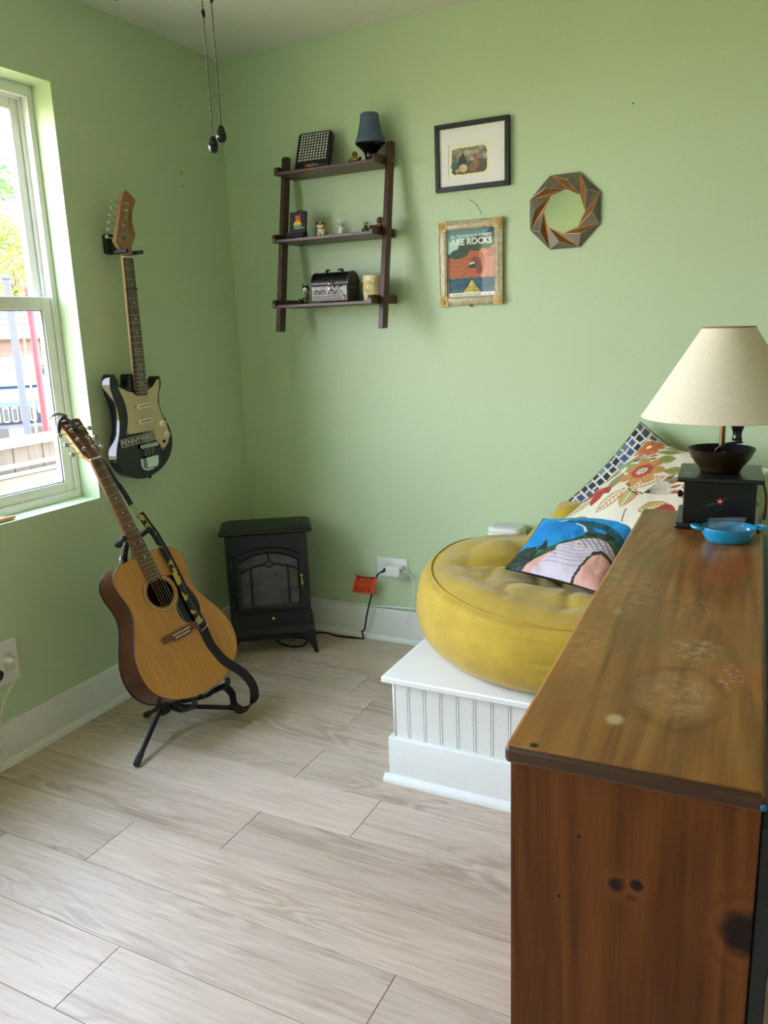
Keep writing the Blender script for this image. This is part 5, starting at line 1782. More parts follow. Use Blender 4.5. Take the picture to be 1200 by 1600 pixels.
def floral_paint(u, v):
    C = np.zeros(u.shape + (3,)) + np.array((214, 208, 188))
    W = u * 1.0 + .012 * (fbm(u * 9, v * 9, 2) - .5)
    u2, v2 = W, v + .012 * (fbm(u * 9, v * 9, 6) - .5)
    OL, SG, DS, OR, RD, GD = (150, 148, 78), (128, 142, 108), (98, 112, 96), (188, 104, 52), (168, 68, 54), (180, 134, 74)
    RU = (196, 118, 78)
    L = lambda *a, **k: leaf(C, u2, v2, *a, **k)

    def stroke(x0, y0, x1, y1, w=.004, col=(42, 38, 36)):
        dx, dy = x1 - x0, y1 - y0
        LL = math.hypot(dx, dy)
        t = ((u2 - x0) * dx + (v2 - y0) * dy) / LL / LL
        s = (-(u2 - x0) * dy + (v2 - y0) * dx) / LL + .008 * np.sin(t * 3)
        C[(t > 0) & (t < 1) & (np.abs(s) < w)] = col
    # leaves
    L(.03, .56, .13, .80, .030, OL, vein=(112, 112, 60))
    L(.055, .62, .10, .76, .020, SG)
    L(-.02, .42, .10, .60, .042, OL, vein=(120, 120, 62), edge=SG)
    L(.17, .38, .15, .58, .045, SG, vein=(160, 100, 66), edge=(140, 146, 118))
    L(.25, .66, .07, .66, .024, SG)
    L(.25, .17, .31, .44, .055, (214, 206, 180), vein=(176, 92, 64), edge=OL)
    L(.41, .26, .38, .46, .060, OL, vein=(214, 214, 176), edge=RU)
    L(.34, .43, .50, .62, .045, (218, 206, 182), vein=(180, 96, 66), edge=OL)
    L(.04, .09, .12, .29, .036, (206, 200, 168), vein=(110, 112, 84), edge=OL)
    L(.24, .85, .40, .92, .035, OL, vein=(110, 112, 58))
    L(.24, .93, .45, 1.0, .030, SG)
    L(.31, .76, .42, .84, .052, OL, vein=(104, 108, 50), edge=SG)
    L(.45, .66, .58, .74, .045, OL, vein=(104, 108, 50), edge=SG)
    L(.52, .58, .66, .68, .03, SG)
    L(.10, .08, .25, .10, .03, SG)
    L(.55, .28, .70, .42, .06, OL, vein=(214, 214, 176), edge=RU)
    L(.70, .60, .86, .78, .05, OL, vein=(104, 108, 50), edge=SG)
    L(.60, .86, .80, .94, .04, SG, vein=(100, 110, 84))
    L(.80, .30, .92, .50, .05, OL, vein=(104, 108, 50), edge=SG)
    # feathery fans
    for bx, by, ex, ey in ((.12, .70, .22, .83), (.48, .43, .60, .60), (.72, .80, .86, .95), (.66, .12, .80, .24)):
        base = math.atan2(ey - by, ex - bx)
        ln = math.hypot(ex - bx, ey - by)
        for k in range(9):
            a = base + (k - 4) * .13
            stroke(bx, by, bx + ln * math.cos(a), by + ln * math.sin(a), .0022, (58, 54, 50))
        for k in range(4):
            a = base - .5 + k * .28
            L(bx + ln * .82 * math.cos(a), by + ln * .82 * math.sin(a), bx + ln * 1.18 * math.cos(a), by + ln * 1.18 * math.sin(a), .016, (156, 92, 52))
    # flowers
    flower(C, u2, v2, .105, .90, .135, 11, OR, (150, 76, 40), rot=.3)
    C[np.hypot(u2 - .105, v2 - .90) < .022] = (232, 222, 200)
    flower(C, u2, v2, .30, .615, .165, 7, GD, (140, 92, 52), rot=.5, center=(168, 176, 126), inner=(176, 58, 58))
    flower(C, u2, v2, .82, .62, .15, 9, OR, (150, 76, 40), rot=.1)
    flower(C, u2, v2, .60, .95, .12, 7, GD, (140, 92, 52), rot=.9, center=(168, 176, 126), inner=(176, 58, 58))
    for x0, y0, x1, y1, w in ((.075, .42, .02, .24, .035), (.10, .41, .16, .22, .045), (.115, .41, .21, .36, .038), (.70, .42, .66, .26, .04), (.71, .42, .78, .30, .04)):
        L(x0, y0, x1, y1, w, RD, vein=(128, 42, 40))
    stroke(.09, .42, .12, .50)
    stroke(.33, .44, .46, .40)
    stroke(.34, .45, .27, .48)
    stroke(.46, .27, .50, .16)
    stroke(.48, .42, .40, .40)
    return C


FA, FB, FC_ = np.array((1.540, -.405, .680)), np.array((1.787, -.145, .944)), np.array((2.165, -.30, .885))
cushion('floral_cushion', 'cream cushion with orange flowers and olive leaves behind the beach print cushion', FA, FB, FA + FC_ - FB, .125, floral_paint, (206, 198, 172), n=300)


def beach_paint(u, v):
    n = fbm(u * 10, v * 10, 3)
    C = np.zeros(u.shape + (3,))
    C[:] = np.array((26, 150, 226))[None, None] * (1 - v[..., None] * .0)
    C += ((v - .8) * 120)[..., None] * np.array((.6, .4, .1))
    hz = .78 + .06 * np.sin(u * 2.2 + .2)
    sea = (v < hz) & (u < .62)
    C[sea] = np.array((14, 128, 208)) + ((n[sea] - .5) * 26)[:, None] + ((.75 - v[sea]) * 70)[:, None] * np.array((.1, .25, -.25))
    C[(np.abs(v - hz) < .012) & (u < .34) & (u > .24)] = (214, 214, 210)
    hill = point_in([(.27, .79), (.34, .835), (.60, .815), (.80, .76), (1.01, .63), (1.01, .35), (.60, .45), (.60, .62), (.56, .70), (.45, .765)], u, v)
    C[hill] = np.array((30, 92, 102)) + ((n[hill] - .5) * 40)[:, None]
    C[point_in([(.44, .765), (.56, .70), (.61, .63), (.585, .62), (.54, .69), (.44, .75)], u, v)] = (226, 226, 220)
    C[point_in([(.64, .71), (.80, .665), (.79, .63), (.66, .66)], u, v)] = (20, 138, 224)
    jag = (fbm(u * 26, v * 26, 7) - .5) * .09
    grove = point_in([(.0, .0), (-.02, .20), (.06, .30), (.20, .33), (.26, .24), (.36, .34), (.46, .44), (.58, .54), (.62, .60), (.72, .63), (.86, .62), (1.01, .52), (1.01, .20), (.5, .0)], u + jag, v + jag * .8)
    g_ = fbm(u * 40, v * 40, 9)
    C[grove] = np.array((52, 82, 48)) + ((g_[grove] - .5) * 110)[:, None] * np.array((1, 1, .6))
    drk = grove & ((u < .24) | (v > .56 + .0 * u))
    C[drk] = np.array((38, 56, 42)) + ((g_[drk] - .5) * 80)[:, None]
    C[point_in([(.235, .26), (.24, .42), (.26, .46), (.30, .36), (.33, .27)], u + jag * .6, v)] = (34, 58, 44)
    C[point_in([(.17, -.01), (.25, .13), (.40, .26), (.50, .2), (.34, -.01)], u + jag * .3, v)] = (220, 168, 160)
    walk = point_in([(.27, -.01), (.42, .29), (.41, .36), (.62, .50), (.74, .545), (.86, .53), (1.01, .43), (1.01, .33), (.86, .40), (.80, .36), (.735, .16), (.71, -.01)], u, v)
    C[walk] = (206, 198, 212)
    pl_ = walk & (np.abs(np.modf((v - u * .22 + .03 * np.sin(u * 12)) * 21)[0] - .5) < .055)
    C[pl_] = (128, 118, 130)
    pl2 = walk & (u > .60) & (v > .40) & (np.abs(np.modf((v + u * .9) * 17)[0] - .5) < .12)
    C[pl2] = (120, 110, 116)
    rail_ = point_in([(.705, -.01), (.728, .15), (.79, .355), (.86, .405), (1.01, .355), (1.01, .33), (.87, .375), (.805, .32), (.75, .13), (.735, -.01)], u + jag * .4, v)
    C[rail_] = (58, 48, 46)
    sand = point_in([(.735, -.01), (.75, .13), (.805, .31), (.87, .36), (1.01, .315), (1.01, -.01)], u + jag * .25, v)
    C[sand] = np.array((224, 172, 160)) + ((n[sand] - .5) * 30)[:, None]
    return np.clip(C, 0, 255)


cushion('beach_cushion', 'bright blue beach photo print cushion with a boardwalk, lying on the bean bag', (1.462, -.69, .612), (1.497, -.40, .702), (1.752, -.735, .585), .085, beach_paint, (26, 26, 28), n=260, Cn=(1.822, -.425, .732), pinch=.02)


def rust_paint(u, v):
    return np.zeros(u.shape + (3,)) + np.array((176, 84, 42)) + ((fbm(u * 20, v * 20, 2) - .5) * 20)[..., None]


cushion('rust_cushion', 'rust orange cushion mostly hidden by the cabinet, right of the beach print', (1.80, -.74, .60), (1.865, -.52, .735), (1.985, -.75, .60), .07, rust_paint, (150, 70, 38), n=60)

# ------------------------------------------------------------------ white speaker behind the bag
spk = thing('white_speaker', 'white rounded box speaker with perforated top standing behind the bean bag', 'speaker', (1.262, -.062, PZ))
M_SPK = mat('matte_white_plastic', (226, 230, 228), .4, vary=.01)
sec = rrect(-.070, -.048, .070, .048, .030, 6)
rows_ = [(1.0, .0), (1.0, .217), (.985, .224), (.95, .229), (.90, .2305)]
g = G()
P = np.array([[(p[0] * k_, p[1] * k_, z_) for p in sec] for k_, z_ in rows_])
g.grid(P, closed_u=True)
g.f.append(tuple(range(len(sec))))
obj('case', g, M_SPK, spk, smooth=40)
obj('grille_top', G().prism([(p[0] * .90, p[1] * .90) for p in sec], .2300, .2345), M_SPK, spk, bevel=.003)
g = G()
for i in range(-9, 10):
    for j in range(-6, 7):
        x, y = i * .0062 + (j % 2) * .003, j * .0058
        if abs(x) < .054 and abs(y) < .034:
            g.prism(circle((x, y), .0016, 6), .2346, .2349)
tag(obj('perforation', g, mat('grille_grey', (168, 176, 172), .6), spk), kind='stuff')
obj('seam_ring', G().grid(np.array([[(p[0] * 1.002, p[1] * 1.002, z_) for p in sec] for z_ in (.2145, .2160)]), closed_u=True), mat('grille_grey', (168, 176, 172), .6), spk)


# ================================================================== ELECTRIC STOVE HEATER
SD = (math.cos(math.radians(34.2)), math.sin(math.radians(34.2)))
sx0, sy0 = .167, -.460        # front left corner of the top plate
stove = thing('electric_stove', 'small black electric stove heater with arched glass door in the room corner', 'heater',
              M=frame((SD[0], SD[1], 0), (-SD[1], SD[0], 0), (0, 0, 1), (sx0, sy0, 0)))
M_IRON = mat('black_stove_enamel', (12, 19, 21), .42, vary=.12, scale=200)
W_, D_, H_ = .382, .225, .553
bx0, bx1, by0, by1 = .022, W_ - .022, .018, D_ - .012
tp = [(0, 0), (W_, 0), (W_, D_ - .03), (W_ - .02, D_), (.02, D_), (0, D_ - .03)]
ins = lambda k: [(k, k), (W_ - k, k), (W_ - k, D_ - .03), (W_ - .02 - k, D_ - k), (.02 + k, D_ - k), (k, D_ - .03)]
obj('top_plate', G().frustum(ins(.008), H_ - .020, tp, H_ - .014).frustum(tp, H_ - .0139, tp, H_ - .006).frustum(tp, H_ - .0059, ins(.010), H_), M_IRON, stove, bevel=.0015)
obj('cabinet', G().box((bx0, by0, .118), (bx1, by1, H_ - .0205)), M_IRON, stove, bevel=.003)
obj('plinth', G().frustum([(bx0 - .014, by0 - .012), (bx1 + .014, by0 - .012), (bx1 + .014, by1), (bx0 - .014, by1)], .098, [(bx0 - .004, by0 - .003), (bx1 + .004, by0 - .003), (bx1 + .004, by1), (bx0 - .004, by1)], .128), M_IRON, stove, bevel=.002)
arch = [(bx0 + .06 + t * (bx1 - bx0 - .12), .094 - .016 * math.sin(math.pi * t)) for t in np.linspace(0, 1, 11)]
obj('apron', G().prism([(bx0 + .02, .1)] + arch + [(bx1 - .02, .1)] , 0, .010, M=frame((1, 0, 0), (0, 0, 1), (0, -1, 0), (0, by0 + .004, 0))), M_IRON, stove)
obj('underframe', G().box((bx0 + .01, by0 + .03, .058), (bx1 - .01, by0 + .042, .072)).box((bx0 + .015, by1 - .03, .058), (bx1 - .015, by1 - .018, .072)), mat('black_plastic', (20, 21, 24), .45), stove)
for sx, x in ((-1, bx0 - .006), (1, bx1 + .006)):
    for sy, y in ((-1, by0 - .004), (1, by1 - .004)):
        prof = [(0, .0985), (-sx * .046, .0985), (-sx * .040, .082), (-sx * .022, .048), (-sx * .006, .018), (-sx * .0, .0), (sx * .016, .0), (sx * .013, .020), (sx * .008, .060)]
        if sx < 0:
            prof = prof[::-1]
        lg = G().prism([(x + p[0], p[1]) for p in prof], -.012, .014, M=frame((1, 0, 0), (0, 0, 1), (0, -1, 0), (0, y, 0)))
        obj('leg', lg, M_IRON, stove, bevel=.002)
# door
FZ = frame((1, 0, 0), (0, 0, 1), (0, -1, 0), (0, by0 - .0005, 0))
dx0, dx1, dz0, dz1 = .055, W_ - .045, .205, .476


def arch_pts(x0, x1, z0, z1, sag, n=14, r=.012):
    m = (x0 + x1) / 2
    top_ = [(m + (x1 - m) * math.cos(a), z1 - sag + sag * math.sin(a)) for a in np.linspace(0.0, math.pi, n)]
    top_ = [(x1 + (x0 - x1) * t, z1 - sag * (2 * t - 1) ** 2) for t in np.linspace(0, 1, n)]
    return [(x0, z0), (x1, z0)] + top_


o_ = arch_pts(dx0, dx1, dz0, dz1, .040)
i_ = arch_pts(dx0 + .024, dx1 - .024, dz0 + .026, dz1 - .026, .034)
n = len(o_)
g = G()
V = [(p[0], p[1], 0) for p in o_] + [(p[0], p[1], .009) for p in o_] + [(p[0], p[1], .013) for p in [((q[0] * .85 + w_[0] * .15), (q[1] * .85 + w_[1] * .15)) for q, w_ in zip(o_, i_)]] + [(p[0], p[1], .013) for p in [((q[0] * .35 + w_[0] * .65), (q[1] * .35 + w_[1] * .65)) for q, w_ in zip(o_, i_)]] + [(p[0], p[1], .006) for p in i_] + [(p[0], p[1], 0) for p in i_]
F = []
for r_ in range(6):
    r2_ = (r_ + 1) % 6
    for k in range(n):
        k2 = (k + 1) % n
        F.append((r_ * n + k, r_ * n + k2, r2_ * n + k2, r2_ * n + k))
g.add(V, F, M=FZ)
door = obj('door', g, M_IRON, stove, smooth=30)
t = NT('smoky_glass')
f_ = t.noise(t.coords(scale=(1, 1, 1.6)), 14, 4)
t.set(t.ramp(f_, [(.3, srgb(48, 51, 53)), (.7, srgb(78, 80, 80))]), .16)
obj('door_glass', G().prism(arch_pts(dx0 + .022, dx1 - .022, dz0 + .024, dz1 - .024, .034), .0005, .004, M=FZ), t.m, door)
xm = (dx0 + dx1) / 2
zt = dz1 - .026
ac_ = lambda x: .405 - .030 * ((x - xm) / (.5 * (dx1 - dx0 - .048))) ** 2
g = G().box((dx0 + .062, -.0, 0), (dx0 + .062 + .0085, 1, 1)) if False else G()
bar = lambda p, q, w: G().tube([(p[0], p[1], .0062), (q[0], q[1], .0062)], w, 6, M=FZ)
obj('muntin', bar((xm, zt - .002), (xm, .418), .0045), M_IRON, door)
for x in (dx0 + .064, dx1 - .064):
    obj('muntin', bar((x, dz0 + .026), (x, ac_(x)), .0045), M_IRON, door)
for a, b in ((dx0 + .024, xm - .012), (xm + .012, dx1 - .024)):
    obj('muntin', G().tube([(x, ac_(x), .0062) for x in np.linspace(a, b, 8)], .0045, 6, M=FZ), M_IRON, door)
dm = [(xm, .388), (xm + .018, .405), (xm, .422), (xm - .018, .405)]
obj('diamond', G().tube([(p[0], p[1], .0066) for p in dm], .0045, 6, closed=True, M=FZ), M_IRON, door)
for z in (.265, .405):
    obj('hinge', G().lathe([(.006, 0), (.006, .028), (.008, .030), (.006, .040)], 10, M=Matrix.Translation((dx0 - .013, by0 - .007, z))).box((dx0 - .013, by0 - .012, z + .006), (dx0 + .008, by0 - .004, z + .024)), M_IRON, door, smooth=30)
M_BRASS = mat('brass', (208, 172, 84), .22, 1.0, vary=.05)
obj('handle', G().ball((dx1 - .010, .352, .020), .0065, 10, 8, M=FZ).tube([(dx1 - .010, .352, .018), (dx1 - .009, .335, .022), (dx1 - .008, .312, .020)], [.0035, .0032, .0042], 8, M=FZ).tube([(dx1 - .010, .352, .0), (dx1 - .010, .352, .018)], .004, 8, M=FZ), M_BRASS, door, smooth=50)
# logs and ash behind glass are painted dark on the glass; ash drawer below
dr = G().prism(rrect(dx0 + .008, .142, dx1 - .004, .192, .002), 0, .006, M=FZ)
drw = obj('drawer', dr, M_IRON, stove, bevel=.002)
obj('drawer_panel', G().prism(rrect(dx0 + .020, .151, dx1 - .016, .183, .002), .0062, .0095, M=FZ), M_IRON, drw, bevel=.0025)
obj('drawer_knob', G().lathe([(.004, 0), (.004, .006), (.0085, .010), (.0090, .014), (.006, .018), (.001, .019)], 16, M=FZ @ Matrix.Translation((xm + .004, .171, .009))), M_BRASS, drw, smooth=50)

# ------------------------------------------------------------------ power cord with warning tag
cord = thing('power_cord', 'black stove power cord with an orange paper tag plugged into the wall', 'cord', (.6, -.04, 0))
M_CORD = mat('black_cord', (16, 16, 18), .5)
cpath = spline([(.712, -.020, .336), (.696, -.034, .325), (.668, -.040, .300), (.640, -.040, .215), (.612, -.040, .118), (.596, -.040, .045), (.584, -.042, .036), (.590, -.044, .014), (.588, -.046, .0042), (.540, -.054, .0040), (.466, -.062, .0040), (.400, -.050, .0040), (.340, -.075, .0040), (.300, -.16, .0040)], 8)
obj('cable', G().tube(cpath, .0038, 8), M_CORD, cord, W=True, smooth=True)
obj('plug', G().tube([(.722, -.0062, .341), (.716, -.018, .338), (.702, -.030, .329), (.690, -.036, .319)], [.0095, .0095, .0075, .0045], 10), M_CORD, cord, W=True)
loop = [(.315 + .075 * math.cos(a), -.20 + .05 * math.sin(a), .0045 + .004 * (1 + math.sin(2 * a))) for a in np.linspace(0, 4 * math.pi, 60)]
obj('coiled_cable', G().tube(loop, .0038, 8), M_CORD, cord, W=True, smooth=True)


def tag_paint(u, v):
    C = np.zeros(u.shape + (3,)) + np.array((226, 84, 40))
    ln = (np.modf(v * 17)[0] > .45) & (u > .09) & (u < .86) & (v > .08) & (v < .93)
    word = hash2(np.floor(u * 60), np.floor(v * 17), 4) > .22
    C[ln & word] = (96, 34, 26)
    C[(v > .955) | ((np.abs(v - .24) < .012) & (u < .88))] = (110, 40, 30)
    C[(v > .83) & (v < .95) & (u > .12) & (u < .86) & (hash2(np.floor(u * 46), np.floor(v * 20), 6) > .4)] = (60, 22, 20)
    return C


TA, TB, TC = np.array((.571, -.052, .298)), np.array((.672, -.046, .296)), np.array((.549, -.052, .219))
tu, tv = TB - TA, TA - TC
tv = tv
MTG = Matrix(((tu[0], tv[0], 0, TC[0]), (tu[1], tv[1], -1, TC[1]), (tu[2], tv[2], 0, TC[2]), (0, 0, 0, 1)))
gu_, gv_ = np.meshgrid(np.linspace(0, 1, 70), np.linspace(0, 1, 52))
Cc = tag_paint(gu_, gv_) / 255
Cc = np.where(Cc <= .04045, Cc / 12.92, ((Cc + .055) / 1.055) ** 2.4)
Pp = np.stack([gu_, gv_, .004 * np.sin(gu_ * 4)], -1)
g = G().grid(Pp, M=MTG, col=Cc)
tgo = obj('warning_tag', g, paint_mat('glossy_tag_print', .25), cord, W=True, normals=False)
sd = tgo.modifiers.new('thickness', 'SOLIDIFY')
sd.thickness = .0006
tgo['label'] = 'orange paper tag with fine print'

# ------------------------------------------------------------------ outlets
def cover_plate(root, w, h, M, holes=()):
    return obj('cover_plate', G().prism(rrect(-w / 2, -h / 2, w / 2, h / 2, .004), .0005, .006, M=M), M_TRIM, root, bevel=.002)


def receptacle(root, M, cx_, cy_):
    r = obj('receptacle', G().prism(rrect(cx_ - .0165, cy_ - .0165, cx_ + .0165, cy_ + .0165, .006), .0061, .0078, M=M), mat('outlet_white', (214, 216, 210), .35), root, bevel=.0006)
    g = G()
    for sx in (-1, 1):
        g.box((cx_ + sx * .0063 - .0011, cy_ - .002, .0078), (cx_ + sx * .0063 + .0011, cy_ + .0065, .0081), M=M)
    g.prism(circle((cx_, cy_ - .008), .0025, 10), .0078, .0081, M=M)
    obj('slot', g, M_DARKGAP, r)


MO = WALLF(.7275, .334, 0)
ol = thing('wall_outlet', 'white horizontal wall outlet above the back baseboard beside the bean bag', 'outlet', M=MO)
cover_plate(ol, .145, .089, Matrix.Identity(4))
receptacle(ol, Matrix.Identity(4), -.012, 0)
receptacle(ol, Matrix.Identity(4), .030, 0)
ad = thing('usb_charger', 'white cube phone charger plugged into the back wall outlet', 'charger', M=WALLF(.757, .334, .0085))
obj('block', G().prism(rrect(-.038, -.0235, .028, .0205, .006), 0, .050), mat('glossy_white_plastic', (226, 230, 226), .22, vary=.01), ad, bevel=.006, seg=3)
obj('usb_port', G().box((.0281, -.006, .018), (.0286, .006, .034)), M_DARKGAP, ad)
wc = thing('charging_cable', 'thin white charging cable dangling from the charger down the baseboard', 'cord', (.80, -.03, .17))
pth = spline([(.788, -.035, .334), (.806, -.036, .334), (.825, -.034, .320), (.836, -.031, .285), (.838, -.028, .245), (.829, -.026, .185), (.812, -.024, .135), (.795, -.020, .105), (.802, -.019, .080), (.818, -.034, .050), (.846, -.048, .018), (.87, -.055, .0025)], 8)
obj('cable', G().tube(pth, [.0019] * 56 + [.0009] * (len(pth) - 56), 8), M_TRIM, wc, W=True, smooth=True)
obj('connector', G().tube([(.786, -.035, .334), (.802, -.0355, .334)], .0035, 8), M_TRIM, wc, W=True)

lc = thing('white_cable', 'long white cable lying along the top of the back baseboard', 'cord', (.7, -.012, .15))
pth = [(x, -.0105 - .002 * math.sin(x * 7), .1425 + .0052 + max(0, (x - .62)) * .065 + .0012 * math.sin(x * 11)) for x in np.linspace(.03, 1.25, 60)]
obj('cable', G().tube(pth, .0042, 8), M_TRIM, lc, W=True, smooth=True)

ML = frame((0, 1, 0), (0, 0, 1), (1, 0, 0), (0, -1.386, .3385))
ol = thing('wall_outlet', 'white outlet plate low on the left wall below the window', 'outlet', M=ML)
cover_plate(ol, .130, .142, Matrix.Identity(4))
for cxx in (-.026, .026):
    obj('outlet_insert', G().prism(rrect(cxx - .0165, -.0335, cxx + .0165, .0335, .002), .0061, .0078), mat('outlet_white', (214, 216, 210), .35), ol, bevel=.0006)
for cxx in (-.026, .026):
    for cyy in (-.048, .048):
        obj('plate_screw', G().prism(circle((cxx, cyy), .003, 10), .0061, .0069), M_TRIM, ol)
obj('plate_screw', G().prism(circle((.049, .006), .0028, 10), .0061, .0069), mat('steel', (170, 172, 170), .35, 1.0), ol)
pl = thing('white_plug', 'white plug with hanging cord in the left wall outlet', 'plug', (.008, -1.366, .345))
obj('plug_body', G().tube([(.0082, -1.366, .346), (.026, -1.366, .345), (.034, -1.364, .342)], [.0125, .0115, .007], 10), M_TRIM, pl, W=True)
obj('cable', G().tube(spline([(.033, -1.364, .342), (.041, -1.357, .334), (.043, -1.358, .310), (.040, -1.372, .280), (.036, -1.396, .255), (.034, -1.43, .20), (.034, -1.45, .10), (.036, -1.47, .004)], 6), .0027, 8), mat('ivory_cord', (220, 214, 190), .5), pl, W=True, smooth=True)
pl = thing('black_plug', 'round black plug at the lower half of the left wall outlet', 'plug', (.008, -1.412, .318))
obj('plug_body', G().tube([(.0082, -1.412, .318), (.030, -1.412, .318), (.036, -1.412, .316)], [.014, .013, .008], 12), M_CORD, pl, W=True)
obj('cord_stub', G().tube(spline([(.035, -1.412, .316), (.046, -1.420, .312), (.050, -1.445, .290), (.046, -1.50, .14), (.046, -1.53, .004)], 6), .003, 8), M_CORD, pl, W=True, smooth=True)

# ------------------------------------------------------------------ sticks on the window sill
for k, (x, z, y1, lab) in enumerate(((-.022, .7895, -1.236, 'pale wooden stick lying on the window sill, nearer the room edge'), (-.036, .7915, -1.262, 'second wooden stick on the sill, behind the round-ended one'))):
    st = thing('wooden_stick', lab, 'stick', (x, y1 - .19, z - .0075), group=None)
    obj('shaft', G().tube([(x, y1 - .38, z), (x, y1 - .012, z), (x, y1 - .004, z), (x, y1, z)], [.0072, .0072, .0062, .0035], 12), wood_mat('pale_stick', (176, 130, 84), (196, 152, 104), (212, 170, 124), 'Y', rough=.5), st, W=True, smooth=50)
    if k == 0:
        obj('red_band', G().tube([(x, y1 - .115, z), (x, y1 - .100, z)], .0074, 12), mat('faded_red', (196, 110, 92), .5), st, W=True)

# ------------------------------------------------------------------ ceiling fan (mostly above the picture) and its pull chains
FX, FY = 1.295, -1.735
fan = thing('ceiling_fan', 'brown ceiling fan above the pull chains, only a blade tip in view', 'fan', (FX, FY, ROOM_H))
M_BZ = mat('fan_bronze', (58, 48, 42), .4, .6)
obj('canopy', G().lathe([(.02, -.06), (.06, -.045), (.068, 0)], 24), M_BZ, fan, smooth=50)
obj('downrod', G().tube([(0, 0, -.05), (0, 0, -.20)], .012, 12), M_BZ, fan)
obj('motor_housing', G().lathe([(.04, -.34), (.085, -.335), (.115, -.31), (.12, -.26), (.10, -.215), (.03, -.195)], 32), M_BZ, fan, smooth=50)
obj('switch_housing', G().lathe([(.03, -.425), (.052, -.415), (.055, -.36), (.045, -.335)], 24), M_BZ, fan, smooth=50)
for k in range(5):
    R_ = Matrix.Rotation(math.radians(150 + 72 * k), 4, 'Z') @ Matrix.Translation((0, 0, -.322)) @ Matrix.Rotation(math.radians(11), 4, 'X')
    bl = obj('blade', G().prism([(.17, -.045), (.62, -.064), (.662, -.052), (.676, 0), (.662, .052), (.62, .064), (.17, .045)], -.003, .003, M=R_), wood_mat('fan_blade_wood', (58, 40, 30), (74, 52, 40), (88, 64, 50), 'X', rough=.4), fan, bevel=.001)
    obj('blade_bracket', G().box((.10, -.016, .0032), (.22, .016, .007), M=R_), M_BZ, bl)
M_CHAIN = mat('nickel_bead', (96, 96, 94), .35, .9)
for x, y, zf, lab in ((1.2975, -1.757, 1.676, 'fan pull chain hanging lower, the left one with teardrop fob'), (1.3085, -1.747, 1.693, 'fan pull chain hanging higher, the right one with teardrop fob')):
    ch = thing('pull_chain', lab, 'pull chain', (x, y, zf - .03))
    g = G()
    z = zf + .004
    zt = ROOM_H - .42 - .002
    while z < zt:
        g.ball((x, y, z), .0017, 7, 5)
        z += .0044
    g.tube([(x, y, zf), (x, y, zt)], .0005, 5)
    tag(obj('bead_chain', g, M_CHAIN, ch, W=True, smooth=True), kind='stuff')
    if zf < 1.68:
        zc = 1.862
    else:
        zc = 1.885
    obj('chain_coupling', G().lathe([(.002, -.006), (.0034, -.004), (.0034, .004), (.002, .006)], 10, M=Matrix.Translation((x, y, zc))), mat('dark_metal', (60, 54, 52), .4, .8), ch, W=True, smooth=True)
    obj('fob', G().lathe([(.001, -.0275), (.0055, -.0265), (.0082, -.0215), (.0085, -.0165), (.0070, -.009), (.0045, -.002), (.0020, 0)], 20, M=Matrix.Translation((x, y, zf))), mat('gloss_black_fob', (14, 16, 20), .06), ch, W=True, smooth=True)


# ================================================================== PINE CABINET
CA = math.radians(2.1)
CX, CY, CZ = 1.956, -2.195, .910
cab = thing('wooden_cabinet', 'worn honey brown pine cabinet with a scuffed top in the right foreground', 'cabinet', (CX, CY, 0), CA)
CWD, CLN, CTH = .2565, 1.166, .021


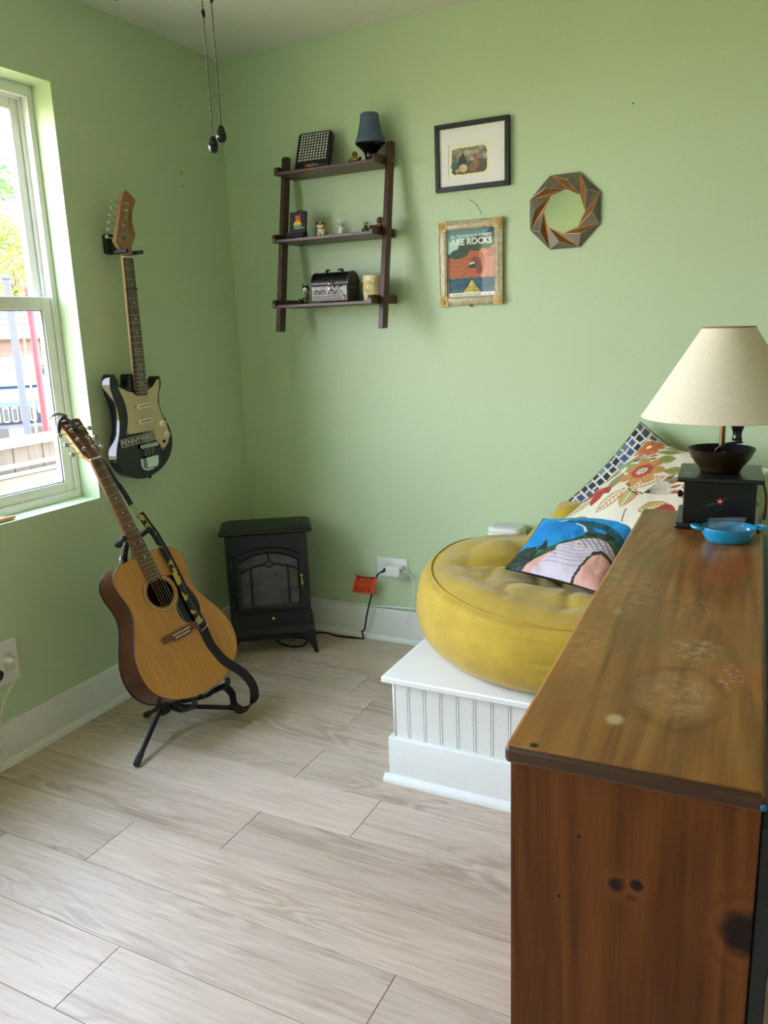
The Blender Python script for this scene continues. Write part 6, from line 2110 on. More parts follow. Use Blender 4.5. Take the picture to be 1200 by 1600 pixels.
def pine(name, along, top=False):
    t = NT(name)
    k = {'Y': (30, 1.1, 30), 'Z': (26, 26, 1.1)}[along]
    k2 = {'Y': (6, .7, 6), 'Z': (6, 6, .7)}[along]
    fine = t.noise(t.coords(scale=k), 4.5, 6, .65)
    v2 = t.coords(scale=k2)
    big = t.noise(v2, 1.1, 3, .5, .8)
    ring_ = t.math('MULTIPLY_ADD', t.math('SINE', t.math('MULTIPLY', big, 46.0)), .5)
    f = t.math('ADD', t.math('MULTIPLY', fine, .72), t.math('MULTIPLY', ring_, .28))
    if top:
        col = t.ramp(f, [(.25, srgb(106, 66, 27)), (.5, srgb(140, 92, 38)), (.75, srgb(160, 112, 54))])
        pos = t.coords()
        col = t.mix(t.math('MULTIPLY', t.ramp(t.noise(pos, 4.2, 3), [(.42, (0, 0, 0)), (.7, (1, 1, 1))]), .6), col, srgb(116, 94, 54))
        col = t.mix(t.math('MULTIPLY', t.ramp(t.noise(pos, 6.5, 2), [(.52, (0, 0, 0)), (.7, (1, 1, 1))]), .5), col, srgb(146, 82, 30))

        def spot(c, x, y, rx, ry, rgb, amt, ring=None, nz=60, lo=.42):
            mp = t.new('Mapping')
            t.link(pos, mp.inputs['Vector'])
            mp.inputs['Location'].default_value = (-x / rx, -y / ry, 0)
            mp.inputs['Scale'].default_value = (1 / rx, 1 / ry, 0)
            ln = t.new('VectorMath', operation='LENGTH')
            t.link(mp.outputs[0], ln.inputs[0])
            d = t.math('ADD', ln.outputs['Value'], t.math('MULTIPLY_ADD', t.noise(pos, 26, 3), .55))
            d = t.math('SUBTRACT', d, .78)
            if ring:
                m_ = t.ramp(d, [(.70, (0, 0, 0)), (.84, (1, 1, 1)), (.90, (1, 1, 1)), (1.0, (0, 0, 0))])
            else:
                m_ = t.ramp(d, [(.45, (1, 1, 1)), (1.0, (0, 0, 0))])
            br_ = t.ramp(t.noise(pos, nz, 5, .7), [(lo, (0, 0, 0)), (min(lo + .27, .95), (1, 1, 1))])
            return t.mix(t.math('MULTIPLY', t.math('MULTIPLY', m_, br_), amt), c, srgb(*rgb))
        PALE = (186, 158, 112)
        for a in SPOTS:
            col = spot(col, *a)
        rough = t.ramp(t.noise(pos, 14, 3), [(.35, (.34, .34, .34)), (.7, (.44, .44, .44))])
        t.set(col, rough)
        t.b.inputs['Specular IOR Level'].default_value = .5
        t.bump(t.math('ADD', fine, t.noise(pos, 120, 3)), .08, .0008)
    else:
        col = t.ramp(f, [(.25, srgb(76, 38, 14)), (.5, srgb(98, 52, 19)), (.75, srgb(114, 64, 26))])
        pos = t.coords()

        def knot(c, x, z, r, dark=(30, 16, 12), halo=(124, 70, 28)):
            mp = t.new('Mapping')
            t.link(pos, mp.inputs['Vector'])
            mp.inputs['Location'].default_value = (-x / r, 0, -z / r)
            mp.inputs['Scale'].default_value = (1 / r, 0, 1 / r)
            ln = t.new('VectorMath', operation='LENGTH')
            t.link(mp.outputs[0], ln.inputs[0])
            d = t.math('ADD', ln.outputs['Value'], t.math('MULTIPLY', t.math('SUBTRACT', t.noise(pos, 55, 3), .5), .8))
            c = t.mix(t.ramp(t.math('MULTIPLY', d, .22), [(.18, (.5, .5, .5)), (.55, (0, 0, 0))]), c, srgb(*halo))
            rg = t.math('MULTIPLY_ADD', t.math('SINE', t.math('MULTIPLY', d, 9.0)), .5)
            c = t.mix(t.math('MULTIPLY', t.math('MULTIPLY', rg, t.ramp(t.math('MULTIPLY', d, .3), [(.3, (1, 1, 1)), (.75, (0, 0, 0))])), .45), c, srgb(70, 36, 18))
            return t.mix(t.ramp(d, [(.62, (1, 1, 1)), (1.05, (0, 0, 0))]), c, srgb(*dark))
        for a in KNOTS:
            col = knot(col, *a)
        t.set(col, .5)
        t.b.inputs['Specular IOR Level'].default_value = .25
        t.bump(fine, .08, .0008)
    return t.m


SPOTS = [(.160, .185, .050, .075, (170, 146, 106), .7, None, 60, .40), (.160, .185, .062, .092, (84, 56, 26), .5, True, 30, .3), (.170, .335, .036, .06, (190, 164, 118), .8, None, 75, .46), (.150, .50, .055, .08, (184, 156, 110), .75, None, 90, .48),
         (.060, .55, .05, .14, (176, 150, 104), .75, None, 80, .44), (.035, .30, .03, .13, (176, 148, 100), .7, None, 80, .44), (.02, .62, .02, .18, (170, 146, 104), .7, None, 70, .4), (.10, .10, .012, .016, (188, 164, 120), .9, None, 30, .2), (.215, .26, .020, .045, (206, 196, 176), .85, None, 110, .5),
         (.05, .45, .009, .02, (176, 150, 104), .5, None, 30, .2), (.09, .72, .07, .10, (110, 84, 44), .5, None, 20, .3), (.20, .74, .05, .10, (150, 72, 22), .55, None, 20, .3), (.030, .012, .006, .007, (26, 20, 16), 1.0, None, 10, .0), (.175, .86, .03, .03, (70, 34, 18), .6, None, 20, .3)]
KNOTS = [(.122, .768, .0105), (.140, .773, .008), (.252, .747, .030), (.135, .755, .006, (90, 46, 20)), (.080, .815, .003), (.06, .735, .003)]
M_PTOP = pine('pine_top', 'Y', True)
M_PSIDE = pine('pine_panel', 'Z')
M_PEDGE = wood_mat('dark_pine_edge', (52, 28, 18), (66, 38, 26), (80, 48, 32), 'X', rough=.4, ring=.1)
tb_ = obj('top_board', G().box((0, 0, CZ - CTH), (CWD, CLN, CZ)), M_PTOP, cab, bevel=.006, seg=3)
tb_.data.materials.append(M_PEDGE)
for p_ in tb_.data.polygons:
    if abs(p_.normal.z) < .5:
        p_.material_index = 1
zt_ = CZ - CTH - .0008
obj('side_panel', G().box((.005, .008, .002), (CWD - .0045, .028, zt_)), M_PSIDE, cab, bevel=.0015)
obj('side_panel', G().box((.005, CLN - .026, .002), (CWD - .0045, CLN - .006, zt_)), M_PSIDE, cab, bevel=.0015)
obj('back_panel', G().box((.005, .0285, .06), (.016, CLN - .0265, zt_)), M_PSIDE, cab)
for z in (.06, .33, .60):
    obj('shelf', G().box((.0165, .0285, z), (CWD - .006, CLN - .0265, z + .018)), M_PTOP, cab, bevel=.001)
for z0_, z1_ in ((.065, .325), (.331, .595), (.601, .868)):
    df0 = obj('drawer_front', G().box((CWD - .004, .012, z0_), (CWD + .0125, CLN - .010, z1_)), mat('dark_navy_drawer', (20, 24, 30), .45), cab, bevel=.002)
    for yy in (.30, .86):
        obj('drawer_knob', G().ball((CWD + .022, yy, (z0_ + z1_) / 2), (.012, .014, .014), 12, 8), M_PEDGE, df0, smooth=True)
obj('kick_board', G().box((CWD - .03, .0285, .002), (CWD - .012, CLN - .0265, .0595)), M_PSIDE, cab)
obj('paint_fleck', G().ball((CWD - .0035, -.0006, CZ - .0135), (.0035, .0012, .004), 10, 6), mat('teal_paint', (20, 96, 124), .5), cab, smooth=True)

# ================================================================== LAMP WITH A COFFEE MILL BASE
lamp = thing('table_lamp', 'table lamp with cream cone shade on an old black coffee mill base', 'lamp', (2.081, -1.107, CZ), math.radians(4))
M_MILL = mat('black_green_paint', (22, 30, 27), .3, vary=.35, scale=25)
M_BLKB = mat('black_mill_paint', (12, 13, 15), .33, vary=.25, scale=30)
obj('bottom_plate', G().box((-.084, -.093, .0005), (.084, .090, .0135)), M_MILL, lamp, bevel=.005, seg=3)
bx = obj('mill_box', G().box((-.069, -.078, .0138), (.0715, .078, .1010)), M_BLKB, lamp, bevel=.0015)
obj('top_plate', G().box((-.0825, -.094, .1013), (.0845, .088, .1110)), M_MILL, lamp, bevel=.003)
MFL = frame((1, 0, 0), (0, 0, 1), (0, -1, 0), (.003, -.0783, .061))
for k in range(5):
    a = 2 * math.pi * k / 5 + .3
    obj('painted_petal', G().prism([(.0052 * math.cos(a) + .0026 * math.cos(b), .0052 * math.sin(a) + .0026 * math.sin(b)) for b in np.linspace(0, 2 * math.pi, 9)[:-1]], 0, .0005, M=MFL), mat('red_decor_paint', (160, 28, 44), .5), bx)
obj('painted_centre', G().prism(circle((0, 0), .0024, 10), 0, .0007, M=MFL), mat('white_decor_paint', (226, 222, 206), .5), bx)
for (x0, y0, x1, y1) in ((-.006, -.003, -.032, -.013), (-.006, -.005, -.022, -.012), (.006, .003, .019, .009), (.005, .005, .014, .010)):
    d_ = Vector((x1 - x0, y1 - y0, 0)).normalized()
    n_2 = Vector((-d_.y, d_.x, 0)) * .0013
    mx_, my_ = (x0 + x1) / 2, (y0 + y1) / 2
    obj('painted_leaf', G().prism([(x0, y0), (mx_ - n_2.x, my_ - n_2.y), (x1, y1), (mx_ + n_2.x, my_ + n_2.y)][::1], 0, .0004, M=MFL), mat('dark_green_decor', (24, 66, 44), .5), bx)
obj('painted_bloom', G().prism([(-.061 + .010 * math.cos(a) * r_, -.035 + .007 * math.sin(a) * r_) for a, r_ in zip(np.linspace(0, 2 * math.pi, 11)[:-1], (1, .6, 1, .7, .9, .6, 1, .7, 1, .6))], .1110, .1114), mat('faded_white_decor', (150, 160, 146), .6), lamp)
obj('drawer_knob', G().lathe([(.004, 0), (.004, .004), (.008, .008), (.008, .012), (.003, .015)], 14, M=frame((0, 1, 0), (0, 0, 1), (-1, 0, 0), (-.0691, .0, .058)) @ Matrix.Identity(4)), M_BLKB, lamp, smooth=50)
M_BOWL = mat('aged_brass_black', (74, 58, 40), .35, .75, vary=.35, scale=18)
prof = [(.034, .1112), (.040, .1130), (.0425, .1180), (.0455, .1240), (.0490, .1275), (.060, .1420), (.0668, .1575), (.0685, .1600), (.0672, .1612), (.0640, .1570), (.056, .1420), (.044, .1290), (.030, .1240), (.008, .1225)]
bw = obj('hopper_bowl', G().lathe(prof, 40), M_BOWL, lamp, smooth=50)
bw.data.materials.append(mat('bowl_inside', (18, 20, 28), .35, .4))
for p_ in bw.data.polygons:
    c_ = p_.center
    if c_.z > .123 and p_.normal.z > .25 and math.hypot(c_.x, c_.y) < .066:
        p_.material_index = 1
M_POST = mat('antique_brass', (128, 104, 70), .35, .85, vary=.15)
obj('collar', G().lathe([(.016, .1222), (.015, .130), (.010, .134), (.010, .142)], 16), M_BLKB, lamp, smooth=40)
obj('post', G().lathe([(.0085, .1422), (.0095, .146), (.0095, .152), (.0072, .155), (.0058, .156), (.0058, .30)], 16), M_POST, lamp, smooth=40)
obj('crank_arm', G().ribbon(spline([(-.009, -.008, .142), (-.0095, -.007, .158), (.004, -.012, .170), (.020, -.012, .174), (.040, -.010, .1765)], 6), .012, .005, (0.2, 1, 0)), M_BLKB, lamp, bevel=.0015, smooth=60)
obj('crank_knob', G().lathe([(.009, .1795), (.0105, .182), (.0095, .187), (.0085, .193), (.0105, .202), (.0145, .212), (.0160, .222), (.0145, .231), (.008, .236), (.001, .237)], 20, M=Matrix.Translation((.029, -.010, 0))), mat('black_wood_knob', (18, 20, 26), .22), lamp, smooth=60)
M_SHADE = NT('parchment_shade')
fl = M_SHADE.noise(M_SHADE.coords(), 260, 4, .7)
cs = M_SHADE.ramp(fl, [(.3, srgb(222, 214, 190)), (.6, srgb(236, 230, 212)), (.75, srgb(240, 236, 222))])
M_SHADE.set(cs, .7)
tl_ = M_SHADE.new('BsdfTranslucent')
tl_.inputs[0].default_value = (*srgb(240, 222, 176), 1)
mx = M_SHADE.new('MixShader')
mx.inputs[0].default_value = .18
M_SHADE.link(M_SHADE.b.outputs[0], mx.inputs[1])
M_SHADE.link(tl_.outputs[0], mx.inputs[2])
M_SHADE.link(mx.outputs[0], M_SHADE.out.inputs[0])
M_SHADE = M_SHADE.m
a = np.linspace(0, 2 * math.pi, 64, endpoint=False)
RB_, RT_, ZB_, ZT_ = .166, .0515, .230, .413
P = np.stack([np.stack([r_ * np.cos(a), r_ * np.sin(a), np.full_like(a, z_)], -1) for r_, z_ in ((RB_, ZB_), (RT_, ZT_), (RT_ - .0012, ZT_), (RB_ - .0012, ZB_), (RB_, ZB_))])
sh = obj('lamp_shade', G().grid(P, closed_u=True), M_SHADE, lamp, smooth=40)
for r_, z_, nm in ((RB_ - .0005, ZB_ + .0005, 'bottom_rim'), (RT_ - .0005, ZT_, 'top_rim')):
    obj(nm, G().tube([(r_ * math.cos(t_), r_ * math.sin(t_), z_) for t_ in a], .0016, 6, closed=True), mat('shade_trim', (150, 120, 84), .6) if nm == 'top_rim' else mat('shade_trim_pale', (226, 216, 188), .6), sh, smooth=True)
obj('shade_spider', G().tube([(-RT_, 0, ZT_ - .004), (RT_, 0, ZT_ - .004)], .0014, 6).tube([(0, -RT_, ZT_ - .004), (0, RT_, ZT_ - .004)], .0014, 6), M_POST, lamp)
obj('bulb', G().ball((0, 0, .345), (.028, .028, .034), 16, 10), mat('frosted_bulb', (236, 234, 226), .3), lamp, smooth=True)
obj('lamp_socket', G().lathe([(.012, .285), (.016, .29), (.016, .318)], 16), M_POST, lamp)
obj('lamp_cord', G().tube(spline([(.0725, .02, .085), (.082, .018, .088), (.089, .016, .078), (.0945, .014, .055), (.0945, .010, .02), (.0935, .016, .0055), (.0925, .06, .0045), (.0925, .080, .0045)], 6), .0028, 8), mat('brown_lamp_cord', (120, 86, 50), .5), lamp, smooth=True)

# ------------------------------------------------------------------ blue dish and the plastic bags in it
DA = math.radians(15)
dish = thing('blue_dish', 'small turquoise oval dish with two handles in front of the lamp', 'dish', (2.1135, -1.273, CZ), DA)
M_TURQ = mat('turquoise_glaze', (24, 140, 186), .12, vary=.04, Coat_Weight=.5)
ab = Matrix.Diagonal((1.28, 1.0, 1, 1))
prof = [(.001, .0006), (.028, .0006), (.031, .0015), (.035, .010), (.0395, .022), (.0415, .0295), (.0412, .0312), (.0392, .0308), (.036, .022), (.031, .0095), (.026, .0052), (.001, .0050)]
obj('bowl', G().lathe(prof, 48, M=ab), M_TURQ, dish, smooth=60)
for sx in (-1, 1):
    pth = spline([(sx * .0520, -.014, .0285), (sx * .060, -.013, .0300), (sx * .0665, -.006, .0305), (sx * .0665, .006, .0305), (sx * .060, .013, .0300), (sx * .0520, .014, .0285)], 5)
    obj('handle', G().tube(pth, .0036, 10), M_TURQ, dish, smooth=True)
M_BAGP = NT('clear_plastic_film')
M_BAGP.n.remove(M_BAGP.b)
tr = M_BAGP.new('BsdfTransparent')
tr.inputs[0].default_value = (.90, .93, .95, 1)
gl_ = M_BAGP.new('BsdfGlossy', Roughness=.12)
df_ = M_BAGP.new('BsdfDiffuse')
df_.inputs[0].default_value = (.75, .8, .85, 1)
fr_ = M_BAGP.new('LayerWeight', Blend=.35)
m1, m2 = M_BAGP.new('MixShader'), M_BAGP.new('MixShader')
m1.inputs[0].default_value = .10
M_BAGP.link(tr.outputs[0], m1.inputs[1])
M_BAGP.link(df_.outputs[0], m1.inputs[2])
M_BAGP.link(M_BAGP.math('MULTIPLY', fr_.outputs['Facing'], .55), m2.inputs[0])
M_BAGP.link(m1.outputs[0], m2.inputs[1])
M_BAGP.link(gl_.outputs[0], m2.inputs[2])
M_BAGP.link(m2.outputs[0], M_BAGP.out.inputs[0])
M_BAGP = M_BAGP.m


def film(w, h, th_, seed, n=26):
    u, v = np.meshgrid(np.linspace(0, 1, n), np.linspace(0, 1, n))
    fl_ = []
    for s_ in (-1, 1):
        X = (u - .5) * w * (.72 + .28 * v)
        Z = v * h + .004 * (fbm(u * 3, v * 3, seed) - .5)
        f = np.sin(u * math.pi) ** .6 * np.sin(np.clip(1 - v, 0, 1) * math.pi * .55) ** .8
        Y = s_ * th_ * f + .010 * (fbm(u * 4, v * 3, seed + 3) - .5) - .012 * v * v
        fl_.append(np.stack([X, Y, Z], -1))
    return G().grid(fl_[0]).grid(fl_[1])


pb = thing('plastic_bag', 'small clear zip plastic bag standing in the turquoise dish', 'bag', (2.108, -1.276, CZ + .0065), DA)
obj('film', film(.072, .046, .013, 5), M_BAGP, pb, smooth=True)
obj('zip_strip', G().box((-.0335, -.0130, .0405), (.0335, -.0118, .0422)), M_BAGP, pb)
obj('blue_ring', G().tube([(.018 * math.cos(t_), .007 * math.sin(t_), .010 + .002 * math.cos(t_)) for t_ in np.linspace(0, 2 * math.pi, 25)[:-1]], .0032, 8, closed=True), mat('bright_blue_plastic', (40, 120, 220), .3), pb, smooth=True)
pb = thing('plastic_bag', 'tiny folded plastic bag lying at the right side of the turquoise dish', 'bag', (2.132, -1.284, CZ + .0075), DA + .3)
obj('film', film(.024, .020, .005, 9, 14), M_BAGP, pb, smooth=True)
pn = thing('pen', 'dark pen end lying across the turquoise dish', 'pen', (2.14, -1.272, CZ + .012), 0)
obj('barrel', G().tube([(2.128, -1.272, CZ + .0125), (2.158, -1.262, CZ + .0195)], [.0030, .0026], 10), mat('navy_pen', (30, 40, 60), .3), pn, W=True)
cn = thing('dark_trinket', 'small dark round trinket under the bag in the turquoise dish', 'trinket', (2.098, -1.279, CZ + .0053), 0)
obj('coin', G().lathe([(.010, 0), (.0115, .001), (.0115, .003), (.010, .004)], 20), mat('dark_green_metal', (40, 52, 44), .4, .5), cn, smooth=40)


# ================================================================== OUTSIDE THE WINDOW
EXO = np.array((2.2025, -2.9348, 0))
EE, ER = np.array((-.770, .638, 0)), np.array((.638, .770, 0))
GZ = -.62


def ex(d, s, z):
    p = EXO + EE * d + ER * s
    return (float(p[0]), float(p[1]), z)


def exm(d, s, z):
    """frame at (d, s, z): x right, y toward the room, z up -> as a matrix"""
    p = ex(d, s, z)
    return frame(tuple(ER), tuple(-EE * -1), (0, 0, 1), p)


g = G().box((-60, -40, GZ - .1), (-.22, 60, GZ))
structure('ground', g, mat('concrete_drive', (172, 150, 92), .9, vary=.1, scale=3))

# garage: frame x right (ER), y away from us (EE)
gar = thing('garage', 'peach sided garage with grey shingle roof seen through the window', 'building', M=exm(20, 0, GZ))
M_PEACH = mat('peach_siding', (104, 80, 68), .7, vary=.03, scale=2)
M_WHT = mat('white_exterior_trim', (112, 112, 110), .6, vary=.02)
M_ROOF = mat('grey_shingle', (78, 77, 81), .9, vary=.2, scale=40)
gx0, gx1, wz = -7.0, .30, 1.35 - GZ
obj('wall', G().box((gx0, .03, 0), (gx1, 5.5, wz)), M_PEACH, gar)
sid = mesh_of('siding_plank', G().prism([(.0, 0), (.032, 0), (.012, .172), (.0, .172)], gx0, gx1, M=frame((0, -1, 0), (0, 0, 1), (-1, 0, 0), (0, .03, 0)) @ Matrix.Diagonal((1, 1, -1, 1))), False)
sid.materials.append(M_PEACH)
for k in range(11):
    o = bpy.data.objects.new('siding_plank', sid)
    COL.objects.link(o)
    o.parent = gar
    o.location = (0, 0, .02 + k * .172)
obj('corner_board', G().box((gx1 - .06, -.02, 0), (gx1 + .03, .06, wz)), M_WHT, gar)
obj('gutter', G().box((gx0 - .2, -.25, wz), (gx1 + .12, -.05, wz + .20)), M_WHT, gar, bevel=.03)
rp = lambda x, y, z: (x, y, z)
rs = math.atan2(3.5, 5.4)
g = G()
nrow = 26
for k in range(nrow):
    t0_, t1_ = k / nrow, (k + 1.15) / nrow
    p0, p1 = (-.2 + 5.4 * t0_, wz + .17 + 3.5 * t0_ + .03), (-.2 + 5.4 * t1_, wz + .17 + 3.5 * t1_)
    g.add([(gx0 - .2, p0[0], p0[1]), (gx1 + .15, p0[0], p0[1]), (gx1 + .15, p1[0], p1[1]), (gx0 - .2, p1[0], p1[1]), (gx0 - .2, p0[0], p0[1] - .05), (gx1 + .15, p0[0], p0[1] - .05), (gx1 + .15, p1[0], p1[1] - .05), (gx0 - .2, p1[0], p1[1] - .05)],
          [(0, 1, 2, 3), (7, 6, 5, 4), (0, 4, 5, 1), (1, 5, 6, 2), (2, 6, 7, 3), (3, 7, 4, 0)])
tag(obj('shingle_course', g, M_ROOF, gar), kind='stuff')
obj('chimney', G().box((-1.22, 4.4, wz + 2.6), (-.86, 4.8, wz + 3.55)).box((-1.27, 4.35, wz + 3.55), (-.81, 4.85, wz + 3.66)), mat('brown_chimney', (104, 80, 68), .8), gar)

# car
car = thing('parked_car', 'dark blue sport utility car parked nose toward the window', 'car', M=exm(13.5, -.62, GZ))
M_CAR = mat('dark_blue_car_paint', (36, 46, 66), .2, .3, vary=.05, Coat_Weight=.6)
M_CARK = mat('black_car_trim', (44, 46, 50), .6)
M_HL = mat('headlight_lens', (206, 212, 216), .15)
sec_ = [(.0, .34), (-.05, .60), (.0, .98), (.10, 1.06), (1.25, 1.17), (1.85, 1.62), (4.1, 1.66), (4.5, 1.10), (4.55, .40)]
obj('body', G().prism([(y, z) for y, z in sec_], -.80, .80, M=frame((0, 1, 0), (0, 0, 1), (1, 0, 0), (0, 0, 0))), M_CAR, car, bevel=.08, seg=3)
obj('grille', G().box((-.60, -.06, .72), (.60, .0, .985)), M_CARK, car, bevel=.02)
for k in range(9):
    x = .60 - k * .125
    obj('grille_slot', G().prism(rrect(x - .10, .735, x - .01, .965, .03), 0, .02, M=frame((1, 0, 0), (0, 0, 1), (0, -1, 0), (0, -.06, 0))), mat('grille_chrome', (150, 156, 166), .3, .6), car)
    obj('grille_void', G().prism(rrect(x - .085, .755, x - .025, .945, .02), .02, .024, M=frame((1, 0, 0), (0, 0, 1), (0, -1, 0), (0, -.06, 0))), M_CARK, car)
for sx in (-1, 1):
    obj('headlight', G().box((sx * .70 - .085, -.035, .84), (sx * .70 + .085, .06, .975)), M_HL, car, bevel=.03)
    for y in (.75, 3.75):
        obj('wheel', G().lathe([(.20, -.11), (.33, -.10), (.36, -.06), (.36, .06), (.33, .10), (.20, .11)], 24, M=Matrix.Translation((sx * .74, y, .36)) @ Matrix.Rotation(math.pi / 2, 4, 'Y')), M_CARK, car, smooth=40)
obj('bumper', G().box((-.80, -.16, .44), (.80, .04, .70)), M_CARK, car, bevel=.05)
obj('licence_plate', G().box((.18, -.175, .52), (.44, -.162, .65)), mat('plate_white', (226, 232, 234), .5), car)
obj('plate_stripe', G().box((.18, -.1765, .525), (.44, -.1755, .548)), mat('plate_teal', (70, 170, 180), .5), car)
obj('windshield', G().add([(-.66, 1.30, 1.20), (.66, 1.30, 1.20), (.60, 1.82, 1.60), (-.60, 1.82, 1.60), (-.66, 1.26, 1.22), (.66, 1.26, 1.22), (.60, 1.78, 1.62), (-.60, 1.78, 1.62)], [(0, 1, 2, 3), (7, 6, 5, 4), (0, 4, 5, 1), (1, 5, 6, 2), (2, 6, 7, 3), (3, 7, 4, 0)]), mat('car_glass', (120, 150, 176), .1), car)

# fence beside the house
fen = thing('wooden_fence', 'weathered wooden fence with pale rails just outside the window', 'fence', M=exm(6.0, 0, GZ) @ Matrix.Rotation(math.radians(40), 4, 'Z'))
M_WTH = wood_mat('weathered_board', (68, 58, 50), (82, 72, 63), (96, 86, 77), 'Z', rough=.85, ring=.15, rand=True)
M_WTHG = wood_mat('mossy_board', (74, 76, 58), (84, 86, 68), (94, 96, 78), 'X', rough=.85, ring=.15)
M_RAIL = mat('pale_fence_rail', (122, 122, 120), .7)
bd = mesh_of('fence_board', G().box((0, 0, 0), (.115, .018, 1.27)), False)
bd.materials.append(M_WTH)
for k in range(-14, 20):
    o = bpy.data.objects.new('fence_board', bd)
    COL.objects.link(o)
    o.parent = fen
    o.location = (k * .121, .0 + .004 * (k % 2), .01 * ((k * 7) % 3))
for z0, z1, y in ((1.27, 1.33, -.05), (1.13, 1.16, -.03), (1.075, 1.10, -.035), (.86, .895, -.03)):
    obj('rail', G().box((-1.7, y, z0), (2.45, .045, z1)) if z0 > 1.2 else G().box((-1.7, y, z0), (2.45, -.001, z1)), M_RAIL, fen, bevel=.004)
obj('cross_board', G().box((-1.7, -.022, .90), (2.45, -.001, 1.07)), M_WTHG, fen, bevel=.003)

pg_ = thing('grey_post', 'grey weathered wooden post standing before the garage', 'post', ex(9.0, -.125, GZ), math.atan2(ER[1], ER[0]))
obj('shaft', G().box((-.035, -.035, 0), (.035, .035, 2.55)), mat('grey_weathered_wood', (74, 76, 84), .85), pg_, bevel=.006)
obj('post_cap', G().box((-.045, -.045, 2.5505), (.045, .045, 2.59)), mat('grey_weathered_wood', (74, 76, 84), .85), pg_, bevel=.008)
pr = thing('red_post', 'red painted metal post standing right of the grey post outside', 'post', ex(9.2, .055, GZ), 0)
obj('pipe', G().tube([(0, 0, 0), (0, 0, 2.46)], .034, 14), mat('faded_red_paint', (124, 34, 42), .6, vary=.15, scale=14), pr)
obj('pipe_cap', G().lathe([(.037, 2.4602), (.037, 2.48), (.02, 2.50)], 14), mat('faded_red_paint', (124, 34, 42), .6), pr)


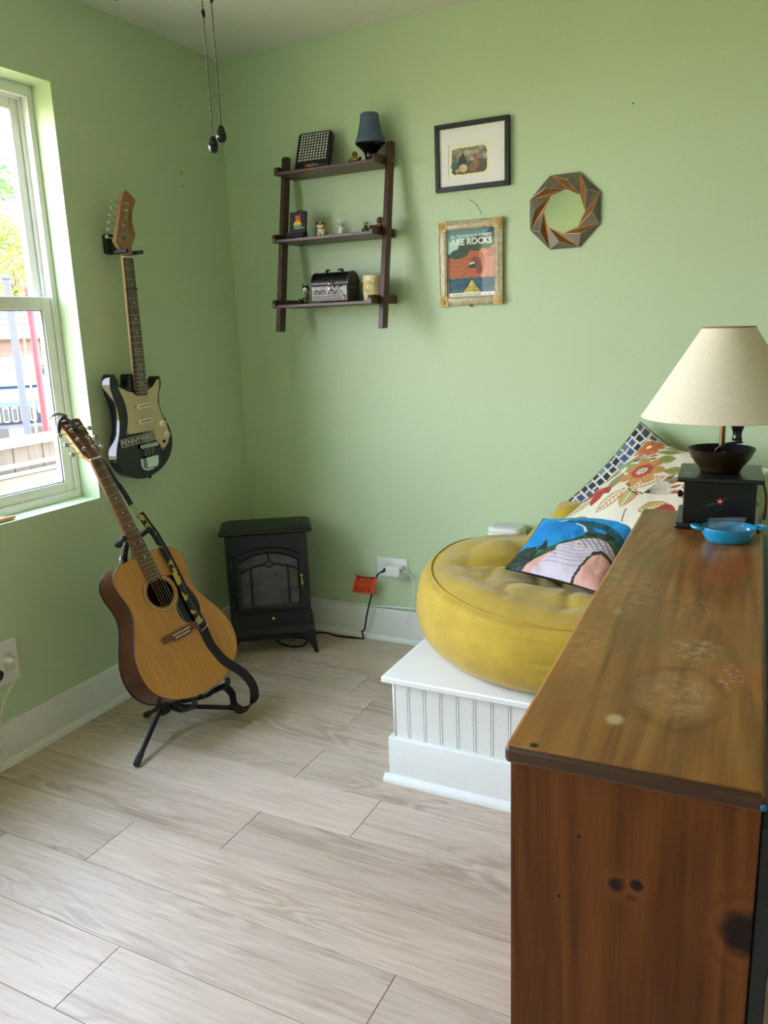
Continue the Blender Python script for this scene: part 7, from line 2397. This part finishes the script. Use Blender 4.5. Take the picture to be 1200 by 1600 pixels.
def foliage(name, label, cat, base, cz, r, n, size, cols, trunk_r, seed, kind_label=None):
    rg = np.random.default_rng(seed)
    root = thing(name, label, cat, base)
    V, F, C = [], [], []
    k = 0
    pal = np.array([srgb(*c) for c in cols])
    while k < n:
        p = rg.normal(size=3)
        p /= np.linalg.norm(p)
        rad = rg.uniform(.35, 1) ** .5
        lump = 1 + .25 * math.sin(p[0] * 5 + seed) * math.sin(p[2] * 6 + p[1] * 4)
        c = np.array((0, 0, cz)) + p * rad * lump * np.array(r)
        a = rg.normal(size=3)
        a /= np.linalg.norm(a)
        b = np.cross(a, rg.normal(size=3))
        b /= np.linalg.norm(b)
        s = size * rg.uniform(.6, 1.3)
        i = len(V)
        V += [c - a * s, c + b * s * .45, c + a * s, c - b * s * .45]
        F.append((i, i + 1, i + 2, i + 3))
        col = pal[rg.integers(len(pal))]
        C += [col] * 4
        k += 1
    g_ = G().add(V, F)
    g_.c.append(np.array(C))
    t_ = MATS.get('leaf_paint')
    if t_ is None:
        m_ = NT('leaf_paint')
        at_ = m_.new('Attribute')
        at_.attribute_name = 'paint'
        m_.set(at_.outputs['Color'], .6)
        tr_ = m_.new('BsdfTranslucent')
        m_.link(at_.outputs['Color'], tr_.inputs[0])
        mx_ = m_.new('MixShader')
        mx_.inputs[0].default_value = .4
        m_.link(m_.b.outputs[0], mx_.inputs[1])
        m_.link(tr_.outputs[0], mx_.inputs[2])
        m_.link(mx_.outputs[0], m_.out.inputs[0])
        MATS['leaf_paint'] = t_ = m_.m
    tag(obj('foliage', g_, t_, root, smooth=False, normals=False), kind='stuff')
    gt = G().tube(spline([(0, 0, 0), (.04 * r[0], .02, cz * .5), (0, 0, cz)], 4), np.linspace(trunk_r, trunk_r * .5, 9), 8)
    for q in range(5):
        a_ = q * 1.26
        gt.tube([(0, 0, cz * .8), (r[0] * .5 * math.cos(a_), r[1] * .5 * math.sin(a_), cz + r[2] * .3)], [trunk_r * .45, trunk_r * .15], 6)
    obj('trunk', gt, mat('bark', (96, 82, 70), .9), root)
    return root


foliage('leafy_tree', 'large green leafy tree rising behind the garage roof', 'tree', ex(30, -2.2, GZ), 6.6, (2.3, 2.3, 2.2), 9000, .13, [(84, 122, 58), (98, 136, 70), (70, 106, 56), (106, 140, 90)], .25, 3)
foliage('leafy_tree', 'smaller pale green tree just right of the big one behind the garage', 'tree', ex(33, .55, GZ), 5.0, (1.1, 1.1, 1.5), 3500, .10, [(84, 122, 76), (98, 132, 92), (74, 106, 72)], .14, 8)
foliage('young_tree', 'yellow green young tree close in front of the garage roof', 'tree', ex(12.0, -.07, GZ), 3.0, (.25, .25, .62), 900, .045, [(136, 146, 58), (122, 138, 62), (150, 148, 66), (98, 122, 62)], .02, 5)
foliage('green_shrub', 'low dark green shrub beside the red post', 'shrub', ex(14.5, .30, GZ), 1.45, (.16, .16, .16), 300, .05, [(48, 76, 66), (58, 86, 72)], .02, 9)
for k, (d, z0, z1, r_, lab) in enumerate(((15, 4.98, 5.4, .012, 'highest thin utility wire crossing the sky outside'), (16, 4.02, 4.55, .014, 'middle utility wire crossing in front of the leafy tree'), (16.4, 3.72, 4.08, .02, 'thick lower utility wire crossing just above the garage roof'))):
    w_ = thing('utility_wire', lab, 'wire', ex(d, 0, z0))
    obj('cable', G().tube([ex(d, -6 + .5 * q, z0 + (z1 - z0) * ((-6 + .5 * q) + .6) / 1.0 * .55 - .0) for q in range(25)], r_, 6), mat('black_wire', (70, 80, 92), .7), w_, W=True)


# ================================================================== groups of like things
for prefix, phrase in (('pull_chain', 'fan pull chains'), ('wooden_stick', 'sticks on the window sill'), ('utility_wire', 'utility wires outside'), ('plastic_bag', 'plastic bags in the blue dish'),
                       ('leafy_tree', 'trees behind the garage'), ('nail', 'nails in the green walls'), ('wall_outlet', 'outlets on the walls')):
    for o in scene.objects:
        if o.parent is None and o.name.split('.')[0] == prefix:
            o['group'] = phrase
for o in scene.objects:
    if o.parent is None and o.name.split('.')[0].endswith('_cushion'):
        o['group'] = 'cushions on the bean bag'
